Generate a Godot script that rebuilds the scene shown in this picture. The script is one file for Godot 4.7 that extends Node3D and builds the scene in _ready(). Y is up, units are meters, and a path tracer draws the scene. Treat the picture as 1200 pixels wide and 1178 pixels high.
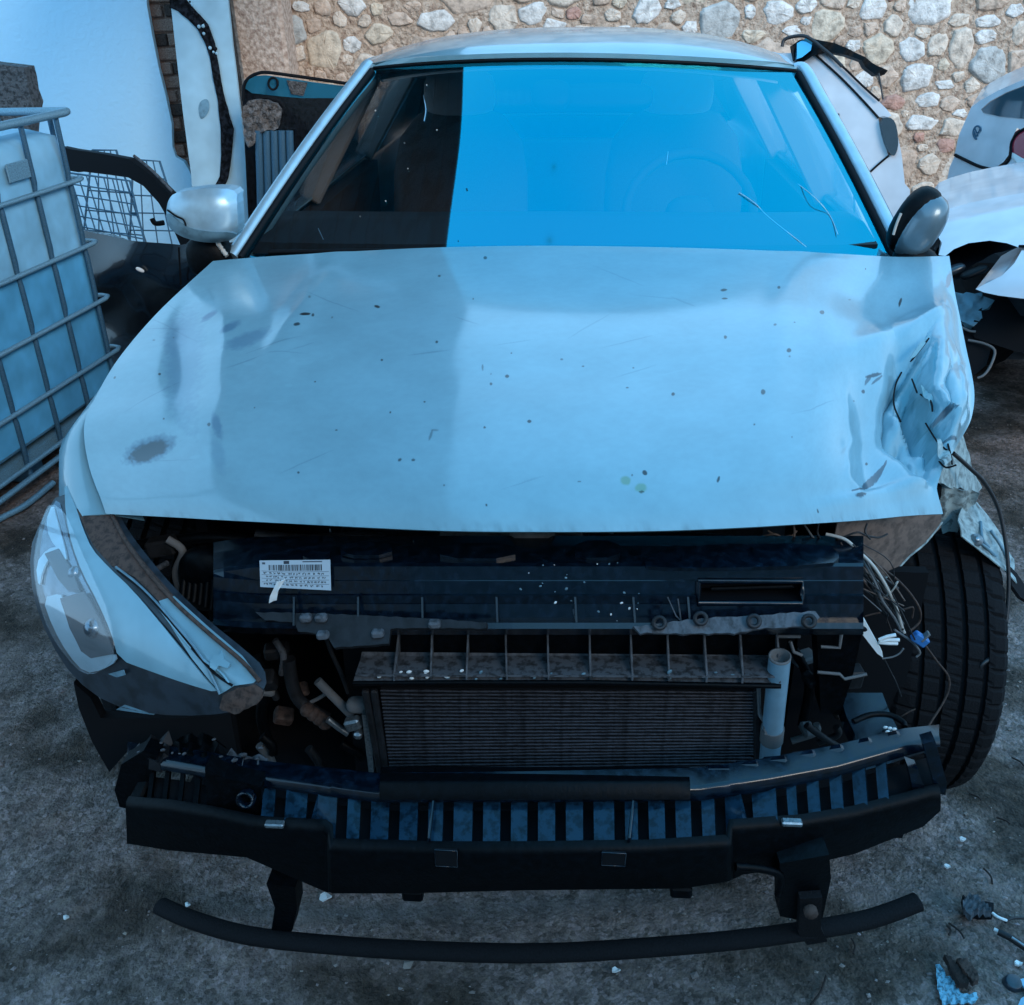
extends Node3D

# ---------------------------------------------------------------- camera numbers (metres, radians)
const FOCAL := 1180.0
const PITCH := 0.48
const ROLL := -0.036
const EYE := Vector3(0, 1.535, 0)
var car_at := Transform3D(Basis(Vector3.UP, -0.085) * Basis(Vector3.BACK, -0.02), Vector3(0.057, 0.0, -1.8))
var car_inv := Transform3D()
var rng := RandomNumberGenerator.new()
var taken := {}
var M := {}
var tx := {}

# ---------------------------------------------------------------- where a point of the photograph lies on a known plane
func sight(u: float, v: float) -> Vector3:
	var x := u - 600.0
	var y := v - 589.0
	var c := cos(ROLL)
	var s := sin(ROLL)
	var a := x * c + y * s
	var b := -x * s + y * c
	return Vector3(a, -b * cos(PITCH) - FOCAL * sin(PITCH), b * sin(PITCH) - FOCAL * cos(PITCH))

func world_on(u: float, v: float, axis: int, value: float) -> Vector3:
	var d := sight(u, v)
	return EYE + d * ((value - EYE[axis]) / d[axis])

func car_on(u: float, v: float, axis: int, value: float) -> Vector3:
	var d := car_inv.basis * sight(u, v)
	var o := car_inv * EYE
	return o + d * ((value - o[axis]) / d[axis])

func seen(p: Vector3) -> Vector2:
	var q := p - EYE
	var depth := -q.z * cos(PITCH) - q.y * sin(PITCH)
	var up := q.y * cos(PITCH) - q.z * sin(PITCH)
	var u := FOCAL * q.x / depth
	var v := -FOCAL * up / depth
	return Vector2(600.0 + u * cos(ROLL) - v * sin(ROLL), 589.0 + u * sin(ROLL) + v * cos(ROLL))

# a smooth surface through measured points [u, v, value of axis]: a quadratic least-squares fit
func surface(ctrl: Array, axis: int, in_car := true) -> Callable:
	var n := 6 if ctrl.size() >= 8 else 3
	var a := []
	for i in n:
		var row := PackedFloat64Array()
		row.resize(n + 1)
		a.append(row)
	for c in ctrl:
		var f := terms(c[0], c[1])
		for i in n:
			for j in n:
				a[i][j] += f[i] * f[j]
			a[i][n] += f[i] * float(c[2])
	for i in n:
		a[i][i] += 1e-5 if i < 3 else 4e-4
	for i in n:
		var best := i
		for r in range(i + 1, n):
			if absf(a[r][i]) > absf(a[best][i]):
				best = r
		var t = a[i]
		a[i] = a[best]
		a[best] = t
		for r in n:
			if r != i:
				var k: float = a[r][i] / a[i][i]
				for j in range(i, n + 1):
					a[r][j] -= k * a[i][j]
	var w := PackedFloat64Array()
	for i in n:
		w.append(a[i][n] / a[i][i])
	return func(u: float, v: float) -> Vector3:
		var f := terms(u, v)
		var z := 0.0
		for i in n:
			z += w[i] * f[i]
		return car_on(u, v, axis, z) if in_car else world_on(u, v, axis, z)

func terms(u: float, v: float) -> PackedFloat64Array:
	var x := (u - 600.0) / 300.0
	var y := (v - 589.0) / 300.0
	return PackedFloat64Array([1.0, x, y, x * x, x * y, y * y])

func flat_in_car(axis: int, value: float) -> Callable:
	return func(u: float, v: float) -> Vector3: return car_on(u, v, axis, value)

func flat_in_world(axis: int, value: float) -> Callable:
	return func(u: float, v: float) -> Vector3: return world_on(u, v, axis, value)

# ---------------------------------------------------------------- mesh builder
class Shape:
	var v := PackedVector3Array()
	var n := PackedVector3Array()
	var uv := PackedVector2Array()
	var ix := PackedInt32Array()

	func tri(a: Vector3, b: Vector3, c: Vector3) -> void:
		var m := (c - a).cross(b - a).normalized()
		var k := v.size()
		v.append_array(PackedVector3Array([a, b, c]))
		n.append_array(PackedVector3Array([m, m, m]))
		uv.append_array(PackedVector2Array([Vector2.ZERO, Vector2.ZERO, Vector2.ZERO]))
		ix.append_array(PackedInt32Array([k, k + 1, k + 2]))

	func quad(a: Vector3, b: Vector3, c: Vector3, d: Vector3) -> void:
		tri(a, b, c)
		tri(a, c, d)

	func out_tri(a: Vector3, b: Vector3, c: Vector3, mid: Vector3) -> void:
		if (c - a).cross(b - a).dot((a + b + c) / 3.0 - mid) < 0.0:
			tri(a, c, b)
		else:
			tri(a, b, c)

	# smooth indexed piece
	func soft(pts: PackedVector3Array, tris: PackedInt32Array, uvs := PackedVector2Array()) -> void:
		var k := v.size()
		var m := PackedVector3Array()
		m.resize(pts.size())
		for i in range(0, tris.size(), 3):
			var a := tris[i]
			var b := tris[i + 1]
			var c := tris[i + 2]
			var f := (pts[c] - pts[a]).cross(pts[b] - pts[a])
			m[a] += f
			m[b] += f
			m[c] += f
		for i in m.size():
			m[i] = m[i].normalized()
		v.append_array(pts)
		n.append_array(m)
		if uvs.size() == pts.size():
			uv.append_array(uvs)
		else:
			var e := PackedVector2Array()
			e.resize(pts.size())
			uv.append_array(e)
		for t in tris:
			ix.append(t + k)

	# rows of equal length; wrap joins the last column to the first
	func grid(rows: Array, wrap := false) -> void:
		var r := rows.size()
		var c: int = rows[0].size()
		var pts := PackedVector3Array()
		var uvs := PackedVector2Array()
		for i in r:
			for j in c:
				pts.append(rows[i][j])
				uvs.append(Vector2(float(j) / maxf(1, c - 1), float(i) / maxf(1, r - 1)))
		var t := PackedInt32Array()
		for i in r - 1:
			for j in (c if wrap else c - 1):
				var a := i * c + j
				var b := i * c + (j + 1) % c
				t.append_array(PackedInt32Array([a, b, b + c, a, b + c, a + c]))
		soft(pts, t, uvs)

	# a sheet with thickness along its own normals (towards minus normal when thick is positive)
	func sheet(rows: Array, thick: float) -> void:
		var k := v.size()
		grid(rows)
		var r := rows.size()
		var c: int = rows[0].size()
		var back := []
		for i in r:
			var row := PackedVector3Array()
			for j in c:
				row.append(rows[i][j] - n[k + i * c + j] * thick)
			back.append(row)
		grid(back)
		for i in r - 1:
			for j in [0, c - 1]:
				quad(rows[i][j], rows[i + 1][j], back[i + 1][j], back[i][j])
		for j in c - 1:
			for i in [0, r - 1]:
				quad(rows[i][j], rows[i][j + 1], back[i][j + 1], back[i][j])

	func box(at: Vector3, size: Vector3, turn := Basis(), bevel := 0.0) -> void:
		var h := size * 0.5
		var b := minf(bevel, minf(h.x, minf(h.y, h.z)) * 0.9)
		if b <= 0.0:
			for ax in 3:
				for s in [-1.0, 1.0]:
					var q := []
					for w in [[-1, -1], [1, -1], [1, 1], [-1, 1]]:
						var p := Vector3.ZERO
						p[ax] = h[ax] * s
						p[(ax + 1) % 3] = h[(ax + 1) % 3] * w[0]
						p[(ax + 2) % 3] = h[(ax + 2) % 3] * w[1]
						q.append(at + turn * p)
					out_tri(q[0], q[1], q[2], at)
					out_tri(q[0], q[2], q[3], at)
			return
		var get_p := func(ax: int, sg: Vector3) -> Vector3:
			var p := (h - Vector3(b, b, b)) * sg
			p[ax] = h[ax] * sg[ax]
			return at + turn * p
		for ax in 3:
			var e := (ax + 1) % 3
			var f := (ax + 2) % 3
			for s in [-1.0, 1.0]:
				var q := []
				for w in [[-1.0, -1.0], [1.0, -1.0], [1.0, 1.0], [-1.0, 1.0]]:
					var sg := Vector3.ZERO
					sg[ax] = s
					sg[e] = w[0]
					sg[f] = w[1]
					q.append(get_p.call(ax, sg))
				out_tri(q[0], q[1], q[2], at)
				out_tri(q[0], q[2], q[3], at)
			for s in [-1.0, 1.0]:
				for t in [-1.0, 1.0]:
					var g := []
					for w in [-1.0, 1.0]:
						var sg := Vector3.ZERO
						sg[e] = s
						sg[f] = t
						sg[ax] = w
						g.append(sg)
					var q := [get_p.call(e, g[0]), get_p.call(e, g[1]), get_p.call(f, g[1]), get_p.call(f, g[0])]
					out_tri(q[0], q[1], q[2], at)
					out_tri(q[0], q[2], q[3], at)
		for sx in [-1.0, 1.0]:
			for sy in [-1.0, 1.0]:
				for sz in [-1.0, 1.0]:
					var sg := Vector3(sx, sy, sz)
					out_tri(get_p.call(0, sg), get_p.call(1, sg), get_p.call(2, sg), at)

	# beam of rectangular section between two points
	func bar(a: Vector3, b: Vector3, w: float, t: float, up := Vector3.UP, bevel := 0.0) -> void:
		var z := (b - a).normalized()
		var x := up.cross(z).normalized()
		if x.length() < 0.5:
			x = Vector3.RIGHT
		box((a + b) * 0.5, Vector3(w, t, a.distance_to(b)), Basis(x, z.cross(x), z), bevel)

	func tube(path: PackedVector3Array, radii, sides := 8, squash := 1.0, caps := true) -> void:
		var rows := []
		var t0 := (path[1] - path[0]).normalized()
		var x := t0.cross(Vector3.UP if absf(t0.y) < 0.9 else Vector3.RIGHT).normalized()
		for i in path.size():
			var t := (path[mini(i + 1, path.size() - 1)] - path[maxi(i - 1, 0)]).normalized()
			x = (x - t * x.dot(t)).normalized()
			var y := t.cross(x)
			var r: float = radii if radii is float else radii[i]
			var row := PackedVector3Array()
			for k in sides:
				var a := TAU * k / sides
				row.append(path[i] + x * cos(a) * r + y * sin(a) * r * squash)
			rows.append(row)
		grid(rows, true)
		if caps:
			for e in [0, rows.size() - 1]:
				for k in sides:
					out_tri(path[e], rows[e][k], rows[e][(k + 1) % sides], path[1 if e == 0 else e - 1])

	func lathe(profile: Array, segs: int, at: Transform3D) -> void:
		var rows := []
		for p in profile:
			var row := PackedVector3Array()
			for k in segs:
				var a := TAU * k / segs
				row.append(at * Vector3(p.x * cos(a), p.y, p.x * sin(a)))
			rows.append(row)
		grid(rows, true)

	# rounded lump: e = 2 round, larger is boxier
	func blob(at: Vector3, r: Vector3, e := 2.5, turn := Basis(), rows_n := 10, cols := 18) -> void:
		var rows := []
		for i in rows_n + 1:
			var p := PI * (float(i) / rows_n - 0.5)
			var row := PackedVector3Array()
			for k in cols:
				var a := TAU * k / cols
				var d := Vector3(cos(p) * cos(a), sin(p), cos(p) * sin(a))
				var l := pow(pow(absf(d.x), e) + pow(absf(d.y), e) + pow(absf(d.z), e), -1.0 / e)
				row.append(at + turn * (d * l * r))
			rows.append(row)
		grid(rows, true)

	# flat outline given thickness
	func slab(poly: PackedVector3Array, ext: Vector3) -> void:
		var nn := (poly[1] - poly[0]).cross(poly[2] - poly[0])
		for i in range(2, poly.size() - 1):
			nn += (poly[i] - poly[0]).cross(poly[i + 1] - poly[0])
		nn = nn.normalized()
		var x := (poly[1] - poly[0]).normalized()
		var y := nn.cross(x)
		var flat := PackedVector2Array()
		for p in poly:
			flat.append(Vector2((p - poly[0]).dot(x), (p - poly[0]).dot(y)))
		var t := Geometry2D.triangulate_polygon(flat)
		for i in range(0, t.size(), 3):
			tri(poly[t[i]], poly[t[i + 1]], poly[t[i + 2]])
			tri(poly[t[i]] + ext, poly[t[i + 2]] + ext, poly[t[i + 1]] + ext)
		for i in poly.size():
			var j := (i + 1) % poly.size()
			quad(poly[i], poly[j], poly[j] + ext, poly[i] + ext)

# an outline measured on the photograph, laid on a surface of the scene and given thickness
func patch(s: Shape, outline: PackedVector2Array, place: Callable, step: float, ext, lift = null) -> void:
	var ring := PackedVector2Array()
	for i in outline.size():
		var a := outline[i]
		var b := outline[(i + 1) % outline.size()]
		var k := maxi(1, int(round(a.distance_to(b) / step)))
		for j in k:
			ring.append(a.lerp(b, float(j) / k))
	var pts := ring.duplicate()
	var box := Rect2(outline[0], Vector2.ZERO)
	for p in outline:
		box = box.expand(p)
	var y := box.position.y + step * 0.5
	var odd := 0
	while y < box.end.y:
		var x := box.position.x + step * (0.5 + 0.5 * (odd % 2))
		while x < box.end.x:
			var p := Vector2(x + step * 0.05 * sin(y * 3.1 + x), y + step * 0.05 * cos(x * 2.3))
			if Geometry2D.is_point_in_polygon(p, ring):
				var near := INF
				for r in ring:
					near = minf(near, r.distance_squared_to(p))
				if near > step * step * 0.36:
					pts.append(p)
			x += step
		y += step * 0.87
		odd += 1
	var raw := Geometry2D.triangulate_delaunay(pts)
	var tris := PackedInt32Array()
	for i in range(0, raw.size(), 3):
		var a := pts[raw[i]]
		var b := pts[raw[i + 1]]
		var c := pts[raw[i + 2]]
		if absf((b - a).cross(c - a)) > 1e-4 and Geometry2D.is_point_in_polygon((a + b + c) / 3.0, ring):
			if (b - a).cross(c - a) < 0.0:
				tris.append_array(PackedInt32Array([raw[i], raw[i + 2], raw[i + 1]]))
			else:
				tris.append_array(PackedInt32Array([raw[i], raw[i + 1], raw[i + 2]]))
	var q := PackedVector3Array()
	for p in pts:
		var w: Vector3 = place.call(p.x, p.y)
		if lift != null:
			w += lift.call(p.x, p.y)
		q.append(w)
	var k0 := s.v.size()
	s.soft(q, tris)
	var back := PackedVector3Array()
	for i in q.size():
		back.append(q[i] + (ext if ext is Vector3 else -s.n[k0 + i] * float(ext)))
	var turned := PackedInt32Array()
	for i in range(0, tris.size(), 3):
		turned.append_array(PackedInt32Array([tris[i], tris[i + 2], tris[i + 1]]))
	s.soft(back, turned)
	for i in ring.size():
		var j := (i + 1) % ring.size()
		s.quad(q[i], q[j], back[j], back[i])

func px(list: Array) -> PackedVector2Array:
	var out := PackedVector2Array()
	for i in range(0, list.size(), 2):
		out.append(Vector2(list[i], list[i + 1]))
	return out

# rounds a closed outline
func rounded(poly: PackedVector2Array, times := 2) -> PackedVector2Array:
	for t in times:
		var out := PackedVector2Array()
		for i in poly.size():
			var a := poly[i]
			var b := poly[(i + 1) % poly.size()]
			out.append(a.lerp(b, 0.25))
			out.append(a.lerp(b, 0.75))
		poly = out
	return poly

# smooth line through points
func curve(pts: PackedVector3Array, per := 6) -> PackedVector3Array:
	var out := PackedVector3Array()
	for i in pts.size() - 1:
		var a := pts[maxi(i - 1, 0)]
		var d := pts[mini(i + 2, pts.size() - 1)]
		for k in per:
			out.append(pts[i].cubic_interpolate(pts[i + 1], a, d, float(k) / per))
	out.append(pts[pts.size() - 1])
	return out

# n points evenly along a line
func even(pts: PackedVector3Array, n: int) -> PackedVector3Array:
	var length := 0.0
	for i in pts.size() - 1:
		length += pts[i].distance_to(pts[i + 1])
	var out := PackedVector3Array()
	var at := 0
	var done := 0.0
	for k in n:
		var want := length * k / (n - 1)
		while at < pts.size() - 2 and done + pts[at].distance_to(pts[at + 1]) < want:
			done += pts[at].distance_to(pts[at + 1])
			at += 1
		var l := pts[at].distance_to(pts[at + 1])
		out.append(pts[at].lerp(pts[at + 1], clampf((want - done) / maxf(l, 1e-6), 0, 1)))
	return out

func car_line(list: Array, axis: int, values) -> PackedVector3Array:
	var out := PackedVector3Array()
	for i in range(0, list.size(), 2):
		out.append(car_on(list[i], list[i + 1], axis, values if values is float else values[i / 2]))
	return out

# ---------------------------------------------------------------- things and parts
func numbered(called: String) -> String:
	taken[called] = taken.get(called, -1) + 1
	return called if taken[called] == 0 else "%s_%03d" % [called, taken[called]]

func thing(called: String, label: String, category: String, at := Transform3D(), group := "") -> Node3D:
	var o := Node3D.new()
	o.name = numbered(called)
	add_child(o)
	o.transform = at
	tag(o, label, category, group)
	return o

func tag(o: Node3D, label: String, category := "", group := "") -> Node3D:
	if label:
		o.set_meta("label", label)
	if category:
		o.set_meta("category", category)
	if group:
		o.set_meta("group", group)
	return o

func put(called: String, s: Shape, m: Material, parent: Node3D = null, back := Transform3D()) -> MeshInstance3D:
	var mesh := ArrayMesh.new()
	var a := []
	a.resize(Mesh.ARRAY_MAX)
	if back == Transform3D():
		a[Mesh.ARRAY_VERTEX] = s.v
		a[Mesh.ARRAY_NORMAL] = s.n
	else:
		a[Mesh.ARRAY_VERTEX] = back * s.v
		var nn := PackedVector3Array()
		for x in s.n:
			nn.append(back.basis * x)
		a[Mesh.ARRAY_NORMAL] = nn
	a[Mesh.ARRAY_TEX_UV] = s.uv
	a[Mesh.ARRAY_INDEX] = s.ix
	mesh.add_surface_from_arrays(Mesh.PRIMITIVE_TRIANGLES, a)
	var o := MeshInstance3D.new()
	o.mesh = mesh
	o.material_override = m
	if parent == null:
		o.name = numbered(called)
		add_child(o)
	else:
		var name := called
		var k := 0
		while parent.has_node(name):
			k += 1
			name = "%s_%03d" % [called, k]
		o.name = name
		parent.add_child(o)
	return o

func structure(called: String, s: Shape, m: Material) -> MeshInstance3D:
	var o := put(called, s, m)
	o.set_meta("kind", "structure")
	return o

# ---------------------------------------------------------------- materials
func noise(kind: int, freq: float, octaves: int, seed_n: int) -> FastNoiseLite:
	var f := FastNoiseLite.new()
	f.noise_type = kind as FastNoiseLite.NoiseType
	f.frequency = freq
	f.fractal_octaves = octaves
	f.fractal_gain = 0.6
	f.seed = seed_n
	return f

func noise_tex(called: String, kind: int, freq: float, octaves: int, seed_n: int, stops: Array, size := 512) -> void:
	var t := NoiseTexture2D.new()
	t.width = size
	t.height = size
	t.seamless = true
	t.noise = noise(kind, freq, octaves, seed_n)
	var g := Gradient.new()
	var at := PackedFloat32Array()
	var cl := PackedColorArray()
	for s in stops:
		at.append(s[0])
		cl.append(s[1] if s[1] is Color else Color(s[1], s[1], s[1]))
	g.offsets = at
	g.colors = cl
	t.color_ramp = g
	tx[called] = t

func mat(called: String, c: Color, rough: float, metal := 0.0, o := {}) -> StandardMaterial3D:
	var m := StandardMaterial3D.new()
	m.resource_name = called
	m.albedo_color = c.linear_to_srgb()
	m.roughness = rough
	m.metallic = metal
	if o.has("tex"):
		m.albedo_texture = tx[o.tex]
		m.uv1_triplanar = true
		var s: float = o.get("scale", 1.0)
		m.uv1_scale = Vector3(s, s, s)
	if o.has("world"):
		m.uv1_world_triplanar = true
	if o.has("bump"):
		m.heightmap_enabled = true
		m.heightmap_texture = tx[o.bump]
		m.heightmap_scale = o.get("depth", 0.1)
		m.uv1_triplanar = true
		if not o.has("tex"):
			var s2: float = o.get("scale", 1.0)
			m.uv1_scale = Vector3(s2, s2, s2)
	if o.has("rough_tex"):
		m.roughness_texture = tx[o.rough_tex]
	if o.has("over"):
		m.detail_enabled = true
		m.detail_albedo = tx[o.over]
		m.detail_blend_mode = BaseMaterial3D.BLEND_MODE_MUL
		m.detail_uv_layer = BaseMaterial3D.DETAIL_UV_2
		m.uv2_triplanar = true
		var s3: float = o.get("over_scale", 1.0)
		m.uv2_scale = Vector3(s3, s3, s3)
		if o.has("world"):
			m.uv2_world_triplanar = true
	if o.has("coat"):
		m.clearcoat_enabled = true
		m.clearcoat = o.coat
		m.clearcoat_roughness = o.get("coat_rough", 0.05)
	M[called] = m
	return m

# ---------------------------------------------------------------- the scene
func _ready() -> void:
	rng.seed = 7
	car_inv = car_at.affine_inverse()
	var cam := Camera3D.new()
	cam.name = "camera"
	add_child(cam)
	cam.transform = Transform3D(Basis(Vector3.RIGHT, -PITCH) * Basis(Vector3.BACK, ROLL), EYE)
	cam.fov = rad_to_deg(2.0 * atan(589.0 / FOCAL))
	cam.near = 0.05
	cam.far = 400.0
	cam.current = true
	var sky_look := ProceduralSkyMaterial.new()
	sky_look.sky_top_color = Color(0.08, 0.44, 0.85).linear_to_srgb()
	sky_look.sky_horizon_color = Color(0.40, 0.70, 1.0).linear_to_srgb()
	sky_look.sky_curve = 0.8
	sky_look.ground_bottom_color = Color(0.10, 0.10, 0.11).linear_to_srgb()
	sky_look.ground_horizon_color = Color(0.16, 0.17, 0.19).linear_to_srgb()
	sky_look.sun_angle_max = 1.0
	var sky := Sky.new()
	sky.sky_material = sky_look
	var env := Environment.new()
	env.background_mode = Environment.BG_SKY
	env.sky = sky
	env.background_energy_multiplier = 1.0
	env.tonemap_mode = Environment.TONE_MAPPER_LINEAR
	env.tonemap_exposure = 2.25
	env.sdfgi_enabled = true
	env.ssao_enabled = true
	env.ssil_enabled = true
	var we := WorldEnvironment.new()
	we.name = "environment"
	we.environment = env
	add_child(we)
	var sun := DirectionalLight3D.new()
	sun.name = "sun"
	sun.light_color = Color(1.0, 0.96, 0.91)
	sun.light_energy = 0.34
	sun.light_angular_distance = 28.0
	sun.sky_mode = DirectionalLight3D.SKY_MODE_LIGHT_ONLY
	sun.shadow_enabled = true
	add_child(sun)
	sun.look_at_from_position(Vector3.ZERO, Vector3(-0.45, -0.42, -0.80))
	looks()
	build_ground()
	build_stone_wall()
	build_left_wall()
	build_canopy()
	build_workshop()
	build_car()
	build_water_tank()
	build_left_junk()
	build_far_cars()
	build_litter()

func looks() -> void:
	var S := FastNoiseLite.TYPE_SIMPLEX_SMOOTH
	noise_tex("fine", S, 0.06, 5, 1, [[0.0, 0.62], [0.5, 0.88], [1.0, 1.0]])
	noise_tex("blotch", S, 0.012, 5, 2, [[0.0, 0.55], [0.45, 0.86], [1.0, 1.0]])
	noise_tex("soft", S, 0.008, 3, 3, [[0.0, 0.86], [1.0, 1.0]])
	noise_tex("grime", S, 0.02, 6, 4, [[0.0, 0.25], [0.38, 0.7], [0.55, 1.0], [1.0, 1.0]])
	noise_tex("specks", FastNoiseLite.TYPE_CELLULAR, 0.07, 1, 5, [[0.0, 1.9], [0.12, 1.0], [1.0, 1.0]])
	noise_tex("relief", S, 0.05, 6, 6, [[0.0, 0.0], [1.0, 1.0]])
	noise_tex("grit", S, 0.09, 5, 8, [[0.0, 0.0], [0.35, 0.25], [0.6, 0.8], [1.0, 1.0]], 1024)
	noise_tex("ground", S, 0.035, 6, 9, [[0.0, 0.40], [0.35, 0.62], [0.6, 0.8], [0.8, 0.92], [1.0, 1.0]], 1024)
	noise_tex("stains", S, 0.01, 5, 10, [[0.0, Color(0.34, 0.32, 0.27)], [0.3, Color(0.48, 0.45, 0.40)], [0.5, Color(0.82, 0.82, 0.82)], [0.7, Color(0.95, 0.95, 0.96)], [1.0, Color(1, 1, 1)]])
	noise_tex("wear", S, 0.03, 6, 11, [[0.0, 0.3], [0.5, 0.55], [1.0, 0.9]])
	noise_tex("mortar", S, 0.04, 6, 12, [[0.0, Color(0.58, 0.5, 0.46)], [0.5, Color(0.82, 0.78, 0.74)], [1.0, Color(1, 0.98, 0.96)]])
	noise_tex("soot", S, 0.03, 5, 13, [[0.0, 0.2], [0.4, 0.45], [0.62, 1.0], [1.0, 1.0]])
	# worn concrete: crushed stones of many greys in a fine sandy paste
	var cells := noise(FastNoiseLite.TYPE_CELLULAR, 0.11, 1, 71)
	cells.fractal_type = FastNoiseLite.FRACTAL_NONE
	cells.cellular_return_type = FastNoiseLite.RETURN_CELL_VALUE
	var ia := cells.get_seamless_image(1024, 1024)
	var ib := noise(S, 0.02, 6, 72).get_seamless_image(1024, 1024)
	var ic := noise(S, 0.16, 3, 73).get_seamless_image(1024, 1024)
	var agg := Image.create(1024, 1024, false, Image.FORMAT_RGB8)
	for y in 1024:
		for x in 1024:
			var a := ia.get_pixel(x, y).r
			var b := ib.get_pixel(x, y).r
			var c := ic.get_pixel(x, y).r
			var k := 0.40 + 0.36 * b + 0.26 * (c - 0.5)
			if a > 0.62:
				k = lerpf(k, 0.35 + 0.75 * (a - 0.62) / 0.38, 0.3)
			elif a < 0.16:
				k *= 0.78
			agg.set_pixel(x, y, Color(k, k * 0.985, k * (0.95 + 0.06 * a)))
	tx["aggregate"] = ImageTexture.create_from_image(agg)
	var white := Image.create(4, 4, false, Image.FORMAT_RGB8)
	white.fill(Color.WHITE)
	tx["plain"] = ImageTexture.create_from_image(white)
	mat("ground", Color(0.74, 0.58, 0.51), 0.92, 0, {"tex": "aggregate", "scale": 1.1, "bump": "grit", "depth": 0.28, "over": "stains", "over_scale": 0.37, "world": true})
	mat("gravel", Color(0.40, 0.33, 0.31), 0.9, 0, {"tex": "fine", "scale": 6.0})
	mat("mortar", Color(0.68, 0.57, 0.49), 0.95, 0, {"tex": "mortar", "scale": 1.1, "bump": "relief", "depth": 1.5})
	var tones := [Color(0.86, 0.72, 0.60), Color(0.90, 0.86, 0.82), Color(0.78, 0.60, 0.48), Color(0.68, 0.51, 0.40), Color(0.84, 0.70, 0.55), Color(0.60, 0.60, 0.58), Color(0.62, 0.36, 0.29)]
	for i in tones.size():
		mat("stone_%d" % i, tones[i], 0.9, 0, {"tex": "blotch", "scale": 2.2, "bump": "relief", "depth": 0.35})
	mat("plaster", Color(0.50, 0.78, 0.95), 0.85, 0, {"bump": "relief", "scale": 0.9, "depth": 0.2})
	mat("concrete", Color(0.78, 0.63, 0.55), 0.95, 0, {"tex": "mortar", "scale": 1.3, "bump": "relief", "depth": 0.6})
	mat("brick", Color(0.42, 0.25, 0.19), 0.95, 0, {"tex": "fine", "scale": 3.0, "bump": "relief", "depth": 0.5})
	mat("canopy", Color(0.045, 0.05, 0.06), 0.8, 0, {"tex": "grime", "scale": 0.8})
	# car
	mat("paint", Color(0.19, 0.36, 0.43), 0.42, 0.0, {"tex": "soft", "scale": 1.2, "coat": 0.9, "coat_rough": 0.1})
	mat("paint_dull", Color(0.20, 0.36, 0.45), 0.5, 0.2, {"tex": "blotch", "scale": 3.0})
	mat("chrome_trim", Color(0.42, 0.60, 0.70), 0.38, 0.45, {"tex": "soft", "scale": 4.0})
	mat("black_plastic", Color(0.003, 0.006, 0.010), 0.5, 0, {"tex": "wear", "scale": 4.0, "bump": "relief", "depth": 0.05})
	mat("satin_plastic", Color(0.006, 0.020, 0.042), 0.34, 0, {"tex": "wear", "scale": 3.0, "rough_tex": "wear"})
	mat("slat_plastic", Color(0.008, 0.030, 0.054), 0.24, 0, {"tex": "grime", "scale": 5.0, "rough_tex": "wear"})
	mat("dusty_plastic", Color(0.085, 0.095, 0.11), 0.75, 0, {"tex": "grime", "scale": 5.0, "over": "specks", "over_scale": 6.0})
	mat("dark_metal", Color(0.012, 0.014, 0.018), 0.6, 0.2, {"tex": "grime", "scale": 3.0})
	mat("engine_dark", Color(0.007, 0.008, 0.010), 0.85)
	mat("bare_metal", Color(0.42, 0.47, 0.50), 0.34, 0.85, {"tex": "fine", "scale": 5.0})
	mat("rubber", Color(0.014, 0.014, 0.016), 0.85, 0, {"tex": "fine", "scale": 8.0, "bump": "relief", "depth": 0.08})
	mat("seal", Color(0.005, 0.006, 0.008), 0.6)
	mat("tube_paint", Color(0.24, 0.42, 0.54), 0.35, 0.2, {"tex": "soft", "scale": 6.0})
	mat("fins", Color(0.06, 0.062, 0.075), 0.5, 0.5, {"tex": "grime", "scale": 6.0})
	mat("cloth", Color(0.10, 0.08, 0.07), 0.95, 0, {"tex": "fine", "scale": 6.0})
	mat("headliner", Color(0.55, 0.56, 0.55), 0.95)
	mat("dash", Color(0.03, 0.03, 0.032), 0.8)
	mat("torn_paint", Color(0.15, 0.33, 0.38), 0.5, 0.1, {"tex": "soft", "scale": 6.0, "coat": 0.4})
	mat("cabin_grey", Color(0.26, 0.23, 0.21), 0.85)
	mat("trim_grey", Color(0.13, 0.135, 0.14), 0.85)
	mat("liner", Color(0.15, 0.105, 0.085), 0.7, 0, {"tex": "grime", "scale": 3.0})
	mat("inner_panel", Color(0.34, 0.42, 0.42), 0.6, 0.1, {"tex": "grime", "scale": 4.0})
	mat("bag", Color(0.19, 0.16, 0.14), 0.8, 0, {"tex": "blotch", "scale": 5.0})
	mat("rust", Color(0.075, 0.045, 0.035), 0.85, 0, {"tex": "grime", "scale": 7.0})
	mat("wire_white", Color(0.45, 0.42, 0.38), 0.6)
	mat("wire_black", Color(0.01, 0.01, 0.012), 0.5)
	mat("wire_blue", Color(0.03, 0.16, 0.42), 0.5)
	mat("lamp_lens", Color(0.22, 0.42, 0.51), 0.3, 0.1, {"tex": "soft", "scale": 3.0, "coat": 0.4})
	mat("lamp_dark", Color(0.022, 0.032, 0.045), 0.35, 0, {"tex": "grime", "scale": 2.0, "coat": 0.25})
	mat("lamp_reflector", Color(0.20, 0.25, 0.30), 0.2, 0.85, {"tex": "blotch", "scale": 6.0})
	mat("lamp_hollow", Color(0.02, 0.03, 0.042), 0.3)
	var cl := mat("lens_clear", Color(0.9, 0.95, 1.0), 0.04)
	cl.transparency = BaseMaterial3D.TRANSPARENCY_ALPHA
	cl.albedo_color.a = 0.03
	mat("mirror_grey", Color(0.12, 0.19, 0.23), 0.3, 0.3, {"tex": "soft", "scale": 3.0, "coat": 0.4})
	mat("mirror_glass", Color(0.5, 0.55, 0.6), 0.03, 1.0)
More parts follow.
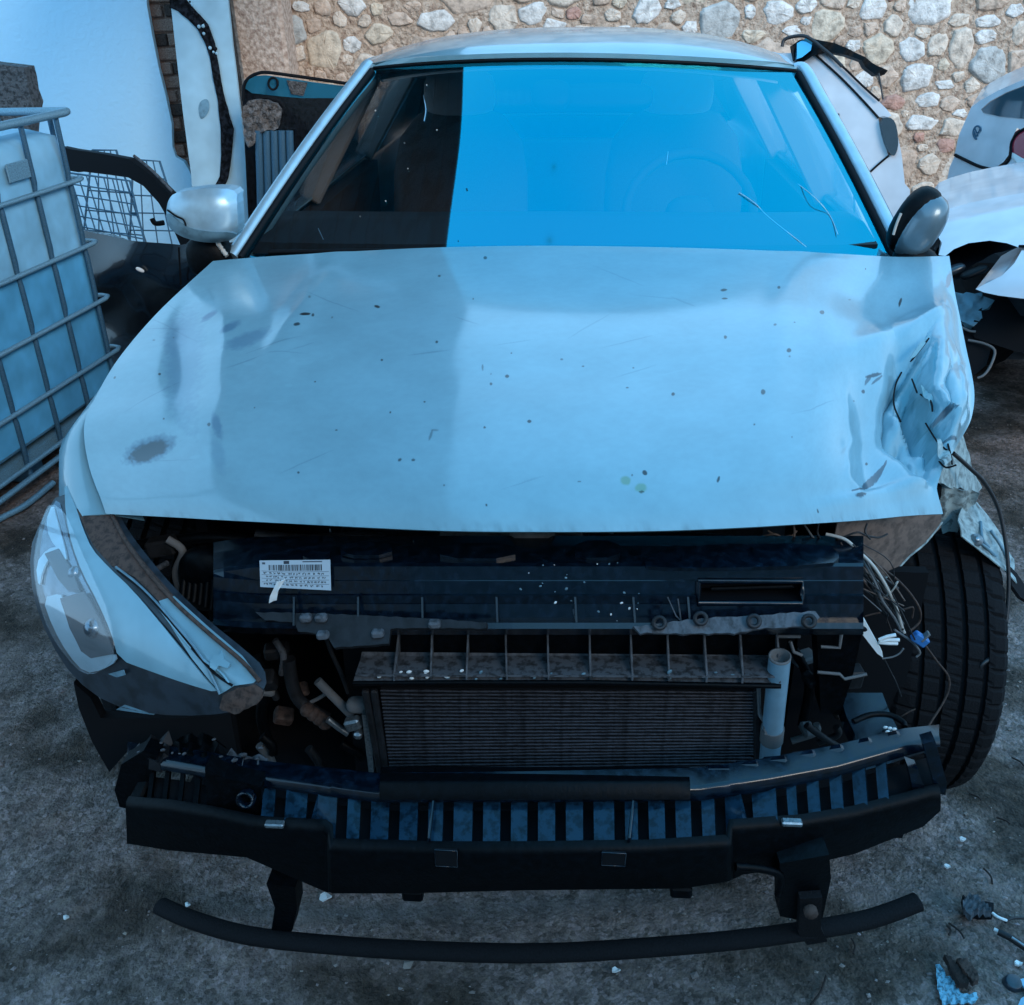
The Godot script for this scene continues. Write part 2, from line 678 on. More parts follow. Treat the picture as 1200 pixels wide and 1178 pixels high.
	mat("amber", Color(0.5, 0.13, 0.02), 0.3)
	var g := mat("windshield", Color(0.0, 0.58, 0.74), 0.03, 1.0)
	g.albedo_texture = tx["plain"]
	g.transparency = BaseMaterial3D.TRANSPARENCY_ALPHA
	g.albedo_color.a = 0.5
	var h := mat("side_glass", Color(0.16, 0.24, 0.30), 0.05, 0.0)
	h.transparency = BaseMaterial3D.TRANSPARENCY_ALPHA
	h.albedo_color.a = 0.12
	# yard
	mat("tank_full", Color(0.15, 0.54, 0.84), 0.4, 0, {"tex": "soft", "scale": 1.6, "over": "soft", "over_scale": 0.7})
	mat("tank_plastic", Color(0.36, 0.72, 0.94), 0.4, 0, {"tex": "soft", "scale": 1.6, "over": "soft", "over_scale": 0.7})
	mat("galvanised", Color(0.24, 0.44, 0.56), 0.45, 0.2, {"tex": "fine", "scale": 5.0})
	mat("upright_dark", Color(0.06, 0.16, 0.25), 0.5, 0.2, {"tex": "fine", "scale": 5.0})
	mat("gloss_black", Color(0.006, 0.007, 0.010), 0.22, 0, {"tex": "grime", "scale": 3.0, "coat": 0.5})
	mat("white_car", Color(0.62, 0.64, 0.68), 0.35, 0, {"tex": "soft", "scale": 1.5, "coat": 0.6})
	mat("old_white", Color(0.40, 0.60, 0.70), 0.55, 0, {"tex": "soft", "scale": 1.2})
	mat("char", Color(0.018, 0.02, 0.026), 0.95, 0, {"tex": "soot", "scale": 2.0, "bump": "relief", "depth": 0.3})
	mat("dark_glass", Color(0.05, 0.10, 0.13), 0.05, 0.3, {"coat": 1.0})
	mat("blue_glass", Color(0.06, 0.40, 0.62), 0.06, 0.6, {"coat": 1.0})
	mat("red_lamp", Color(0.28, 0.02, 0.05), 0.15, 0, {"coat": 1.0})
	mat("slate", Color(0.16, 0.15, 0.15), 0.9, 0, {"tex": "grime", "scale": 3.0, "bump": "relief", "depth": 1.0})
	mat("chip_white", Color(0.75, 0.78, 0.78), 0.6)
	mat("blue_white", Color(0.20, 0.48, 0.62), 0.5, 0, {"tex": "grime", "scale": 9.0})
	mat("twig", Color(0.035, 0.022, 0.018), 0.9, 0, {"tex": "fine", "scale": 9.0})

func build_ground() -> void:
	var a := noise(FastNoiseLite.TYPE_SIMPLEX_SMOOTH, 2.2, 4, 21)
	var b := noise(FastNoiseLite.TYPE_SIMPLEX_SMOOTH, 14.0, 4, 22)
	var xs := PackedFloat32Array([-120.0, -40.0, -14.0, -7.0, -5.0, -4.0, -3.3, -2.8, -2.4, -2.1])
	var x := -1.85
	while x < 2.1:
		xs.append(x)
		x += 0.016 if absf(x) < 1.3 else 0.028
	for e in [2.1, 2.4, 2.8, 3.3, 4.0, 5.0, 7.0, 14.0, 40.0, 120.0]:
		xs.append(e)
	var zs := PackedFloat32Array([-120.0, -40.0, -16.0, -9.0, -7.5])
	var z := -6.8
	while z < -0.75:
		zs.append(z)
		z += 0.2 if z < -4.2 else (0.03 if z < -2.2 else 0.016)
	for e in [-0.75, -0.6, -0.4, 0.0, 0.6, 1.5, 4.0, 10.0, 40.0, 120.0]:
		zs.append(e)
	var rows := []
	for zz in zs:
		var row := PackedVector3Array()
		for xx in xs:
			var fade := 1.0 if absf(xx) < 3.0 and zz > -5.0 else 0.4
			row.append(Vector3(xx, (a.get_noise_2d(xx, zz) * 0.014 + b.get_noise_2d(xx, zz) * 0.0075) * fade - 0.004, zz))
		rows.append(row)
	var s := Shape.new()
	s.grid(rows)
	structure("ground", s, M.ground)
	# loose grit and pebbles
	var p := Shape.new()
	var base := [Vector3(0, 1, 0), Vector3(1, 0.1, 0.2), Vector3(0.1, 0, 1), Vector3(-1, 0.15, -0.1), Vector3(0, 0.05, -1), Vector3(0, -0.7, 0)]
	for k in 4:
		p.out_tri(base[0], base[1 + k], base[1 + (k + 1) % 4], Vector3.ZERO)
		p.out_tri(base[5], base[1 + k], base[1 + (k + 1) % 4], Vector3.ZERO)
	var mesh := ArrayMesh.new()
	var arr := []
	arr.resize(Mesh.ARRAY_MAX)
	arr[Mesh.ARRAY_VERTEX] = p.v
	arr[Mesh.ARRAY_NORMAL] = p.n
	arr[Mesh.ARRAY_INDEX] = p.ix
	mesh.add_surface_from_arrays(Mesh.PRIMITIVE_TRIANGLES, arr)
	var mm := MultiMesh.new()
	mm.transform_format = MultiMesh.TRANSFORM_3D
	mm.use_colors = true
	mm.mesh = mesh
	var count := 7000
	mm.instance_count = count
	for i in count:
		var gx := rng.randf_range(-2.0, 2.3)
		var gz := -0.8 - pow(rng.randf(), 1.5) * 3.4
		var r := 0.0015 + 0.0035 * pow(rng.randf(), 3.0)
		if rng.randf() < 0.006:
			r = rng.randf_range(0.005, 0.010)
		var gy := a.get_noise_2d(gx, gz) * 0.014 + b.get_noise_2d(gx, gz) * 0.0075 - 0.004
		var bs := Basis.from_euler(Vector3(rng.randf() * 0.6, rng.randf() * TAU, rng.randf() * 0.6)).scaled(Vector3(r * rng.randf_range(0.8, 1.6), r * rng.randf_range(0.4, 0.9), r))
		mm.set_instance_transform(i, Transform3D(bs, Vector3(gx, gy + r * 0.15, gz)))
		var t := rng.randf_range(0.5, 1.15)
		mm.set_instance_color(i, Color(t, t * rng.randf_range(0.94, 1.02), t * rng.randf_range(0.9, 1.04)))
	for k in ["seal", "engine_dark", "cloth", "char", "rubber", "black_plastic"]:
		M[k].metallic_specular = 0.25
	M.slat_plastic.metallic_specular = 0.3
	M.gravel.vertex_color_use_as_albedo = true
	var gi := MultiMeshInstance3D.new()
	gi.name = "gravel"
	gi.multimesh = mm
	gi.material_override = M.gravel
	gi.set_meta("kind", "stuff")
	tag(gi, "loose grit and small pebbles scattered over the grey yard ground", "gravel")
	add_child(gi)

const WALL_Z := -6.3

func build_stone_wall() -> void:
	var at := Transform3D(Basis(), Vector3(1.0, 0, WALL_Z))
	var o := thing("stone_wall", "rubble stone wall of pale and tan stones behind the parked cars", "wall", at)
	var inv := at.affine_inverse()
	var nz := noise(FastNoiseLite.TYPE_SIMPLEX_SMOOTH, 3.0, 4, 31)
	var rows := []
	var y := -0.1
	while y < 2.61:
		var row := PackedVector3Array()
		var x := -1.14
		while x < 6.01:
			row.append(Vector3(x, y, WALL_Z - 0.004 + nz.get_noise_2d(x, y) * 0.016 + nz.get_noise_2d(x * 5.0, y * 5.0) * 0.013))
			x += 0.03
		rows.append(row)
		y += 0.03
	var s := Shape.new()
	s.sheet(rows, -0.4)
	put("mortar", s, M.mortar, o, inv)
	# stones measured on the photograph: u, v, half width, half height, tone
	var known := [[844, 25, 23, 23, 5], [911, 15, 17, 13, 1], [946, 6, 12, 8, 1], [968, 30, 20, 19, 4], [1023, 10, 15, 14, 1], [879, 13, 6, 8, 1], [945, 25, 7, 5, 1], [927, 36, 13, 6, 1], [884, 43, 18, 7, 4],
		[1047, 30, 11, 12, 0], [1029, 57, 16, 17, 4], [1069, 59, 14, 13, 1], [1099, 53, 11, 12, 0], [1126, 58, 14, 21, 0], [1124, 24, 12, 7, 0], [1159, 25, 13, 7, 1], [1156, 43, 12, 8, 1], [1160, 78, 20, 20, 5], [1194, 40, 8, 12, 0],
		[1074, 91, 16, 15, 1], [1109, 99, 13, 5, 1], [1087, 118, 13, 8, 1], [1040, 90, 12, 12, 2], [1080, 145, 18, 9, 1], [1124, 133, 9, 5, 1], [1117, 150, 14, 12, 0], [1000, 53, 8, 7, 1], [1012, 92, 11, 9, 1], [1081, 173, 6, 4, 0],
		[1089, 193, 13, 11, 0], [1082, 221, 14, 7, 0], [1110, 170, 10, 9, 6], [1060, 133, 5, 4, 0], [1046, 121, 13, 8, 6], [413, 8, 17, 11, 1], [515, 25, 26, 13, 1], [590, 22, 17, 15, 0], [625, 15, 18, 12, 1], [650, 30, 30, 8, 1],
		[758, 13, 14, 14, 1], [690, 23, 10, 6, 3], [443, 40, 15, 11, 4], [470, 22, 14, 8, 2], [412, 53, 10, 8, 1], [407, 70, 7, 6, 0], [730, 35, 12, 4, 1], [790, 5, 9, 6, 1], [482, 8, 13, 6, 2], [795, 20, 8, 8, 0], [320, 4, 14, 7, 1],
		[337, 38, 21, 18, 5], [330, 67, 10, 7, 1], [348, 63, 9, 9, 0], [380, 60, 19, 21, 4], [332, 81, 9, 4, 1], [378, 8, 10, 9, 2], [399, 22, 8, 8, 0], [352, 8, 9, 6, 1], [1181, 100, 9, 8, 2], [1140, 100, 8, 9, 0], [1190, 12, 9, 7, 1]]
	var placed := []
	for k in known:
		var c := world_on(k[0], k[1], 2, WALL_Z)
		placed.append([c.x, c.y, c.distance_to(world_on(k[0] + k[2], k[1], 2, WALL_Z)) * 1.12, c.distance_to(world_on(k[0], k[1] + k[3], 2, WALL_Z)) * 1.12, k[4]])
	var tries := 0
	while placed.size() < 292 and tries < 16000:
		tries += 1
		var c := Vector2(rng.randf_range(-1.08, 3.7), rng.randf_range(0.1, 1.62))
		var size := (0.165 if tries < 3000 else (0.11 if tries < 8000 else 0.055)) * rng.randf_range(0.55, 1.0)
		var r := Vector2(size * rng.randf_range(0.9, 1.6), size)
		var fits := true
		for p in placed:
			var dx: float = absf(c.x - p[0]) / (p[2] + r.x) * 1.16
			var dy: float = absf(c.y - p[1]) / (p[3] + r.y) * 1.16
			if pow(dx, 2.2) + pow(dy, 2.2) < 1.0:
				fits = false
				break
		if fits:
			placed.append([c.x, c.y, r.x, r.y, [0, 3, 2, 0, 4, 3, 1, 2, 2, 6][rng.randi() % (10 if size < 0.07 else 9)]])
	var first := placed.size()
	tries = 0
	while tries < 1500:
		tries += 1
		var c := Vector2(rng.randf_range(-1.05, 5.9), rng.randf_range(0.1, 2.5))
		if c.x < 3.6 and c.y < 1.68:
			continue
		var size := 0.13 * rng.randf_range(0.5, 1.0)
		var r := Vector2(size * rng.randf_range(0.9, 1.6), size)
		var fits := true
		for p in placed:
			if pow(absf(c.x - p[0]) / (p[2] + r.x) * 1.16, 2.2) + pow(absf(c.y - p[1]) / (p[3] + r.y) * 1.16, 2.2) < 1.0:
				fits = false
				break
		if fits:
			placed.append([c.x, c.y, r.x, r.y, 0])
	var rest := Shape.new()
	for i in placed.size():
		stone(o, inv, placed, i, null if i < first else rest)
	put("outer_stones", rest, M.stone_0, o).set_meta("kind", "stuff")

# a stone fills its own cell: an uneven outline cut back wherever a neighbour is nearer
func stone(parent: Node3D, inv: Transform3D, placed: Array, at: int, into: Shape) -> void:
	var me: Array = placed[at]
	var c := Vector2(me[0], me[1])
	var r := Vector2(me[2], me[3])
	var poly := PackedVector2Array()
	var n0 := rng.randi_range(7, 10)
	var turn := rng.randf() * TAU
	for i in n0:
		var a := turn + TAU * (i + rng.randf_range(-0.38, 0.38)) / n0
		var e := pow(pow(absf(cos(a)), 3.0) + pow(absf(sin(a)), 3.0), -1.0 / 3.0)
		poly.append(Vector2(cos(a), sin(a)) * e * r * rng.randf_range(0.86, 1.14))
	for k in placed.size():
		if k == at:
			continue
		var p: Array = placed[k]
		var d := Vector2(p[0], p[1]) - c
		var l := d.length()
		if l > 0.6:
			continue
		var dir := d / l
		var mine := 1.0 / sqrt(pow(dir.x / r.x, 2) + pow(dir.y / r.y, 2))
		var theirs := 1.0 / sqrt(pow(dir.x / float(p[2]), 2) + pow(dir.y / float(p[3]), 2))
		var cut := l * mine / (mine + theirs) - 0.007
		var out := PackedVector2Array()
		for i in poly.size():
			var a := poly[i]
			var b := poly[(i + 1) % poly.size()]
			var da := a.dot(dir) - cut
			var db := b.dot(dir) - cut
			if da <= 0.0:
				out.append(a)
			if (da < 0.0) != (db < 0.0):
				out.append(a.lerp(b, da / (da - db)))
		poly = out
		if poly.size() < 3:
			return
	# knock the corners off, drop doubles
	var rim := PackedVector2Array()
	for i in poly.size():
		var a := poly[i]
		var b := poly[(i + 1) % poly.size()]
		if a.distance_to(b) < 0.006:
			continue
		rim.append(a.lerp(b, 0.09))
		rim.append(a.lerp(b, 0.5) * rng.randf_range(0.94, 1.05))
		rim.append(a.lerp(b, 0.91))
	var n := rim.size()
	if n < 5:
		return
	var tilt := Vector2(rng.randf_range(-1, 1), rng.randf_range(-1, 1)) * 0.10
	var pts := PackedVector3Array()
	var bulge := minf(0.011, r.y * 0.2)
	for ring in [[1.10, -0.02], [0.98, 0.25], [0.86, 0.85], [0.5, 1.0]]:
		for p in rim:
			var q: Vector2 = p * ring[0]
			var d: float = (bulge * ring[1] if ring[1] > 0.02 else float(ring[1])) + q.dot(tilt) * (1.0 if ring[1] > 0.2 else 0.0) + (rng.randf_range(-0.004, 0.004) if ring[0] < 0.95 else 0.0)
			pts.append(inv * Vector3(c.x + q.x, c.y + q.y, WALL_Z + 0.001 + d))
	pts.append(inv * Vector3(c.x, c.y, WALL_Z + 0.001 + bulge))
	var t := PackedInt32Array()
	for k in 3:
		for i in n:
			var j := (i + 1) % n
			t.append_array(PackedInt32Array([k * n + i, k * n + n + j, k * n + j, k * n + i, k * n + n + i, k * n + n + j]))
	for i in n:
		t.append_array(PackedInt32Array([3 * n + i, 4 * n, 3 * n + (i + 1) % n]))
	if into != null:
		into.soft(pts, t)
		return
	var s := Shape.new()
	s.soft(pts, t)
	put("stone", s, M["stone_%d" % me[4]], parent)

func build_left_wall() -> void:
	# tan pier at the end of the stone wall
	var at := Transform3D(Basis(), Vector3(-1.27, 0, -6.17))
	var o := thing("concrete_pier", "tan rendered pier between the stone wall and the white panel", "pillar", at)
	var s := Shape.new()
	s.box(Vector3(0, 1.3, 0), Vector3(0.27, 2.6, 0.34), Basis(), 0.02)
	put("shaft", s, M.concrete, o)
	# white plastered wall whose broken edge bares the bricks
	at = Transform3D(Basis(), Vector3(-3.0, 0, -6.3))
	o = thing("plastered_wall", "bare white plastered wall with broken edge over brown bricks", "wall", at)
	var inv := at.affine_inverse()
	var edge := px([170, -40, 172, 6, 178, 40, 186, 80, 194, 112, 201, 145, 202, 172, 206, 184, 216, 190, 224, 205, 229, 222, 238, 262])
	var poly := PackedVector3Array()
	for p in edge:
		poly.append(world_on(p.x, p.y, 2, -6.22))
	poly.insert(0, Vector3(poly[0].x - 0.02, 2.8, -6.22))
	poly.append(Vector3(poly[poly.size() - 1].x, -0.1, -6.22))
	poly.append(Vector3(-7, -0.1, -6.22))
	poly.append(Vector3(-7, 2.8, -6.22))
	s = Shape.new()
	s.slab(poly, Vector3(0, 0, -0.045))
	put("plaster_coat", s, M.plaster, o, inv)
	s = Shape.new()
	s.box(Vector3(-4.2, 1.35, -6.385), Vector3(5.6, 2.9, 0.2))
	put("core", s, M.brick, o, inv)
	var y := 0.03
	var course := 0
	while y < 2.2:
		for k in 3:
			var x := -2.08 + (k - 0.5 * (course % 2)) * 0.235
			s = Shape.new()
			s.box(Vector3(x + rng.randf_range(-0.006, 0.006), y, -6.318 + rng.randf_range(-0.006, 0.012)), Vector3(0.222, 0.062, 0.1), Basis(Vector3.UP, rng.randf_range(-0.03, 0.03)), 0.006)
			put("brick", s, M.brick if rng.randf() < 0.7 else M.rust, o, inv)
		y += 0.074
		course += 1

func build_workshop() -> void:
	# the building the photographer stands in front of; it keeps the low light off the car
	var at := Transform3D(Basis(), Vector3(0, 0, 2.6))
	var o := thing("workshop", "grey rendered workshop wall with a roller door behind the viewer", "building", at)
	var s := Shape.new()
	s.box(Vector3(-3.4, 1.5, 0.15), Vector3(3.6, 3.0, 0.3))
	s.box(Vector3(3.4, 1.5, 0.15), Vector3(3.6, 3.0, 0.3))
	s.box(Vector3(0, 2.7, 0.15), Vector3(3.2, 0.6, 0.3))
	put("wall", s, M.concrete, o)
	for k in 16:
		s = Shape.new()
		s.box(Vector3(0, 0.075 + 0.15 * k, 0.12), Vector3(3.2, 0.145, 0.04), Basis(), 0.012)
		put("door_slat", s, M.galvanised, o)

func build_canopy() -> void:
	# the dark roof over the left half of the yard that the glass and the paint mirror
	var at := Transform3D(Basis(Vector3.UP, -0.05), Vector3(-0.43, 0, -2.6))
	var o := thing("canopy", "dark sheet roof on two posts over the left of the yard", "canopy", at)
	var s := Shape.new()
	for k in 36:
		s.box(Vector3(-0.022 - 0.045 * k, 2.45 + 0.007 * (k % 2), 0.2), Vector3(0.05, 0.02, 7.0))
	put("roof_sheet", s, M.canopy, o)
	for z in [3.4, 0.4]:
		s = Shape.new()
		s.box(Vector3(-2.9, 1.2, z), Vector3(0.08, 2.4, 0.08), Basis(), 0.008)
		put("post", s, M.canopy, o)
		s = Shape.new()
		s.bar(Vector3(-2.9, 2.39, z), Vector3(-0.02, 2.39, z), 0.05, 0.06)
		put("arm", s, M.canopy, o)

# ---------------------------------------------------------------- the stripped car
var hood_rows := []

func build_car() -> void:
	var car := thing("car", "light blue silver car with crumpled hood and its front bumper stripped off", "car", car_at)
	car_shell(car)
	car_glass(car)
	car_cabin(car)
	car_hood(car)
	car_fenders(car)
	car_headlight(car)
	car_engine_bay(car)
	car_front_frame(car)
	car_bumper(car)
	car_wheels(car)
	car_wires(car)

func car_shell(car: Node3D) -> void:
	# roof
	var prof := curve(PackedVector3Array([Vector3(0, 1.344, -1.035), Vector3(0, 1.366, -1.12), Vector3(0, 1.384, -1.3), Vector3(0, 1.384, -1.6), Vector3(0, 1.362, -2.05), Vector3(0, 1.30, -2.5)]), 5)
	var rows := []
	var lift := []
	for p in prof:
		var w := 0.562 + 0.035 * clampf((-1.03 - p.z) / 0.4, 0, 1) - 0.06 * clampf((-2.0 - p.z) / 0.5, 0, 1)
		var row := PackedVector3Array()
		for k in 25:
			var f := (k - 12) / 12.0
			row.append(Vector3(f * w + 0.02, p.y - 0.022 * f * f - 0.05 * pow(absf(f), 3.5), p.z - 0.09 * f * f * clampf((p.z + 1.5) / 0.5, 0, 1)))
		if lift.is_empty():
			for k in 25:
				lift.append(shield((k - 12) / 12.0, 1.0) + Vector3(0, 0.005, 0.004) - row[k])
		var near := pow(clampf(1.0 - rows.size() / 11.0, 0, 1), 1.5)
		for k in 25:
			row[k] += lift[k] * near
		rows.append(row)
	var s := Shape.new()
	s.sheet(rows, 0.012)
	put("roof", s, M.paint, car)
	var lining := []
	for row in rows.slice(2):
		var low := PackedVector3Array()
		for p in row:
			low.append(Vector3(p.x * 0.94, p.y - 0.035, p.z))
		lining.append(low)
	s = Shape.new()
	s.sheet(lining, 0.006)
	put("headliner", s, M.headliner, car)
	# pillars with the bright strip of the frame and the black gasket inside it
	var left := PackedVector3Array()
	var right := PackedVector3Array()
	for k in 7:
		left.append(shield(-1.0, k / 6.0 * 1.02 - 0.02) + Vector3(-0.020, 0.006, 0.0))
		right.append(shield(1.0, k / 6.0 * 1.02 - 0.02) + Vector3(0.020, 0.006, 0.0))
	for k in range(5, rows.size(), 4):
		left.append(rows[k][0] + Vector3(-0.012, -0.004, 0))
		right.append(rows[k][24] + Vector3(0.012, -0.004, 0))
	for line in [left, right]:
		var sg := -1.0 if line[0].x < 0 else 1.0
		var path := curve(line, 5)
		s = Shape.new()
		s.tube(path, 0.0165, 12, 0.8)
		put("frame_strip", s, M.chrome_trim, car)
		var inner := PackedVector3Array()
		var lip := PackedVector3Array()
		for p in path:
			inner.append(p + Vector3(-sg * 0.021, -0.004, 0.001))
			lip.append(p + Vector3(sg * 0.012, -0.034, -0.034))
		s = Shape.new()
		s.tube(inner.slice(0, 30), 0.009, 8)
		put("gasket", s, M.seal, car)
		s = Shape.new()
		s.tube(lip, 0.03, 10)
		put("pillar", s, M.paint, car)
	# header gasket along the top of the windshield
	var head := PackedVector3Array()
	for k in 13:
		var f := (k - 6) / 6.0
		head.append(shield(f, 1.0) + Vector3(0, 0.001, 0.003))
	s = Shape.new()
	s.tube(head, 0.0035, 6)
	put("gasket", s, M.seal, car)
	# lower body: doors, quarters, tail
	var sec := [Vector2(0.775, 0.935), Vector2(0.815, 0.915), Vector2(0.845, 0.84), Vector2(0.862, 0.70), Vector2(0.868, 0.55), Vector2(0.855, 0.35), Vector2(0.83, 0.22), Vector2(0.76, 0.18)]
	for sg in [-1.0, 1.0]:
		for d in [[-0.62, -1.42, "door"], [-1.43, -2.22, "door"], [-2.23, -3.42, "quarter_panel"]]:
			rows = []
			for k in 7:
				var z: float = lerpf(d[0], d[1], k / 6.0)
				var nar: float = 1.0 - 0.14 * pow(clampf((-2.6 - z) / 0.9, 0, 1), 2.0) - 0.03 * clampf((z + 0.9) / 0.3, 0, 1)
				var row := PackedVector3Array()
				for q in sec:
					row.append(Vector3(q.x * nar * sg, q.y + (0.0 if z > -2.3 else 0.03 * q.y * (-2.3 - z)), z))
				rows.append(row)
			s = Shape.new()
			s.sheet(rows, 0.02 * sg)
			var panel := put(d[2], s, M.paint, car)
			if d[2] == "door":
				s = Shape.new()
				s.bar(Vector3(0.872 * sg, 0.8, d[1] + 0.22), Vector3(0.872 * sg, 0.8, d[1] + 0.06), 0.02, 0.03, Vector3.UP, 0.006)
				put("handle", s, M.paint, panel)
		# pillars between the side windows, then the glass
		for d in [[-1.36, -1.5, 0.06], [-2.2, -2.32, -0.05]]:
			s = Shape.new()
			s.bar(Vector3(0.79 * sg, 0.93, d[0]), Vector3(0.585 * sg, 1.285, d[1] + d[2]), 0.07, 0.03, Vector3(0, 0, 1), 0.006)
			put("pillar", s, M.cabin_grey, car)
		for d in [[-0.80, -1.38, -1.24, -1.46], [-1.43, -2.2, -1.54, -2.26]]:
			s = Shape.new()
			s.sheet([PackedVector3Array([Vector3(0.785 * sg, 0.93, d[0]), Vector3(0.785 * sg, 0.93, d[1])]), PackedVector3Array([Vector3(0.69 * sg, 1.15, lerpf(d[0], d[2], 0.5)), Vector3(0.69 * sg, 1.15, lerpf(d[1], d[3], 0.5))]), PackedVector3Array([Vector3(0.59 * sg, 1.285, d[2]), Vector3(0.59 * sg, 1.285, d[3])])], 0.004)
			put("side_window", s, M.side_glass, car)
		s = Shape.new()
		s.slab(PackedVector3Array([Vector3(0.785 * sg, 0.94, -2.3), Vector3(0.58 * sg, 1.265, -2.38), Vector3(0.53 * sg, 1.225, -2.5), Vector3(0.73 * sg, 0.97, -2.98)]), Vector3(-0.03 * sg, -0.01, 0))
		put("pillar", s, M.paint, car)
		s = Shape.new()
		s.bar(Vector3(0.8 * sg, 0.3, -0.6), Vector3(0.8 * sg, 0.3, -2.3), 0.09, 0.12, Vector3.UP, 0.02)
		put("sill", s, M.paint, car)
	rows = []
	for p in [Vector2(1.295, -2.5), Vector2(1.14, -2.78), Vector2(0.98, -3.02)]:
		var row := PackedVector3Array()
		for k in 9:
			var f := (k - 4) / 4.0
			row.append(Vector3(f * lerpf(0.55, 0.71, (1.295 - p.x) / 0.315), p.x - 0.02 * f * f, p.y + 0.05 * f * f))
		rows.append(row)
	s = Shape.new()
	s.sheet(rows, 0.004)
	put("rear_window", s, M.dark_glass, car)
	rows = []
	for p in [Vector2(0.985, -3.0), Vector2(1.0, -3.2), Vector2(0.985, -3.42), Vector2(0.9, -3.47), Vector2(0.72, -3.48)]:
		var row := PackedVector3Array()
		for k in 9:
			row.append(Vector3((k - 4) / 4.0 * 0.68, p.x - 0.03 * pow((k - 4) / 4.0, 2.0), p.y + 0.06 * pow((k - 4) / 4.0, 2.0)))
		rows.append(row)
	s = Shape.new()
	s.sheet(rows, 0.02)
	put("trunk_lid", s, M.paint, car)
	s = Shape.new()
	s.box(Vector3(0, 0.48, -3.44), Vector3(1.5, 0.46, 0.16), Basis(), 0.06)
	put("rear_bumper", s, M.paint, car)
	# floor and firewall keep daylight out of the engine bay and the cabin
	s = Shape.new()
	s.box(Vector3(0, 0.24, -1.95), Vector3(1.5, 0.05, 2.8))
	put("floor_pan", s, M.engine_dark, car)
	s = Shape.new()
	s.box(Vector3(0, 0.58, -0.62), Vector3(1.5, 0.68, 0.05))
	put("firewall", s, M.engine_dark, car)
	# door mirrors
	for sg in [-1.0, 1.0]:
		var turn: Basis
		var c: Vector3
		if sg < 0:
			var swell := func(u: float, v: float) -> Vector3:
				return Vector3(0, 0, 0.05 * sqrt(clampf(1.0 - pow(absf(u - 240) / 44.0, 2.6) - pow(absf(v - 250) / 34.0, 2.6), 0, 1)))
			var face := flat_in_car(2, -0.56)
			s = Shape.new()
			patch(s, rounded(px([197, 240, 201, 229, 214, 222, 250, 218, 272, 221, 280, 230, 282, 258, 279, 274, 266, 283, 240, 279, 216, 270, 203, 261, 197, 251]), 1), face, 4.0, Vector3(0, 0, -0.05), swell)
			var h := put("mirror_housing", s, M.chrome_trim, car)
			s = Shape.new()
			patch(s, rounded(px([199, 248, 206, 246, 222, 256, 232, 262, 256, 266, 276, 268, 278, 276, 266, 283, 240, 280, 216, 271, 202, 261]), 1), face, 4.0, Vector3(0, 0, -0.05), func(u: float, v: float) -> Vector3: return swell.call(u, v) + Vector3(0, -0.001, 0.003))
			put("lower_band", s, M.paint_dull, h)
			s = Shape.new()
			var strip := PackedVector3Array()
			for q in [[202, 243], [214, 248], [224, 252], [227, 259]]:
				strip.append(face.call(q[0], q[1]) + swell.call(q[0], q[1]) + Vector3(0, 0, 0.004))
			s.tube(curve(strip), 0.0022, 6)
			put("signal_strip", s, M.seal, h)
			s = Shape.new()
			s.blob(car_on(246, 300, 2, -0.60), Vector3(0.055, 0.05, 0.04), 3.0)
			put("mirror_foot", s, M.black_plastic, h)
			s = Shape.new()
			s.box(car_on(240, 250, 2, -0.616), Vector3(0.13, 0.085, 0.004))
			put("mirror_glass", s, M.mirror_glass, h)
		else:
			c = car_on(1079, 266, 2, -0.56)
			turn = Basis(Vector3.UP, -0.3) * Basis(Vector3.BACK, -0.42)
			s = Shape.new()
			s.blob(c, Vector3(0.045, 0.076, 0.055), 2.4, turn, 14, 26)
			var h := put("mirror_housing", s, M.mirror_grey, car)
			s = Shape.new()
			s.blob(c + turn * Vector3(-0.020, 0.004, -0.010), Vector3(0.042, 0.078, 0.054), 2.6, turn, 14, 26)
			put("mirror_rim", s, M.black_plastic, h)
			s = Shape.new()
			s.tube(curve(car_line([1047, 275, 1051, 262, 1056, 250], 2, -0.52)), 0.003, 6)
			put("rim_edge", s, M.wire_white, h)
			s = Shape.new()
			s.blob(c + Vector3(0.0, -0.075, 0.0), Vector3(0.05, 0.035, 0.045), 2.6, Basis(Vector3.BACK, -0.3))
			put("mirror_foot", s, M.black_plastic, h)

var glass_left := PackedVector3Array()
var glass_right := PackedVector3Array()

func shield(f: float, g: float) -> Vector3:
	# f from -1 to 1 across, g from 0 at the base to 1 at the roof
	if glass_left.is_empty():
		for k in 41:
			var t := k / 40.0
			var bow := Vector3(0, 0.8, 0.6) * 0.012 * sin(PI * t)
			glass_left.append(Vector3(-0.771, 0.935, -0.60).lerp(Vector3(-0.52, 1.318, -1.17), t) + bow)
			glass_right.append(Vector3(0.803, 0.93, -0.64).lerp(Vector3(0.625, 1.302, -1.19), t) + bow)
	var at := clampf(g, 0, 1) * 40.0
	var i := mini(int(at), 39)
	var l := glass_left[i].lerp(glass_left[i + 1], at - i)
	var r := glass_right[i].lerp(glass_right[i + 1], at - i)
	var c := Vector3(0.018, 0.962, -0.515).lerp(Vector3(0.022, 1.345, -1.03), g) + Vector3(0, 0.8, 0.6) * (0.020 * sin(PI * pow(clampf(g, 0, 1), 1.6)))
	return l * (f * f - f) * 0.5 + c * (1.0 - f * f) + r * (f * f + f) * 0.5

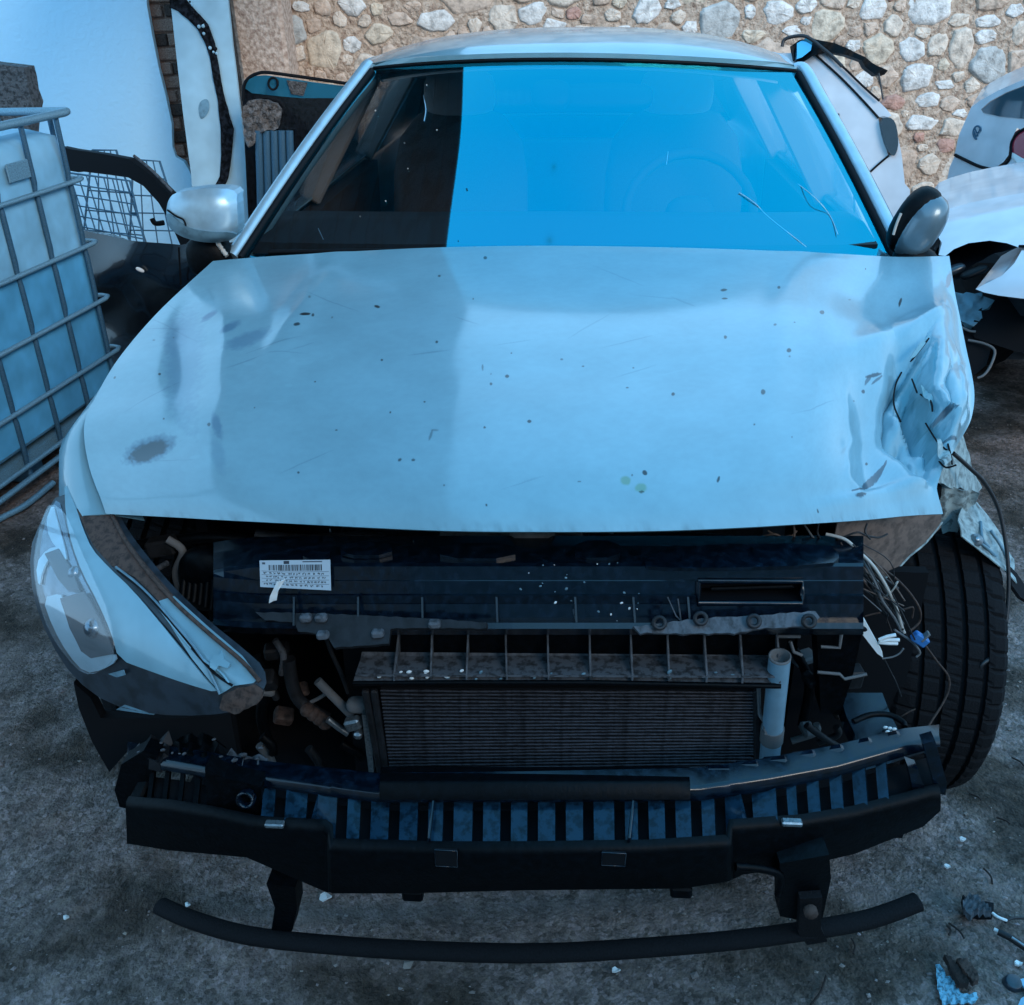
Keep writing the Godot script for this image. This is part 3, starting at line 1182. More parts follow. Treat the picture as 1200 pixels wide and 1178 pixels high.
func car_glass(car: Node3D) -> void:
	var rows := []
	for i in 21:
		var row := PackedVector3Array()
		for j in 41:
			row.append(shield((j - 20) / 20.0, i / 20.0))
		rows.append(row)
	var s := Shape.new()
	s.grid(rows)
	var w := put("windshield", s, M.windshield, car)
	# black printed border and sensor patch behind the glass
	s = Shape.new()
	for e in [[-1.0, -0.982], [0.982, 1.0]]:
		var strip := []
		for i in 13:
			strip.append(PackedVector3Array([shield(e[0], i / 12.0) - Vector3(0, 0.008, 0.006), shield(e[1], i / 12.0) - Vector3(0, 0.008, 0.006)]))
		s.sheet(strip, 0.003)
	var band := []
	for i in 2:
		var row := PackedVector3Array()
		for j in 31:
			row.append(shield((j - 15) / 15.0, 0.975 + 0.025 * i) - Vector3(0, 0.008, 0.006))
		band.append(row)
	s.sheet(band, 0.003)
	put("glass_border", s, M.seal, w)
	s = Shape.new()
	s.blob(Vector3(-0.03, 1.262, -1.01), Vector3(0.05, 0.045, 0.02), 3.5, Basis(Vector3.RIGHT, -0.9))
	put("sensor_housing", s, M.seal, w)
	s = Shape.new()
	s.blob(Vector3(0.11, 1.255, -1.02), Vector3(0.125, 0.036, 0.02), 4.0, Basis(Vector3.RIGHT, -0.7))
	put("cabin_mirror", s, M.seal, w)
	# chips and scratches in the glass
	for c in [[547, 222], [537, 283], [570, 76], [440, 130], [474, 168], [478, 198], [422, 254], [452, 236], [500, 100], [421, 93], [512, 153]]:
		var p := place_on_glass(c[0], c[1])
		s = Shape.new()
		s.blob(p, Vector3(0.0016, 0.0016, 0.0012) * rng.randf_range(0.8, 1.5), 2.0, Basis(), 4, 6)
		put("chip", s, M.wire_white if c[0] < 535 else M.seal, w)
	for line in [[783, 178, 781, 193], [373, 268, 379, 281], [496, 112, 499, 128, 497, 142], [866, 226, 884, 238, 900, 254, 930, 278, 945, 290], [935, 216, 955, 232, 972, 252, 982, 275]]:
		var path := PackedVector3Array()
		for i in range(0, line.size(), 2):
			path.append(place_on_glass(line[i], line[i + 1]))
		s = Shape.new()
		s.tube(curve(path, 4), 0.0011, 4)
		put("scratch", s, M.chrome_trim, w)
	# wiper lying at the base
	s = Shape.new()
	s.tube(PackedVector3Array([shield(-0.9, 0.01) + Vector3(0, 0.012, 0.01), shield(-0.4, 0.015) + Vector3(0, 0.012, 0.01), shield(0.0, 0.005) + Vector3(0, 0.012, 0.008)]), 0.006, 6)
	put("wiper", s, M.seal, car)
	# torn plug of filler hanging at the left foot of the glass
	s = Shape.new()
	s.tube(curve(car_line([252, 268, 254, 282, 260, 292, 266, 300], 1, [1.0, 0.985, 0.965, 0.95])), PackedFloat32Array(range(19).map(func(k): return 0.0035 + 0.003 * absf(sin(k * 1.3)))), 6)
	put("loose_trim", s, M.wire_white, car)

func place_on_glass(u: float, v: float) -> Vector3:
	var best := Vector3.ZERO
	var least := INF
	for i in 21:
		for j in 41:
			var p := shield((j - 20) / 20.0, i / 20.0)
			var d := seen(car_at * p).distance_squared_to(Vector2(u, v))
			if d < least:
				least = d
				best = p
	var h := car_on(u, v, 2, best.z)
	return h + Vector3(0, 0.0008, 0.0006)

func car_cabin(car: Node3D) -> void:
	var s := Shape.new()
	var rows := []
	for p in [Vector2(0.945, -0.60), Vector2(0.965, -0.75), Vector2(0.955, -0.92), Vector2(0.88, -1.0), Vector2(0.7, -1.02)]:
		var row := PackedVector3Array()
		for k in 9:
			row.append(Vector3((k - 4) / 4.0 * 0.76, p.x - 0.012 * absf(k - 4) / 4.0, p.y - 0.06 * pow((k - 4) / 4.0, 2.0)))
		rows.append(row)
	s.sheet(rows, 0.03)
	put("dashboard", s, M.dash, car)
	for x in [-0.36, 0.36]:
		s = Shape.new()
		s.blob(Vector3(x, 0.52, -1.42), Vector3(0.25, 0.10, 0.26), 3.5)
		var seat := put("seat", s, M.cloth, car)
		s = Shape.new()
		s.blob(Vector3(x, 0.84, -1.72), Vector3(0.23, 0.32, 0.075), 3.2, Basis(Vector3.RIGHT, -0.28))
		put("backrest", s, M.cloth, seat)
		s = Shape.new()
		s.blob(Vector3(x, 1.19, -1.80), Vector3(0.12, 0.085, 0.05), 3.2, Basis(Vector3.RIGHT, -0.2))
		put("headrest", s, M.cabin_grey, seat)
	s = Shape.new()
	s.blob(Vector3(0, 0.62, -2.45), Vector3(0.66, 0.34, 0.12), 4.0, Basis(Vector3.RIGHT, -0.3))
	put("rear_seat", s, M.cloth, car)
	s = Shape.new()
	var ring := PackedVector3Array()
	for k in 25:
		var a := TAU * k / 24.0
		ring.append(Vector3(0.36, 0.93, -1.12) + Basis(Vector3.RIGHT, -0.5) * Vector3(cos(a) * 0.18, sin(a) * 0.18, 0))
	s.tube(ring, 0.014, 8)
	s.blob(Vector3(0.36, 0.93, -1.11), Vector3(0.07, 0.06, 0.03), 2.5, Basis(Vector3.RIGHT, -0.5))
	put("steering_wheel", s, M.dash, car)
	for sg in [-1.0, 1.0]:
		s = Shape.new()
		s.box(Vector3(sg * 0.77, 0.68, -1.45), Vector3(0.05, 0.46, 1.6))
		put("door_card", s, M.cloth, car)

# ---------------------------------------------------------------- hood
func dent(p: Vector2) -> float:
	# metres out of the smooth sheet, by where the blow struck
	var h := 0.0
	# one broad hollow, the ridge that rings it, the fold down the torn side
	h += -0.042 * exp(-(pow((p.x - 1026) / 44.0, 2) + pow((p.y - 505) / 66.0, 2)))
	h += 0.003 * exp(-(pow((p.x - (975 + (p.y - 440) * 0.05)) / 24.0, 2) + pow((p.y - 450) / 95.0, 2)))
	h += 0.014 * exp(-(pow((p.x - 1040) / 50.0, 2) + pow((p.y - (398 - (p.x - 1040) * 0.35)) / 16.0, 2)))
	h += -0.009 * exp(-(pow((p.x - 1040) / 46.0, 2) + pow((p.y - 352) / 26.0, 2)))
	h += 0.020 * exp(-(pow((p.x - 1092) / 22.0, 2) + pow((p.y - 395) / 55.0, 2)))
	h += -0.045 * exp(-(pow((p.x - (1070 + (p.y - 480) * 0.28)) / 13.0, 2) + pow((p.y - 488) / 62.0, 2)))
	h += 0.030 * exp(-(pow((p.x - (1106 + (p.y - 480) * 0.12)) / 14.0, 2) + pow((p.y - 475) / 70.0, 2)))
	h += 0.010 * exp(-(pow((p.x - 1020) / 60.0, 2) + pow((p.y - (580 - (p.x - 1020) * 0.3)) / 10.0, 2)))
	h += -0.006 * exp(-(pow((p.x - 216) / 24.0, 2) + pow((p.y - 425) / 70.0, 2)))
	h += 0.003 * exp(-(pow((p.x - 262) / 14.0, 2) + pow((p.y - 400) / 90.0, 2)))
	h += -0.002 * exp(-(pow((p.x - 300) / 70.0, 2) + pow((p.y - 395) / 14.0, 2)))
	h += -0.004 * exp(-(pow((p.x - 175) / 40.0, 2) + pow((p.y - 528) / 18.0, 2)))
	h += 0.003 * sin(p.x * 0.012 + p.y * 0.006) * sin(p.y * 0.014 - p.x * 0.004)
	return h

const HOOD_ROWS := 121
const HOOD_COLS := 251
# sharp folds of the struck corner: lines on the sheet, their height (metres) and half width (pixels)
const FOLDS := [
	[[1090, 396, 1068, 428, 1052, 455, 1047, 480, 1056, 502, 1074, 518, 1092, 546, 1098, 566], -0.026, 8.0],
	[[1082, 420, 1066, 446, 1062, 470, 1070, 494, 1086, 516], 0.016, 6.0],
	[[1078, 440, 1074, 468, 1082, 496, 1098, 528, 1104, 546], -0.024, 6.0],
	[[1092, 424, 1086, 452, 1094, 482, 1108, 512, 1114, 530], 0.026, 7.0],
	[[1100, 430, 1102, 462, 1110, 492, 1116, 512], -0.014, 6.0],
	[[1112, 420, 1122, 456, 1124, 492, 1116, 522], 0.018, 9.0],
	[[1056, 462, 1062, 482, 1074, 500], 0.012, 4.0],
	[[1070, 500, 1082, 524, 1094, 552], 0.014, 5.0],
	[[1084, 470, 1094, 496, 1106, 520], -0.014, 4.0],
	[[1047, 402, 1076, 386, 1104, 376], 0.008, 9.0],
	[[992, 446, 1002, 500, 1000, 550, 1010, 586], 0.006, 12.0],
	[[1040, 584, 1072, 566, 1096, 560], 0.008, 8.0]]

func creases(q: Vector2, rough: FastNoiseLite) -> float:
	if q.x < 950.0 or q.y < 350.0:
		return 0.0
	var h := 0.0
	var wob := Vector2(sin(q.y * 0.085 + 1.3 * sin(q.x * 0.05)) + 0.5 * sin(q.y * 0.19 + q.x * 0.11), 1.2 * sin(q.x * 0.07 + q.y * 0.03)) * 2.6
	for f in FOLDS:
		var l: Array = f[0]
		var d := INF
		var along_t := 0.0
		for i in range(0, l.size() - 2, 2):
			var a := Vector2(l[i], l[i + 1])
			var b := Vector2(l[i + 2], l[i + 3])
			var p := Geometry2D.get_closest_point_to_segment(q + wob, a, b)
			var e := p.distance_to(q + wob)
			if e < d:
				d = e
				along_t = (i / 2.0 + a.distance_to(p) / maxf(a.distance_to(b), 1.0)) / (l.size() / 2.0 - 1.0)
		h += 1.35 * float(f[1]) * exp(-d / float(f[2])) * sin(PI * clampf(0.08 + 0.84 * along_t, 0, 1))
	return h

func car_hood(car: Node3D) -> void:
	var back := even(curve(car_line([250, 308, 320, 302, 430, 296, 530, 292, 660, 290, 800, 292, 950, 298, 1050, 303, 1112, 302], 1, [0.955, 0.963, 0.973, 0.98, 0.985, 0.983, 0.975, 0.966, 0.965])), 901)
	var front := even(curve(car_line([125, 594, 200, 598, 300, 604, 500, 613, 640, 615, 760, 614, 880, 609, 1000, 602, 1060, 597, 1104, 595], 1, [0.768, 0.795, 0.82, 0.845, 0.85, 0.849, 0.842, 0.82, 0.80, 0.785])), 901)
	var left := even(curve(car_line([250, 308, 192, 362, 142, 420, 113, 468, 100, 500, 106, 548, 125, 597], 1, [0.955, 0.918, 0.882, 0.85, 0.83, 0.797, 0.768])), 901)
	var right := even(curve(car_line([1112, 302, 1119, 350, 1130, 405, 1140, 458, 1136, 492, 1118, 526, 1104, 552, 1097, 575, 1104, 598], 1, [0.965, 0.935, 0.905, 0.873, 0.857, 0.842, 0.826, 0.806, 0.785])), 901)
	var crush := noise(FastNoiseLite.TYPE_SIMPLEX_SMOOTH, 1.0, 3, 41)
	crush.fractal_type = FastNoiseLite.FRACTAL_RIDGED
	hood_rows = []
	for i in HOOD_ROWS:
		var t := i / float(HOOD_ROWS - 1)
		var row := PackedVector3Array()
		for j in HOOD_COLS:
			var s := 0.80 * j / 150.0 if j < 150 else 0.80 + 0.20 * (j - 150) / float(HOOD_COLS - 151)
			var js := int(round(s * 900.0))
			var it := int(round(t * 900.0))
			var p := back[js] * (1.0 - t) + front[js] * t + left[it] * (1.0 - s) + right[it] * s
			p -= back[0] * ((1 - s) * (1 - t)) + back[900] * (s * (1 - t)) + front[0] * ((1 - s) * t) + front[900] * (s * t)
			p.y += 0.017 * sin(PI * pow(t, 1.5)) * minf(1.0, 1.7 * sin(PI * s))
			# two pressed lines that run forward from the cowl
			for c in [0.17 + 0.09 * t, 0.80 - 0.06 * t]:
				p.y += 0.005 * exp(-pow((s - c) / 0.02, 2)) * sin(PI * minf(1.0, t + 0.1))
			# the rolled front lip
			p.y -= 0.008 * pow(clampf((t - 0.965) / 0.035, 0, 1), 2)
			var q := seen(car_at * p)
			var edge := clampf(minf(minf(s, 1 - s) / 0.02, minf(t, 1 - t) / 0.03), 0, 1)
			var d := dent(q)
			d += creases(q, crush)
			p.y += d * lerpf(0.35, 1.0, edge)
			p.x += d * 0.3 * edge
			row.append(p)
		hood_rows.append(row)
	var sh := Shape.new()
	sh.sheet(hood_rows, -0.004)
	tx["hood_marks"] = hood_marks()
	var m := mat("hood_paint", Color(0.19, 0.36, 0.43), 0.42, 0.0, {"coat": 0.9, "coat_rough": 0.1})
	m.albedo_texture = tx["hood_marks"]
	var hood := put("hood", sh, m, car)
	hood.set_meta("label", "crumpled hood with scuffs and a torn right corner")
	# slivers of torn metal along the deepest fold
	var known := []
	for q in [[1040, 400], [1085, 395], [1120, 400], [1030, 450], [1070, 450], [1120, 450], [1040, 500], [1080, 500], [1120, 495], [1050, 550], [1090, 550], [1100, 575], [1060, 580]]:
		known.append([q[0], q[1], on_hood(q[0], q[1]).y])
	var lie := surface(known, 1)
	for f in [[[1090, 397, 1084, 408, 1072, 424, 1064, 430, 1076, 412], 0.014, "torn_paint"], [[1076, 466, 1086, 470, 1092, 484, 1090, 492, 1082, 478], 0.020, "torn_paint"], [[1096, 520, 1108, 534, 1114, 546, 1106, 554, 1098, 540], 0.012, "inner_panel"], [[1108, 486, 1113, 494, 1112, 512, 1107, 504], 0.016, "paint_dull"]]:
		sh = Shape.new()
		var raise: float = f[1]
		patch(sh, px(f[0]), lie, 4.0, 0.002, func(u: float, v: float) -> Vector3: return Vector3(0, raise + 0.004 * sin(u * 0.3 + v * 0.2), 0))
		put("torn_flap", sh, M[f[2]], hood)
	for l in [[1088, 400, 1076, 416, 1066, 428], [1056, 440, 1049, 455, 1047, 478, 1055, 498], [1068, 448, 1074, 464], [1078, 466, 1090, 474, 1092, 486], [1100, 545, 1108, 552, 1120, 549], [1110, 524, 1114, 540, 1115, 548], [1084, 500, 1098, 522, 1112, 534]]:
		var path := PackedVector3Array()
		for i in range(0, l.size(), 2):
			path.append(on_hood(l[i], l[i + 1]) + Vector3(0, 0.006, 0))
		sh = Shape.new()
		sh.tube(curve(path, 4), 0.0016, 5)
		put("crack", sh, M.seal, hood)

func on_hood(u: float, v: float) -> Vector3:
	var best := Vector3.ZERO
	var least := INF
	for i in range(0, HOOD_ROWS, 2):
		for j in range(0, HOOD_COLS, 2):
			var p: Vector3 = hood_rows[i][j]
			var d := seen(car_at * p).distance_squared_to(Vector2(u, v))
			if d < least:
				least = d
				best = p
	return car_on(u, v, 1, best.y + 0.003)

# the print of dirt, scratches and bared filler on the sheet, in the sheet's own coordinates
func hood_marks() -> ImageTexture:
	var w := 1792
	var h := 512
	var im := Image.create(w, h, false, Image.FORMAT_RGB8)
	var dust := noise(FastNoiseLite.TYPE_SIMPLEX_SMOOTH, 0.006, 4, 51)
	var fine := noise(FastNoiseLite.TYPE_SIMPLEX_SMOOTH, 0.05, 3, 52)
	for y in h:
		for x in w:
			var k := 0.97 + 0.05 * dust.get_noise_2d(x, y * 2.0) + 0.02 * fine.get_noise_2d(x, y * 2.0)
			# grime along the front lip
			var e := clampf((y - h * 0.985) / (h * 0.015), 0, 1) * clampf(-0.1 + 1.6 * dust.get_noise_2d(x * 1.5, 3.0) + fine.get_noise_2d(x, y), 0, 1)
			im.set_pixel(x, y, Color(k, k, k).lerp(Color(0.30, 0.28, 0.26), e * 0.25))
	var spots := [[848, 342, 5, 2, 0.1, 1.0], [849, 352, 5, 1.4, 0, 0.8], [912, 339, 2, 2, 0, 0.8], [963, 368, 3, 3, 0, 0.9], [850, 397, 2.4, 2.4, 0, 0.9], [923, 413, 3, 3, 0, 0.9], [894, 461, 3, 4, 0, 0.8], [841, 563, 1.6, 5, -0.2, 0.8], [1054, 357, 2, 7, -0.3, 0.9],
		[442, 361, 4, 2, -0.3, 0.8], [569, 304, 2.5, 2.5, 0, 0.9], [565, 433, 1.4, 5, 0, 0.4], [594, 443, 2.5, 2.5, 0, 1], [576, 452, 2.2, 2.2, 0, 0.7], [620, 496, 3, 2.4, 0, 0.9], [788, 464, 2.8, 2.4, 0, 1], [755, 556, 3, 4, 0.5, 1], [357, 370, 8, 2, 0.05, 0.9], [367, 371, 2.4, 2.4, 0, 0.6],
		[348, 382, 5, 2.4, 0.3, 0.6], [188, 440, 2, 2, 0, 0.8], [245, 499, 3, 3, 0, 0.5], [135, 444, 2, 2, 0, 0.6], [469, 541, 3, 2, 0.7, 0.5], [484, 541, 3, 1.6, 0, 0.5], [505, 512, 2, 9, -0.3, 0.25], [510, 506, 6, 2, 0, 0.2], [512, 403, 2, 2, 0, 0.6], [1014, 546, 2, 2, 0, 0.8], [678, 566, 3, 1.4, 0, 0.4]]
	for q in spots:
		blot(im, q[0], q[1], q[2] * 0.75, q[3] * 0.75, q[4], Color(0.03, 0.04, 0.05), q[5], 0.4)
	blot(im, 175, 530, 29, 12, 0.35, Color(0.42, 0.50, 0.58), 0.9, 0.6)
	blot(im, 174, 531, 23, 9, 0.35, Color(0.20, 0.20, 0.23), 1.0, 0.3)
	var lines := RandomNumberGenerator.new()
	lines.seed = 91
	for k in 34:
		var u := lines.randf_range(170, 1000)
		var v := lines.randf_range(320, 590)
		var lean := lines.randf_range(-0.6, 0.6)
		blot(im, u, v, lines.randf_range(8, 34), lines.randf_range(0.5, 0.9), lean, Color(0.72, 0.76, 0.78) if k % 3 else Color(1, 1, 1), lines.randf_range(0.25, 0.6), 0.6)
	for k in 34:
		blot(im, lines.randf_range(150, 1040), lines.randf_range(310, 600), lines.randf_range(0.8, 1.6), lines.randf_range(0.8, 1.4), 0.0, Color(0.1, 0.11, 0.12), lines.randf_range(0.3, 0.8), 0.5)
	blot(im, 733, 565, 6, 5, 0, Color(0.75, 0.78, 0.52), 0.6, 0.5)
	blot(im, 751, 574, 6, 5, 0, Color(0.70, 0.78, 0.5), 0.55, 0.5)
	blot(im, 750, 577, 3, 1.5, 0, Color(0.12, 0.14, 0.05), 0.8, 0.4)
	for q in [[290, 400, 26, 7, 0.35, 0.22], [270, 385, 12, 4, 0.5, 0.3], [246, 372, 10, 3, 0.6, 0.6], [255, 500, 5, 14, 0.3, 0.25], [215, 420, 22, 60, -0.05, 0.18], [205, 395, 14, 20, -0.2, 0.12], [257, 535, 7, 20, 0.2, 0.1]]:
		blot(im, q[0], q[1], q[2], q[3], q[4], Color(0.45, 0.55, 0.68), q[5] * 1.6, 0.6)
	for q in [[356, 427, 12, 2.4, 0.15], [343, 425, 4, 3, 0], [293, 428, 8, 2, 0], [338, 454, 5, 2, 0], [230, 537, 6, 2, 0.2]]:
		blot(im, q[0], q[1], q[2], q[3], q[4], Color(1.0, 1.0, 1.0), 0.8, 0.4)
	# the crescent and the tick left by the blow
	for k in 24:
		var a := k / 23.0
		blot(im, lerpf(1000, 1038, a), 576 - 3 * sin(a * 2.0) - 28 * pow(a, 2.2), 4.0, 1.2 + 3.0 * sin(PI * a), 0.3 + 1.0 * a, Color(0.24, 0.30, 0.36), 0.75, 0.4)
	for q in [[1022, 441, 9, 2, 0.25, 0.9], [1016, 446, 8, 2, 1.0, 0.6], [1026, 446, 9, 1.4, 0.7, 0.6], [1010, 460, 2, 2, 0, 0.9], [1108, 488, 4, 12, 0.0, 0.7], [1110, 478, 2, 6, 0.4, 0.5], [1112, 517, 7, 3, 0.2, 0.6], [1008, 583, 5, 1.4, 0, 0.9]]:
		blot(im, q[0], q[1], q[2], q[3], q[4], Color(0.16, 0.20, 0.25), q[5], 0.35)
	for q in [[1062, 470, 12, 26, 0.1, 0.5], [1082, 490, 14, 34, 0.25, 0.55], [1072, 440, 8, 24, -0.5, 0.45], [1096, 516, 10, 22, 0.4, 0.45]]:
		blot(im, q[0], q[1], q[2], q[3], q[4], Color(0.50, 0.66, 0.66), q[5], 0.7)
	blot(im, 1111, 330, 3, 9, -0.2, Color(1.0, 0.5, 0.42), 0.7, 0.5)
	return ImageTexture.create_from_image(im)

# one soft-edged oval mark at a measured place, turned by lean
func blot(im: Image, u: float, v: float, ru: float, rv: float, lean: float, c: Color, strength: float, soft: float) -> void:
	var at := Vector2i.ZERO
	var least := INF
	for i in range(0, HOOD_ROWS, 3):
		for j in range(0, HOOD_COLS, 3):
			var d := seen(car_at * hood_rows[i][j]).distance_squared_to(Vector2(u, v))
			if d < least:
				least = d
				at = Vector2i(j, i)
	var o := seen(car_at * hood_rows[at.y][at.x])
	var j2 := at.x + 4 if at.x < HOOD_COLS - 5 else at.x - 4
	var i2 := at.y + 4 if at.y < HOOD_ROWS - 5 else at.y - 4
	var ej := (seen(car_at * hood_rows[at.y][j2]) - o) / float(j2 - at.x)
	var ei := (seen(car_at * hood_rows[i2][at.x]) - o) / float(i2 - at.y)
	var kx := im.get_width() / float(HOOD_COLS - 1)
	var ky := im.get_height() / float(HOOD_ROWS - 1)
	var det := ej.x * ei.y - ej.y * ei.x
	var off := Vector2(u, v) - o
	var cx := (at.x + (off.x * ei.y - off.y * ei.x) / det) * kx
	var cy := (at.y + (ej.x * off.y - ej.y * off.x) / det) * ky
	var rough := noise(FastNoiseLite.TYPE_SIMPLEX_SMOOTH, 0.06, 2, 55)
	var reach := maxf(ru, rv) * 1.5
	var rx := int(reach / absf(ej.x) * kx) + 2
	var ry := int(reach / absf(ei.y) * ky) + 2
	for y in range(maxi(0, int(cy) - ry), mini(im.get_height(), int(cy) + ry + 1)):
		for x in range(maxi(0, int(cx) - rx), mini(im.get_width(), int(cx) + rx + 1)):
			var q := ej * ((x - cx) / kx) + ei * ((y - cy) / ky)
			var a := Vector2(q.x * cos(lean) - q.y * sin(lean), q.x * sin(lean) + q.y * cos(lean))
			var r := sqrt(pow(a.x / ru, 2) + pow(a.y / rv, 2)) + 0.25 * rough.get_noise_2d(x, y * 1.5)
			var k := clampf((1.0 - r) / maxf(soft, 0.05) + 0.5, 0, 1) * strength
			if k > 0.0:
				im.set_pixel(x, y, im.get_pixel(x, y).lerp(c, k))

# ---------------------------------------------------------------- fenders
func car_fenders(car: Node3D) -> void:
	# left of the photograph: whole
	var rows := []
	var rim := even(curve(car_line([250, 308, 192, 362, 142, 420, 113, 468, 100, 500, 106, 548, 125, 597], 1, [0.955, 0.918, 0.882, 0.85, 0.83, 0.797, 0.768])), 31)
	for i in 31:
		var p := rim[i]
		var t := i / 30.0
		var out := 0.02 + 0.035 * smoothstep(0.55, 0.8, t) + 0.02 * smoothstep(0.8, 1.0, t)
		var arch := 0.66 if absf(p.z) < 0.30 else 0.56
		var row := PackedVector3Array([p + Vector3(0.06, -0.02, 0), p + Vector3(0.0, -0.010, 0), p + Vector3(-out * 0.55, -0.014, 0), p + Vector3(-out, -0.035, 0.0)])
		row.append(Vector3(p.x - out - 0.01, lerpf(p.y, arch, 0.5), p.z))
		row.append(Vector3(p.x - out - 0.004, arch, p.z))
		row.append(Vector3(p.x - out + 0.05, arch - 0.01, p.z))
		rows.append(row)
	var s := Shape.new()
	s.sheet(rows, 0.002)
	put("fender", s, M.paint, car)
	# arch liner behind it
	s = Shape.new()
	s.slab(PackedVector3Array([Vector3(-0.60, 0.2, -0.45), Vector3(-0.60, 0.8, -0.45), Vector3(-0.60, 0.74, 0.30), Vector3(-0.60, 0.2, 0.34)]), Vector3(0.02, 0, 0))
	put("inner_fender", s, M.engine_dark, car)
	s = Shape.new()
	s.slab(PackedVector3Array([Vector3(0.60, 0.25, -0.45), Vector3(0.60, 0.83, -0.45), Vector3(0.60, 0.70, 0.12), Vector3(0.60, 0.25, 0.25)]), Vector3(-0.02, 0, 0))
	put("inner_fender", s, M.engine_dark, car)
	s = Shape.new()
	s.box(Vector3(0.555, 0.36, 0.30), Vector3(0.20, 0.56, 0.02))
	put("arch_liner", s, M.engine_dark, car)
	# right of the photograph: remnants
	var skin := surface([[965, 640, 0.40], [1000, 605, 0.36], [1100, 600, 0.24], [1100, 622, 0.22], [1045, 668, 0.30], [1005, 690, 0.36]], 2)
	s = Shape.new()
	patch(s, px([985, 596, 1104, 590, 1103, 618, 1085, 636, 1066, 652, 1046, 672, 1018, 684, 996, 672, 975, 646]), skin, 10.0, 0.002)
	var liner := put("fender_liner", s, M.liner, car)
	s = Shape.new()
	s.tube(curve(PackedVector3Array([skin.call(1104, 612), skin.call(1085, 636), skin.call(1066, 652), skin.call(1046, 672), skin.call(1022, 684)]), 4), 0.0022, 6)
	put("bare_edge", s, M.inner_panel, liner)
	# pressed end of the torn fender: top flange, front cheek, twisted tongue
	var top := surface([[1095, 535, 0.20], [1125, 512, 0.05], [1150, 575, 0.02], [1100, 565, 0.18], [1120, 575, 0.12]], 2)
	s = Shape.new()
	patch(s, px([1108, 528, 1128, 506, 1139, 545, 1151, 572, 1147, 577, 1118, 572, 1099, 566, 1095, 556]), top, 7.0, 0.0015, func(u: float, v: float) -> Vector3: return Vector3(0, 0.004 * sin(u * 0.3) * sin(v * 0.25), 0))
	var torn := put("torn_fender", s, M.inner_panel, car)
	torn.set_meta("label", "torn end of the right fender hanging over the tyre")
	s = Shape.new()
	patch(s, px([1099, 566, 1118, 572, 1147, 577, 1143, 592, 1126, 606, 1122, 624, 1104, 624, 1098, 600, 1096, 578]), flat_in_car(2, 0.135), 8.0, 0.0015, func(u: float, v: float) -> Vector3: return Vector3(0, 0, 0.006 * sin(u * 0.28)))
	put("cheek", s, M.inner_panel, torn)
	s = Shape.new()
	patch(s, px([1096, 562, 1104, 570, 1103, 582, 1099, 592, 1094, 580]), flat_in_car(2, 0.15), 5.0, 0.002)
	put("fold", s, M.seal, torn)
	var tongue := surface([[1124, 590, 0.14], [1126, 630, 0.20], [1150, 600, 0.10], [1160, 640, 0.16], [1190, 675, 0.18], [1180, 640, 0.10]], 2)
	s = Shape.new()
	patch(s, px([1128, 590, 1146, 588, 1162, 612, 1178, 634, 1188, 656, 1191, 684, 1180, 672, 1160, 655, 1142, 640, 1128, 628, 1123, 610]), tongue, 7.0, 0.002, func(u: float, v: float) -> Vector3: return Vector3(0, 0.003 * sin((u - v) * 0.3), 0.003 * sin((u - v) * 0.3)))
	put("tongue", s, M.inner_panel, torn)
	for l in [[1148, 612, 1150, 632, 1158, 642], [1160, 622, 1172, 640, 1182, 660], [1141, 634, 1152, 640, 1166, 652]]:
		s = Shape.new()
		var path := PackedVector3Array()
		for i in range(0, l.size(), 2):
			path.append(tongue.call(l[i], l[i + 1]) + Vector3(0, 0.003, 0.004))
		s.tube(curve(path, 4), 0.003, 6)
		put("ridge", s, M.paint_dull, torn)
	s = Shape.new()
	var stud: Vector3 = tongue.call(1143, 634)
	s.lathe([Vector2(0.012, 0), Vector2(0.012, 0.006), Vector2(0.006, 0.007), Vector2(0.006, 0.012), Vector2(0.0, 0.012)], 12, Transform3D(Basis(Vector3.RIGHT, 0.7), stud))
	put("bolt", s, M.bare_metal, torn)
	s = Shape.new()
	patch(s, px([1184, 664, 1192, 672, 1204, 690, 1206, 706, 1196, 700, 1186, 686]), tongue, 7.0, 0.006)
	put("rubber_end", s, M.rubber, torn)

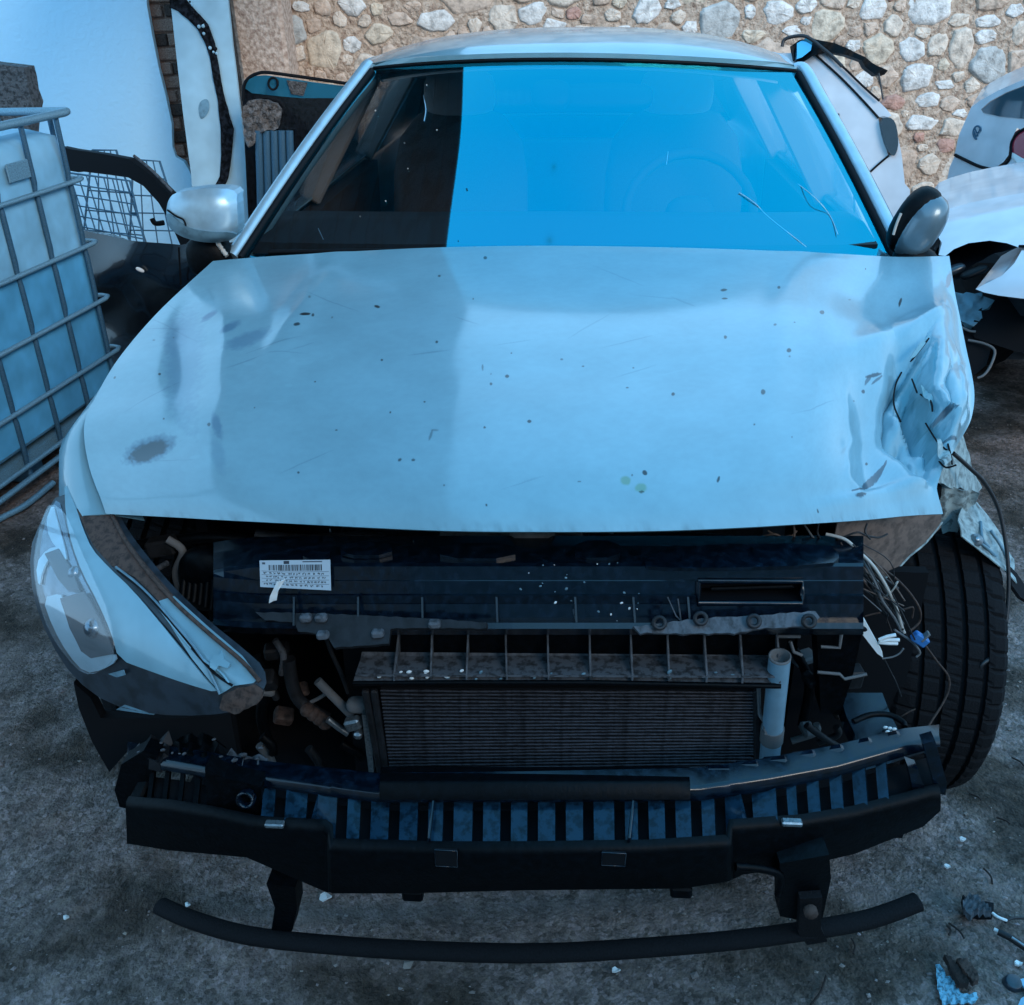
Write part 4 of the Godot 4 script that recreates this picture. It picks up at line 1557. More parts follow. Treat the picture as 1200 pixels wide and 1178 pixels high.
# ---------------------------------------------------------------- headlight on the left of the photograph
func car_headlight(car: Node3D) -> void:
	var face := surface([[132, 597, 0.37], [175, 672, 0.50], [245, 745, 0.61], [305, 800, 0.68], [62, 590, 0.34], [36, 640, 0.43], [42, 700, 0.47], [62, 755, 0.51], [100, 800, 0.57], [150, 828, 0.61], [240, 838, 0.65], [300, 825, 0.68], [100, 660, 0.49], [140, 740, 0.59], [80, 700, 0.51], [200, 790, 0.65]], 2)
	var out := func(k: float) -> Callable:
		return func(_u: float, _v: float) -> Vector3: return Vector3(-0.3, 0.35, 0.85) * k
	var s := Shape.new()
	patch(s, rounded(px([96, 592, 70, 575, 48, 610, 34, 645, 38, 700, 58, 752, 86, 795, 128, 826, 180, 838, 240, 839, 290, 832, 313, 806, 310, 782, 285, 760, 245, 728, 205, 690, 175, 655, 150, 622, 134, 592]), 1), face, 9.0, Vector3(-0.042, -0.056, -0.078))
	var lamp := put("headlight", s, M.lamp_dark, car)
	lamp.set_meta("label", "long swept headlight, dusty, its upper flange bare")
	for part in [
		["flange", [92, 596, 130, 594, 148, 628, 174, 662, 206, 698, 188, 704, 160, 676, 132, 662, 112, 640, 100, 616], "rust", 0.004],
		["flange", [188, 704, 206, 698, 246, 734, 286, 768, 306, 794, 298, 800, 276, 803, 262, 812, 250, 800, 226, 770, 204, 736], "lamp_lens", 0.004],
		["lens_strip", [78, 560, 92, 594, 100, 618, 110, 642, 130, 664, 158, 690, 190, 728, 222, 768, 246, 798, 261, 812, 220, 800, 180, 786, 142, 772, 134, 742, 118, 705, 100, 672, 88, 640, 80, 605], "lamp_lens", 0.006],
		["bezel", [70, 582, 78, 612, 84, 640, 96, 672, 112, 702, 130, 742, 141, 774, 124, 784, 104, 789, 84, 768, 66, 734, 54, 700, 47, 664, 50, 630, 58, 600], "lamp_reflector", 0.003],
		["chrome_blade", [66, 588, 72, 612, 80, 640, 83, 658, 74, 646, 62, 630, 58, 610], "chrome_trim", 0.008],
		["chrome_blade", [46, 660, 60, 642, 74, 640, 64, 650, 54, 668, 50, 690], "chrome_trim", 0.008],
		["chrome_blade", [54, 700, 76, 694, 78, 704, 88, 735, 102, 762, 112, 766, 138, 764, 141, 774, 124, 784, 104, 788, 84, 766, 66, 734], "chrome_trim", 0.008]]:
		s = Shape.new()
		patch(s, rounded(px(part[1]), 1) if part[0] != "flange" else px(part[1]), face, 6.0, 0.003, out.call(part[3]))
		put(part[0], s, M[part[2]], lamp)
	var bowl := func(u0: float, v0: float, a: float) -> Callable:
		return func(u: float, v: float) -> Vector3: return Vector3(-0.3, 0.35, 0.85) * (0.0105 - 0.003 * maxf(0.0, 1.0 - (pow(u - u0, 2) + pow(v - v0, 2)) / (a * a)))
	for q in [[[58, 648, 74, 642, 84, 660, 94, 680, 99, 692, 86, 692, 72, 678], 80.0, 668.0, 26.0], [[76, 700, 104, 692, 120, 722, 134, 752, 138, 765, 112, 770, 100, 762, 86, 735], 108.0, 732.0, 40.0]]:
		s = Shape.new()
		patch(s, px(q[0]), face, 5.0, 0.002, bowl.call(q[1], q[2], q[3]))
		put("reflector", s, M.lamp_hollow, lamp)
	for q in [[88, 672, 0.012], [112, 736, 0.018]]:
		s = Shape.new()
		s.blob(face.call(q[0], q[1]) + Vector3(-0.3, 0.35, 0.85) * 0.0, Vector3(q[2], q[2], q[2]), 2.0, Basis(), 8, 14)
		put("bulb", s, M.lamp_reflector, lamp)
	s = Shape.new()
	patch(s, rounded(px([68, 588, 86, 600, 100, 636, 118, 676, 136, 716, 144, 768, 126, 786, 106, 788, 86, 768, 66, 738, 54, 704, 47, 662, 52, 628, 60, 600]), 1), face, 8.0, 0.002, out.call(0.016))
	put("clear_lens", s, M.lens_clear, lamp)
	for l in [[[134, 600, 152, 634, 180, 672, 212, 708, 250, 742, 288, 774, 308, 797], 0.0035, "rust"], [[142, 668, 170, 690, 200, 722, 232, 762, 256, 788, 276, 802], 0.0022, "seal"], [[140, 664, 168, 686, 206, 726, 240, 768, 262, 812], 0.0024, "paint_dull"], [[158, 680, 184, 704, 214, 742, 240, 770, 262, 786, 275, 803], 0.0018, "lamp_lens"]]:
		var path := PackedVector3Array()
		for i in range(0, l[0].size(), 2):
			path.append(face.call(l[0][i], l[0][i + 1]) + Vector3(-0.3, 0.35, 0.85) * 0.008)
		s = Shape.new()
		s.tube(curve(path, 4), l[1], 6)
		put("groove", s, M[l[2]], lamp)
	# broken clip and dirty tip
	s = Shape.new()
	patch(s, px([252, 772, 256, 766, 263, 765, 266, 760, 268, 770, 276, 776, 272, 781, 262, 778, 258, 784, 252, 780]), face, 4.0, 0.004, out.call(0.012))
	put("broken_clip", s, M.lamp_lens, lamp)
	s = Shape.new()
	patch(s, px([262, 813, 280, 803, 300, 799, 310, 806, 306, 818, 292, 828, 276, 834, 258, 828]), face, 5.0, 0.004, func(u: float, v: float) -> Vector3: return Vector3(0, 0, 0.006 + 0.003 * sin(u * 1.1) * sin(v * 0.9)))
	put("dirty_tip", s, M.rust, lamp)
	s = Shape.new()
	patch(s, px([130, 789, 148, 784, 150, 790, 140, 793]), face, 4.0, 0.001, out.call(0.006))
	put("flaked_patch", s, M.paint_dull, lamp)
	# bracket below
	s = Shape.new()
	patch(s, px([136, 832, 146, 826, 170, 834, 180, 838]), face, 6.0, 0.004)
	put("bracket", s, M.paint_dull, lamp)
	s = Shape.new()
	patch(s, px([86, 800, 106, 818, 118, 842, 150, 842, 200, 842, 270, 838, 282, 905, 200, 900, 150, 880, 128, 905, 108, 870, 92, 830]), flat_in_car(2, 0.46), 16.0, 0.02)
	put("arch_guard", s, M.engine_dark, car)

# ---------------------------------------------------------------- engine bay
func car_engine_bay(car: Node3D) -> void:
	var s := Shape.new()
	s.box(Vector3(0.02, 0.55, -0.1), Vector3(0.85, 0.42, 0.6), Basis(), 0.05)
	var e := put("engine", s, M.dark_metal, car)
	s = Shape.new()
	s.box(Vector3(0.05, 0.77, 0.0), Vector3(0.5, 0.06, 0.34), Basis(), 0.02)
	put("engine_cover", s, M.black_plastic, e)
	s = Shape.new()
	s.box(Vector3(0.04, 0.42, 0.40), Vector3(0.74, 0.44, 0.04))
	put("radiator", s, M.engine_dark, car)
	s = Shape.new()
	s.box(Vector3(0, 0.19, -0.05), Vector3(1.3, 0.03, 1.0))
	put("undertray", s, M.engine_dark, car)
	# creased tan bag and a round cap just under the hood lip
	var sheet := surface([[515, 622, 0.40], [680, 622, 0.40], [600, 645, 0.44], [520, 640, 0.43], [670, 640, 0.43], [560, 630, 0.42]], 2)
	s = Shape.new()
	patch(s, rounded(px([512, 606, 684, 606, 680, 630, 660, 634, 640, 640, 614, 642, 596, 634, 572, 638, 545, 640, 516, 638]), 1), sheet, 7.0, 0.05, func(u: float, v: float) -> Vector3: return Vector3(0, 0.006 * sin(u * 0.12) * sin(v * 0.3 + u * 0.05), 0.012 * sin(u * 0.17 + v * 0.1)))
	put("crumpled_bag", s, M.bag, e)
	s = Shape.new()
	s.lathe([Vector2(0.0, 0.03), Vector2(0.026, 0.03), Vector2(0.036, 0.018), Vector2(0.036, -0.03)], 18, Transform3D(Basis(Vector3.RIGHT, 1.2), sheet.call(624, 628)))
	put("filler_cap", s, M.bag, e)
	# corrugated intake hose at the left
	var hose := surface([[205, 690, 0.44], [232, 655, 0.40], [262, 660, 0.42], [250, 720, 0.46], [225, 725, 0.46], [265, 700, 0.45]], 2)
	for k in 7:
		var t := k / 6.0
		s = Shape.new()
		var u0 := 214.0 + 40.0 * t
		var path := PackedVector3Array()
		for q in [[0, 700 - 4 * t], [2, 680], [6, 662 - 6 * sin(PI * t)], [14, 652 - 4 * t], [24, 648]]:
			path.append(hose.call(u0 + q[0] * (1.0 - 0.3 * t), q[1] + 22.0 * t * (1.0 if q[1] > 675 else 0.4)))
		s.tube(curve(path, 4), 0.0065, 7)
		put("hose_ring", s, M.black_plastic, car)
	s = Shape.new()
	s.blob(hose.call(238, 690) + Vector3(0, 0, -0.03), Vector3(0.05, 0.06, 0.03), 2.5)
	put("intake_hose", s, M.black_plastic, car)
	s = Shape.new()
	s.tube(curve(PackedVector3Array([hose.call(246, 732), hose.call(254, 728), hose.call(258, 716), hose.call(256, 700), hose.call(248, 676)]), 5), 0.0035, 6)
	put("clamp", s, M.trim_grey, car)
	s = Shape.new()
	s.blob(Vector3(-0.50, 0.73, 0.15), Vector3(0.11, 0.09, 0.13), 4.0)
	put("air_box", s, M.black_plastic, car)
	s = Shape.new()
	s.box(Vector3(0.42, 0.72, 0.05), Vector3(0.26, 0.18, 0.22), Basis(), 0.015)
	put("battery", s, M.black_plastic, car)
	for h in [[[150, 640, 190, 636, 240, 630, 290, 632], 0.010, "black_plastic", 0.34], [[196, 632, 214, 646, 206, 672, 214, 700], 0.007, "trim_grey", 0.38], [[280, 640, 300, 668, 286, 700, 300, 740], 0.009, "black_plastic", 0.40], [[160, 650, 176, 668, 196, 660], 0.005, "dusty_plastic", 0.40], [[300, 628, 360, 634, 420, 630, 470, 634], 0.011, "dark_metal", 0.38], [[690, 630, 740, 634, 800, 630, 860, 634], 0.009, "black_plastic", 0.40],
		[[300, 770, 312, 800, 306, 840, 318, 880], 0.010, "black_plastic", 0.40], [[930, 760, 948, 800, 940, 850], 0.008, "black_plastic", 0.40], [[945, 850, 970, 868, 990, 880], 0.006, "dark_metal", 0.46], [[322, 750, 332, 768, 330, 790], 0.006, "dusty_plastic", 0.42]]:
		s = Shape.new()
		s.tube(curve(car_line(h[0], 2, h[3]), 5), h[1], 9)
		put("hose", s, M[h[2]], car)
	for q in [[190, 640, 0.36, 0.05, 0.03], [235, 760, 0.46, 0.03, 0.02], [270, 724, 0.47, 0.025, 0.012], [705, 632, 0.38, 0.04, 0.02], [790, 628, 0.36, 0.05, 0.03], [420, 628, 0.36, 0.06, 0.02]]:
		s = Shape.new()
		s.box(car_on(q[0], q[1], 2, q[2]), Vector3(q[3], q[4], 0.03), Basis(Vector3.BACK, 0.2 * sin(q[0])), 0.004)
		put("bracket", s, M.dark_metal if int(q[0]) % 2 == 0 else M.trim_grey, e)
	for k in 22:
		var right_gap := k % 2 == 1
		var c := Vector2(rng.randf_range(936, 1040), rng.randf_range(770, 880)) if right_gap else Vector2(rng.randf_range(296, 412), rng.randf_range(748, 880))
		var z := rng.randf_range(0.36, 0.44)
		s = Shape.new()
		if k % 4 < 2:
			var d := Vector2(rng.randf_range(-30, 30), rng.randf_range(14, 40))
			s.tube(curve(car_line([c.x, c.y, c.x + d.x * 0.3 + 8, c.y + d.y * 0.5, c.x + d.x, c.y + d.y], 2, z), 5), rng.randf_range(0.003, 0.009), 8)
			put("hose", s, [M.dark_metal, M.black_plastic, M.trim_grey][k % 3], car)
		else:
			s.box(car_on(c.x, c.y, 2, z), Vector3(rng.randf_range(0.015, 0.05), rng.randf_range(0.01, 0.04), 0.03), Basis.from_euler(Vector3(rng.randf() * 0.5, rng.randf() * 0.6, rng.randf_range(-0.5, 0.5))), 0.004)
			put("bracket", s, [M.dark_metal, M.trim_grey, M.rust][k % 3], e)
	# hoses and fittings in the dark left of the condenser
	for h in [[[338, 772, 342, 800, 350, 820, 368, 834, 384, 843], 0.012, "dark_metal", 0.42], [[372, 798, 386, 812, 398, 824, 412, 838], 0.008, "trim_grey", 0.45], [[384, 843, 396, 852, 408, 860], 0.006, "bare_metal", 0.46], [[380, 740, 388, 764, 400, 790, 408, 812], 0.004, "dark_metal", 0.45]]:
		s = Shape.new()
		s.tube(curve(car_line(h[0], 2, h[3]), 4), h[1], 9)
		put("hose", s, M[h[2]], car)
	for k in 4:
		s = Shape.new()
		var a := car_on(360 + k * 7, 832 + k * 5, 2, 0.43)
		s.blob(a, Vector3(0.013, 0.013, 0.013), 2.2, Basis(), 6, 10)
		put("hose_ring", s, M.rust, car)
	s = Shape.new()
	s.slab(car_line([424, 838, 432, 838, 436, 870, 438, 905, 432, 905, 428, 872], 2, 0.50), Vector3(0, 0, -0.02))
	s.box(car_on(414, 848, 2, 0.49), Vector3(0.028, 0.022, 0.02), Basis(Vector3.BACK, 0.3), 0.004)
	s.box(car_on(420, 860, 2, 0.495), Vector3(0.014, 0.014, 0.02), Basis(), 0.004)
	put("pipe_flange", s, M.bare_metal, car)
	s = Shape.new()
	s.blob(car_on(420, 826, 2, 0.47), Vector3(0.02, 0.012, 0.015), 3.0)
	put("rubber_mount", s, M.trim_grey, car)

# ---------------------------------------------------------------- radiator support, duct, condenser
func car_front_frame(car: Node3D) -> void:
	# cross member: section swept across, with a slot let into its right half
	var across := [250, 262, 300, 380, 480, 600, 720, 806, 818, 830, 928, 940, 952, 985, 1012]
	var section := [[628, 0.43], [640, 0.47], [652, 0.505], [660, 0.528], [664, 0.534], [680, 0.540], [681, 0.541], [696, 0.546], [698, 0.550], [707, 0.552], [708, 0.552], [727, 0.560], [730, 0.574], [737, 0.580], [744, 0.555]]
	var rows := []
	for u in across:
		var f: float = (u - 250.0) / 762.0
		var bow := 0.015 * pow(2.0 * f - 1.0, 2.0)
		var fall := 8.0 * pow(clampf((330.0 - u) / 80.0, 0, 1), 2.0)
		var row := PackedVector3Array()
		for q in section:
			row.append(car_on(u, q[0] + fall * (1.0 if q[0] < 670 else -0.6), 2, q[1] - bow))
		rows.append(row)
	var s := Shape.new()
	for i in rows.size() - 1:
		for j in rows[0].size() - 1:
			var slot: bool = across[i] >= 818 and across[i] < 940 and j >= 6 and j <= 8
			if not slot:
				s.quad(rows[i][j], rows[i + 1][j], rows[i + 1][j + 1], rows[i][j + 1])
	for e in [0, rows.size() - 1]:
		for j in range(1, rows[0].size() - 1):
			s.tri(rows[e][0], rows[e][j], rows[e][j + 1])
	var beam := put("cross_member", s, M.satin_plastic, car)
	# slot: lip round it and the dark hollow behind
	var a: Vector3 = rows[8][6]
	var b: Vector3 = rows[11][6]
	var c: Vector3 = rows[11][9]
	var d: Vector3 = rows[8][9]
	s = Shape.new()
	s.tube(PackedVector3Array([a, a.lerp(b, 0.5), b, b.lerp(c, 0.5), c, c.lerp(d, 0.5), d, d.lerp(a, 0.5), a]), 0.0045, 7)
	put("slot_lip", s, M.satin_plastic, beam)
	s = Shape.new()
	var back := Vector3(0, 0, -0.04)
	s.quad(a + back, b + back, c + back, d + back)
	s.quad(a, b, b + back, a + back)
	s.quad(c, d, d + back, c + back)
	put("slot_hollow", s, M.seal, beam)
	s = Shape.new()
	s.bar(car_on(832, 690, 2, 0.525), car_on(930, 687, 2, 0.525), 0.008, 0.006, Vector3.UP, 0.002)
	put("slot_rib", s, M.black_plastic, beam)
	# raised shoulder on the right half and mounting strip at the foot
	s = Shape.new()
	patch(s, rounded(px([742, 664, 790, 640, 966, 638, 985, 652, 972, 664, 800, 668]), 1), surface([[742, 664, 0.534], [790, 640, 0.475], [966, 638, 0.465], [985, 652, 0.49], [860, 668, 0.538], [970, 664, 0.525], [800, 655, 0.515], [900, 650, 0.505]], 2), 10.0, 0.006, func(_u: float, _v: float) -> Vector3: return Vector3(0, 0.006, 0.006))
	put("shoulder", s, M.satin_plastic, beam)
	var strip := surface([[740, 736, 0.585], [960, 722, 0.57], [850, 715, 0.563], [850, 738, 0.585]], 2)
	s = Shape.new()
	patch(s, px([742, 733, 780, 728, 830, 722, 880, 720, 955, 714, 960, 722, 950, 732, 890, 735, 860, 740, 800, 741, 750, 740]), strip, 8.0, 0.008, func(u: float, v: float) -> Vector3: return Vector3(0, 0.001 * sin(u * 0.4), 0.004 + 0.001 * sin(u * 0.23 + v)))
	put("mounting_strip", s, M.dusty_plastic, beam)
	for q in [[882, 727], [946, 727], [772, 729], [820, 724]]:
		s = Shape.new()
		s.lathe([Vector2(0.011, 0), Vector2(0.011, 0.005), Vector2(0.006, 0.005), Vector2(0.005, 0.0)], 14, Transform3D(Basis(Vector3.RIGHT, 1.0), strip.call(q[0], q[1]) + Vector3(0, 0.004, 0.008)))
		put("bolt", s, M.dark_metal, beam)
	var low := surface([[305, 715, 0.55], [460, 725, 0.57], [380, 735, 0.575], [560, 732, 0.58]], 2)
	s = Shape.new()
	patch(s, px([300, 716, 330, 716, 420, 719, 520, 724, 570, 728, 570, 735, 500, 734, 458, 735, 456, 752, 440, 754, 392, 757, 384, 744, 372, 741, 350, 738, 346, 728, 312, 725]), low, 9.0, 0.01, func(u: float, _v: float) -> Vector3: return Vector3(0, 0.0008 * sin(u * 0.3), 0.004))
	put("mounting_strip", s, M.dark_metal, beam)
	for q in [[360, 722], [378, 722], [380, 742], [444, 740], [510, 729]]:
		s = Shape.new()
		s.box(low.call(q[0], q[1]) + Vector3(0, 0.002, 0.008), Vector3(0.018, 0.012, 0.014), Basis(Vector3.BACK, 0.1), 0.003)
		put("clip", s, M.dusty_plastic, beam)
	for u in [345, 420, 495, 582, 674, 742, 806]:
		s = Shape.new()
		var r0 := car_on(u, 699, 2, 0.548)
		var r1 := car_on(u + 2, 729, 2, 0.560)
		s.slab(PackedVector3Array([r0 - Vector3(0.0015, 0, 0), r0 + Vector3(-0.0015, 0.001, 0.003), r1 + Vector3(-0.0015, 0.003, 0.014), r1 - Vector3(0.0015, 0, 0)]), Vector3(0.003, 0, 0))
		put("rib", s, M.satin_plastic, beam)
	for q in [[430, 645, 30, 8], [560, 648, 44, 9], [700, 646, 26, 10], [372, 650, 16, 8]]:
		s = Shape.new()
		var up := surface([[300, 640, 0.470], [900, 640, 0.470], [600, 652, 0.505], [600, 662, 0.530]], 2)
		patch(s, rounded(px([q[0] - q[2], q[1] - q[3], q[0] + q[2], q[1] - q[3], q[0] + q[2], q[1] + q[3], q[0] - q[2], q[1] + q[3]]), 1), up, 7.0, 0.006, func(_u: float, _v: float) -> Vector3: return Vector3(0, 0.006, 0.004))
		put("moulding", s, M.satin_plastic, beam)
	# pale chips in the plastic
	var face := surface([[620, 660, 0.530], [620, 725, 0.560], [760, 660, 0.528], [760, 725, 0.558], [400, 660, 0.524], [980, 700, 0.537]], 2)
	for k in 30:
		var u := rng.randf_range(590, 750) if k < 22 else rng.randf_range(330, 960)
		var v := rng.randf_range(655, 728)
		s = Shape.new()
		s.blob(face.call(u, v) + Vector3(0, 0.001, 0.004), Vector3(0.0028, 0.0018, 0.0012) * rng.randf_range(0.4, 1.2), 2.0, Basis(Vector3.BACK, rng.randf() * 3.0), 4, 6)
		put("chip", s, M.chip_white if rng.randf() < 0.4 else M.paint_dull, beam)
	for l in [[582, 698, 584, 726], [782, 698, 792, 720, 800, 728], [794, 700, 798, 726], [672, 712, 676, 730]]:
		s = Shape.new()
		var path := PackedVector3Array()
		for i in range(0, l.size(), 2):
			path.append(face.call(l[i], l[i + 1]) + Vector3(0, 0, 0.004))
		s.tube(path, 0.0013, 4)
		put("scratch", s, M.dusty_plastic, beam)
	sticker(beam)
	# right end: bracket column below the cross member
	s = Shape.new()
	s.slab(car_line([955, 715, 1010, 668, 1012, 735, 1000, 790, 985, 838, 962, 836, 958, 760], 2, 0.475), Vector3(0, 0, -0.05))
	var col := put("side_bracket", s, M.black_plastic, car)
	for q in [[988, 697], [988, 710], [985, 718]]:
		s = Shape.new()
		s.lathe([Vector2(0.012, 0.0), Vector2(0.012, 0.006), Vector2(0.005, 0.010), Vector2(0.0, 0.010)], 12, Transform3D(Basis(Vector3.RIGHT, 1.4), car_on(q[0], q[1], 2, 0.478)))
		put("bolt", s, M.dusty_plastic, col)
	for l in [[962, 758, 984, 759, 986, 742], [958, 788, 984, 790, 990, 796, 1016, 790], [910, 746, 938, 746], [926, 752, 930, 764, 940, 768]]:
		s = Shape.new()
		s.tube(car_line(l, 2, 0.485), 0.003, 5)
		put("clip", s, M.trim_grey, col)
	# lower strut on the right that carries the bumper
	var strut := surface([[985, 815, 0.46], [1030, 815, 0.44], [1000, 880, 0.56], [1060, 860, 0.54], [1085, 900, 0.58]], 2)
	s = Shape.new()
	patch(s, px([984, 812, 1034, 812, 1044, 838, 1054, 858, 1080, 856, 1090, 868, 1050, 880, 1004, 892, 1002, 860, 992, 840]), strut, 10.0, 0.03)
	var arm := put("crash_box", s, M.satin_plastic, car)
	s = Shape.new()
	s.tube(curve(PackedVector3Array([strut.call(1000, 846), strut.call(1020, 838), strut.call(1042, 838), strut.call(1058, 846), strut.call(1060, 852)]), 5), 0.005, 7)
	put("band", s, M.black_plastic, arm)
	for k in 5:
		s = Shape.new()
		s.blob(strut.call(1036 + k * 2.6, 852 + (k * 5) % 9) + Vector3(0, 0.004, 0.006), Vector3(0.004, 0.003, 0.002), 2.0, Basis(), 4, 6)
		put("chip", s, M.chip_white, arm)
	# air duct: wall, ledge and ribs
	var tops := [[432, 738], [908, 739]]
	var wl := car_on(432, 738, 2, 0.50)
	var wr := car_on(910, 739, 2, 0.50)
	s = Shape.new()
	s.slab(PackedVector3Array([wl, wr, car_on(912, 774, 2, 0.50), car_on(424, 770, 2, 0.50)]), Vector3(0, 0, -0.012))
	var duct := put("air_duct", s, M.black_plastic, car)
	s = Shape.new()
	s.quad(car_on(424, 764, 2, 0.502), car_on(911, 768, 2, 0.502), car_on(912, 778, 2, 0.512), car_on(422, 774, 2, 0.512))
	s.box((car_on(420, 778, 2, 0.53) + car_on(914, 779, 2, 0.53)) * 0.5 + Vector3(0, -0.004, 0), Vector3(car_on(420, 778, 2, 0.53).distance_to(car_on(914, 779, 2, 0.53)), 0.004, 0.05), Basis(Vector3.BACK, (car_on(914, 779, 2, 0.53).y - car_on(420, 778, 2, 0.53).y) / 0.66))
	put("ledge", s, M.dusty_plastic, duct)
	var lip := PackedVector3Array([car_on(414, 801, 2, 0.555), car_on(520, 800, 2, 0.557), car_on(700, 800, 2, 0.558), car_on(915, 804, 2, 0.555)])
	s = Shape.new()
	patch(s, px([424, 768, 500, 770, 912, 773, 916, 800, 700, 798, 414, 798]), surface([[424, 768, 0.508], [912, 773, 0.508], [916, 800, 0.552], [414, 798, 0.552], [660, 786, 0.531]], 2), 14.0, 0.004)
	put("ledge", s, M.dusty_plastic, duct)
	s = Shape.new()
	s.tube(lip, 0.0042, 7)
	put("lip", s, M.black_plastic, duct)
	for r in [[468, 462], [507, 505], [549, 547], [593, 594], [642, 643], [691, 692], [739, 741], [782, 784], [825, 828], [867, 870], [910, 914]]:
		s = Shape.new()
		var t0 := car_on(r[0], 740, 2, 0.502)
		var t1 := car_on(r[1], 800, 2, 0.556)
		var t2 := car_on(r[0], 770, 2, 0.50)
		s.slab(PackedVector3Array([t0 - Vector3(0.0014, 0, 0), t0 + Vector3(-0.0014, 0, 0.008), t1 + Vector3(-0.0014, 0.012, 0), t1 - Vector3(0.0014, 0.002, 0), t2 - Vector3(0.0014, 0.004, 0)]), Vector3(0.0028, 0, 0))
		put("rib", s, M.dusty_plastic, duct)
	for k in 22:
		s = Shape.new()
		s.blob(car_on(rng.randf_range(440, 560) if k < 12 else rng.randf_range(560, 880), rng.randf_range(786, 796), 2, 0.552), Vector3(0.005, 0.003, 0.002) * rng.randf_range(0.5, 1.2), 2.0, Basis(Vector3.BACK, rng.randf()), 4, 6)
		put("chip", s, M.chip_white if k < 9 else M.paint_dull, duct)
	for k in 9:
		s = Shape.new()
		s.box(car_on(448 + k * 48, 776 + 0.5 * k, 2, 0.515), Vector3(0.010, 0.002, 0.006))
		put("slot", s, M.seal, duct)
	# condenser
	var cl := car_on(446, 806, 2, 0.50)
	var cr := car_on(884, 808, 2, 0.50)
	var bl := car_on(458, 905, 2, 0.50)
	var br := car_on(886, 898, 2, 0.50)
	s = Shape.new()
	s.slab(PackedVector3Array([cl, cr, br, bl]), Vector3(0, 0, -0.02))
	var cond := put("condenser", s, M.engine_dark, car)
	for k in 25:
		var t := (k + 0.5) / 25.0
		var p0 := cl.lerp(bl, t)
		var p1 := cr.lerp(br, t)
		s = Shape.new()
		var path := PackedVector3Array()
		for i in 9:
			path.append(p0.lerp(p1, i / 8.0) + Vector3(0, 0.0007 * sin(i * 2.3 + k * 1.7), 0.003))
		s.tube(path, 0.0030, 6, 0.7)
		put("fin", s, M.fins, cond)
	for e in [[438, 808, 452, 905, 0.006], [428, 808, 446, 905, 0.006], [887, 808, 888, 899, 0.005]]:
		s = Shape.new()
		s.bar(car_on(e[0], e[1], 2, 0.505), car_on(e[2], e[3], 2, 0.505), 0.012, 0.012, Vector3(0, 0, 1), 0.003)
		put("side_rail", s, M.dark_metal, cond)
	var rt := car_on(914, 769, 2, 0.545)
	var rb := car_on(901, 896, 2, 0.51)
	s = Shape.new()
	s.tube(PackedVector3Array([rt, rt.lerp(rb, 0.03), rt.lerp(rb, 0.5), rb]), 0.0165, 20, 1.0, false)
	var drier := put("receiver_tube", s, M.tube_paint, car)
	s = Shape.new()
	var axis := (rt - rb).normalized()
	var sx := axis.cross(Vector3.BACK).normalized()
	s.lathe([Vector2(0.0168, -0.003), Vector2(0.0168, 0.001), Vector2(0.0135, 0.001), Vector2(0.013, -0.012), Vector2(0.0, -0.012)], 20, Transform3D(Basis(sx, axis, sx.cross(axis)), rt))
	put("rim", s, M.trim_grey, drier)
	s = Shape.new()
	s.tube(PackedVector3Array([rt.lerp(rb, 0.64), rt.lerp(rb, 0.76)]), 0.0185, 20)
	s.tube(curve(PackedVector3Array([car_on(889, 806, 2, 0.51), car_on(890, 836, 2, 0.51), car_on(896, 846, 2, 0.525), rt.lerp(rb, 0.66) + Vector3(-0.012, 0, 0.012)]), 4), 0.0035, 6)
	put("clamp", s, M.trim_grey, drier)

func sticker(beam: Node3D) -> void:
	var im := Image.create(328, 160, false, Image.FORMAT_RGB8)
	im.fill(Color(0.90, 0.92, 0.93))
	var ink := Color(0.05, 0.06, 0.08)
	var x := 42
	while x < 290:
		var w := rng.randi_range(2, 6)
		im.fill_rect(Rect2i(x, 24, w, 32), ink)
		x += w + rng.randi_range(2, 5)
	for r in 4:
		var y := 66 + r * 22
		im.fill_rect(Rect2i(8, y - 5, 312, 2), Color(0.3, 0.32, 0.35))
		x = 10 + rng.randi_range(0, 20)
		while x < 300:
			var w := rng.randi_range(5, 16)
			for k in range(0, w, 3):
				im.fill_rect(Rect2i(x + k, y + rng.randi_range(0, 4), 2, rng.randi_range(5, 11)), ink)
			x += w + rng.randi_range(4, 14)
	im.fill_rect(Rect2i(12, 10, 14, 12), Color(0.35, 0.36, 0.4))
	im.fill_rect(Rect2i(112, 4, 26, 16), Color(0.25, 0.26, 0.3))
	im.fill_rect(Rect2i(200, 6, 90, 6), Color(0.35, 0.36, 0.4))
	var t := ImageTexture.create_from_image(im)
	var m := mat("sticker", Color(0.5, 0.58, 0.64), 0.5)
	m.albedo_texture = t
	var q := [car_on(304, 657, 2, 0.5275), car_on(387, 656, 2, 0.5325), car_on(388, 692, 2, 0.546), car_on(305, 688, 2, 0.541)]
	var s := Shape.new()
	s.grid([PackedVector3Array([q[0], q[1]]), PackedVector3Array([q[3], q[2]])])
	put("barcode_label", s, m, beam)
	s = Shape.new()
	patch(s, px([324, 682, 334, 680, 326, 692, 324, 704, 316, 706, 317, 698]), flat_in_car(2, 0.558), 5.0, 0.001, func(u: float, _v: float) -> Vector3: return Vector3(0, 0, 0.003 * sin(u * 0.6)))
	put("torn_paper", s, M.chip_white, beam)

# ---------------------------------------------------------------- bare bumper carrier
func along(list: Array, u: float) -> float:
	# v of a measured line at u
	for i in range(0, list.size() - 2, 2):
		if u <= list[i + 2]:
			return lerpf(list[i + 1], list[i + 3], clampf((u - list[i]) / (list[i + 2] - list[i]), 0, 1))
	return list[list.size() - 1]

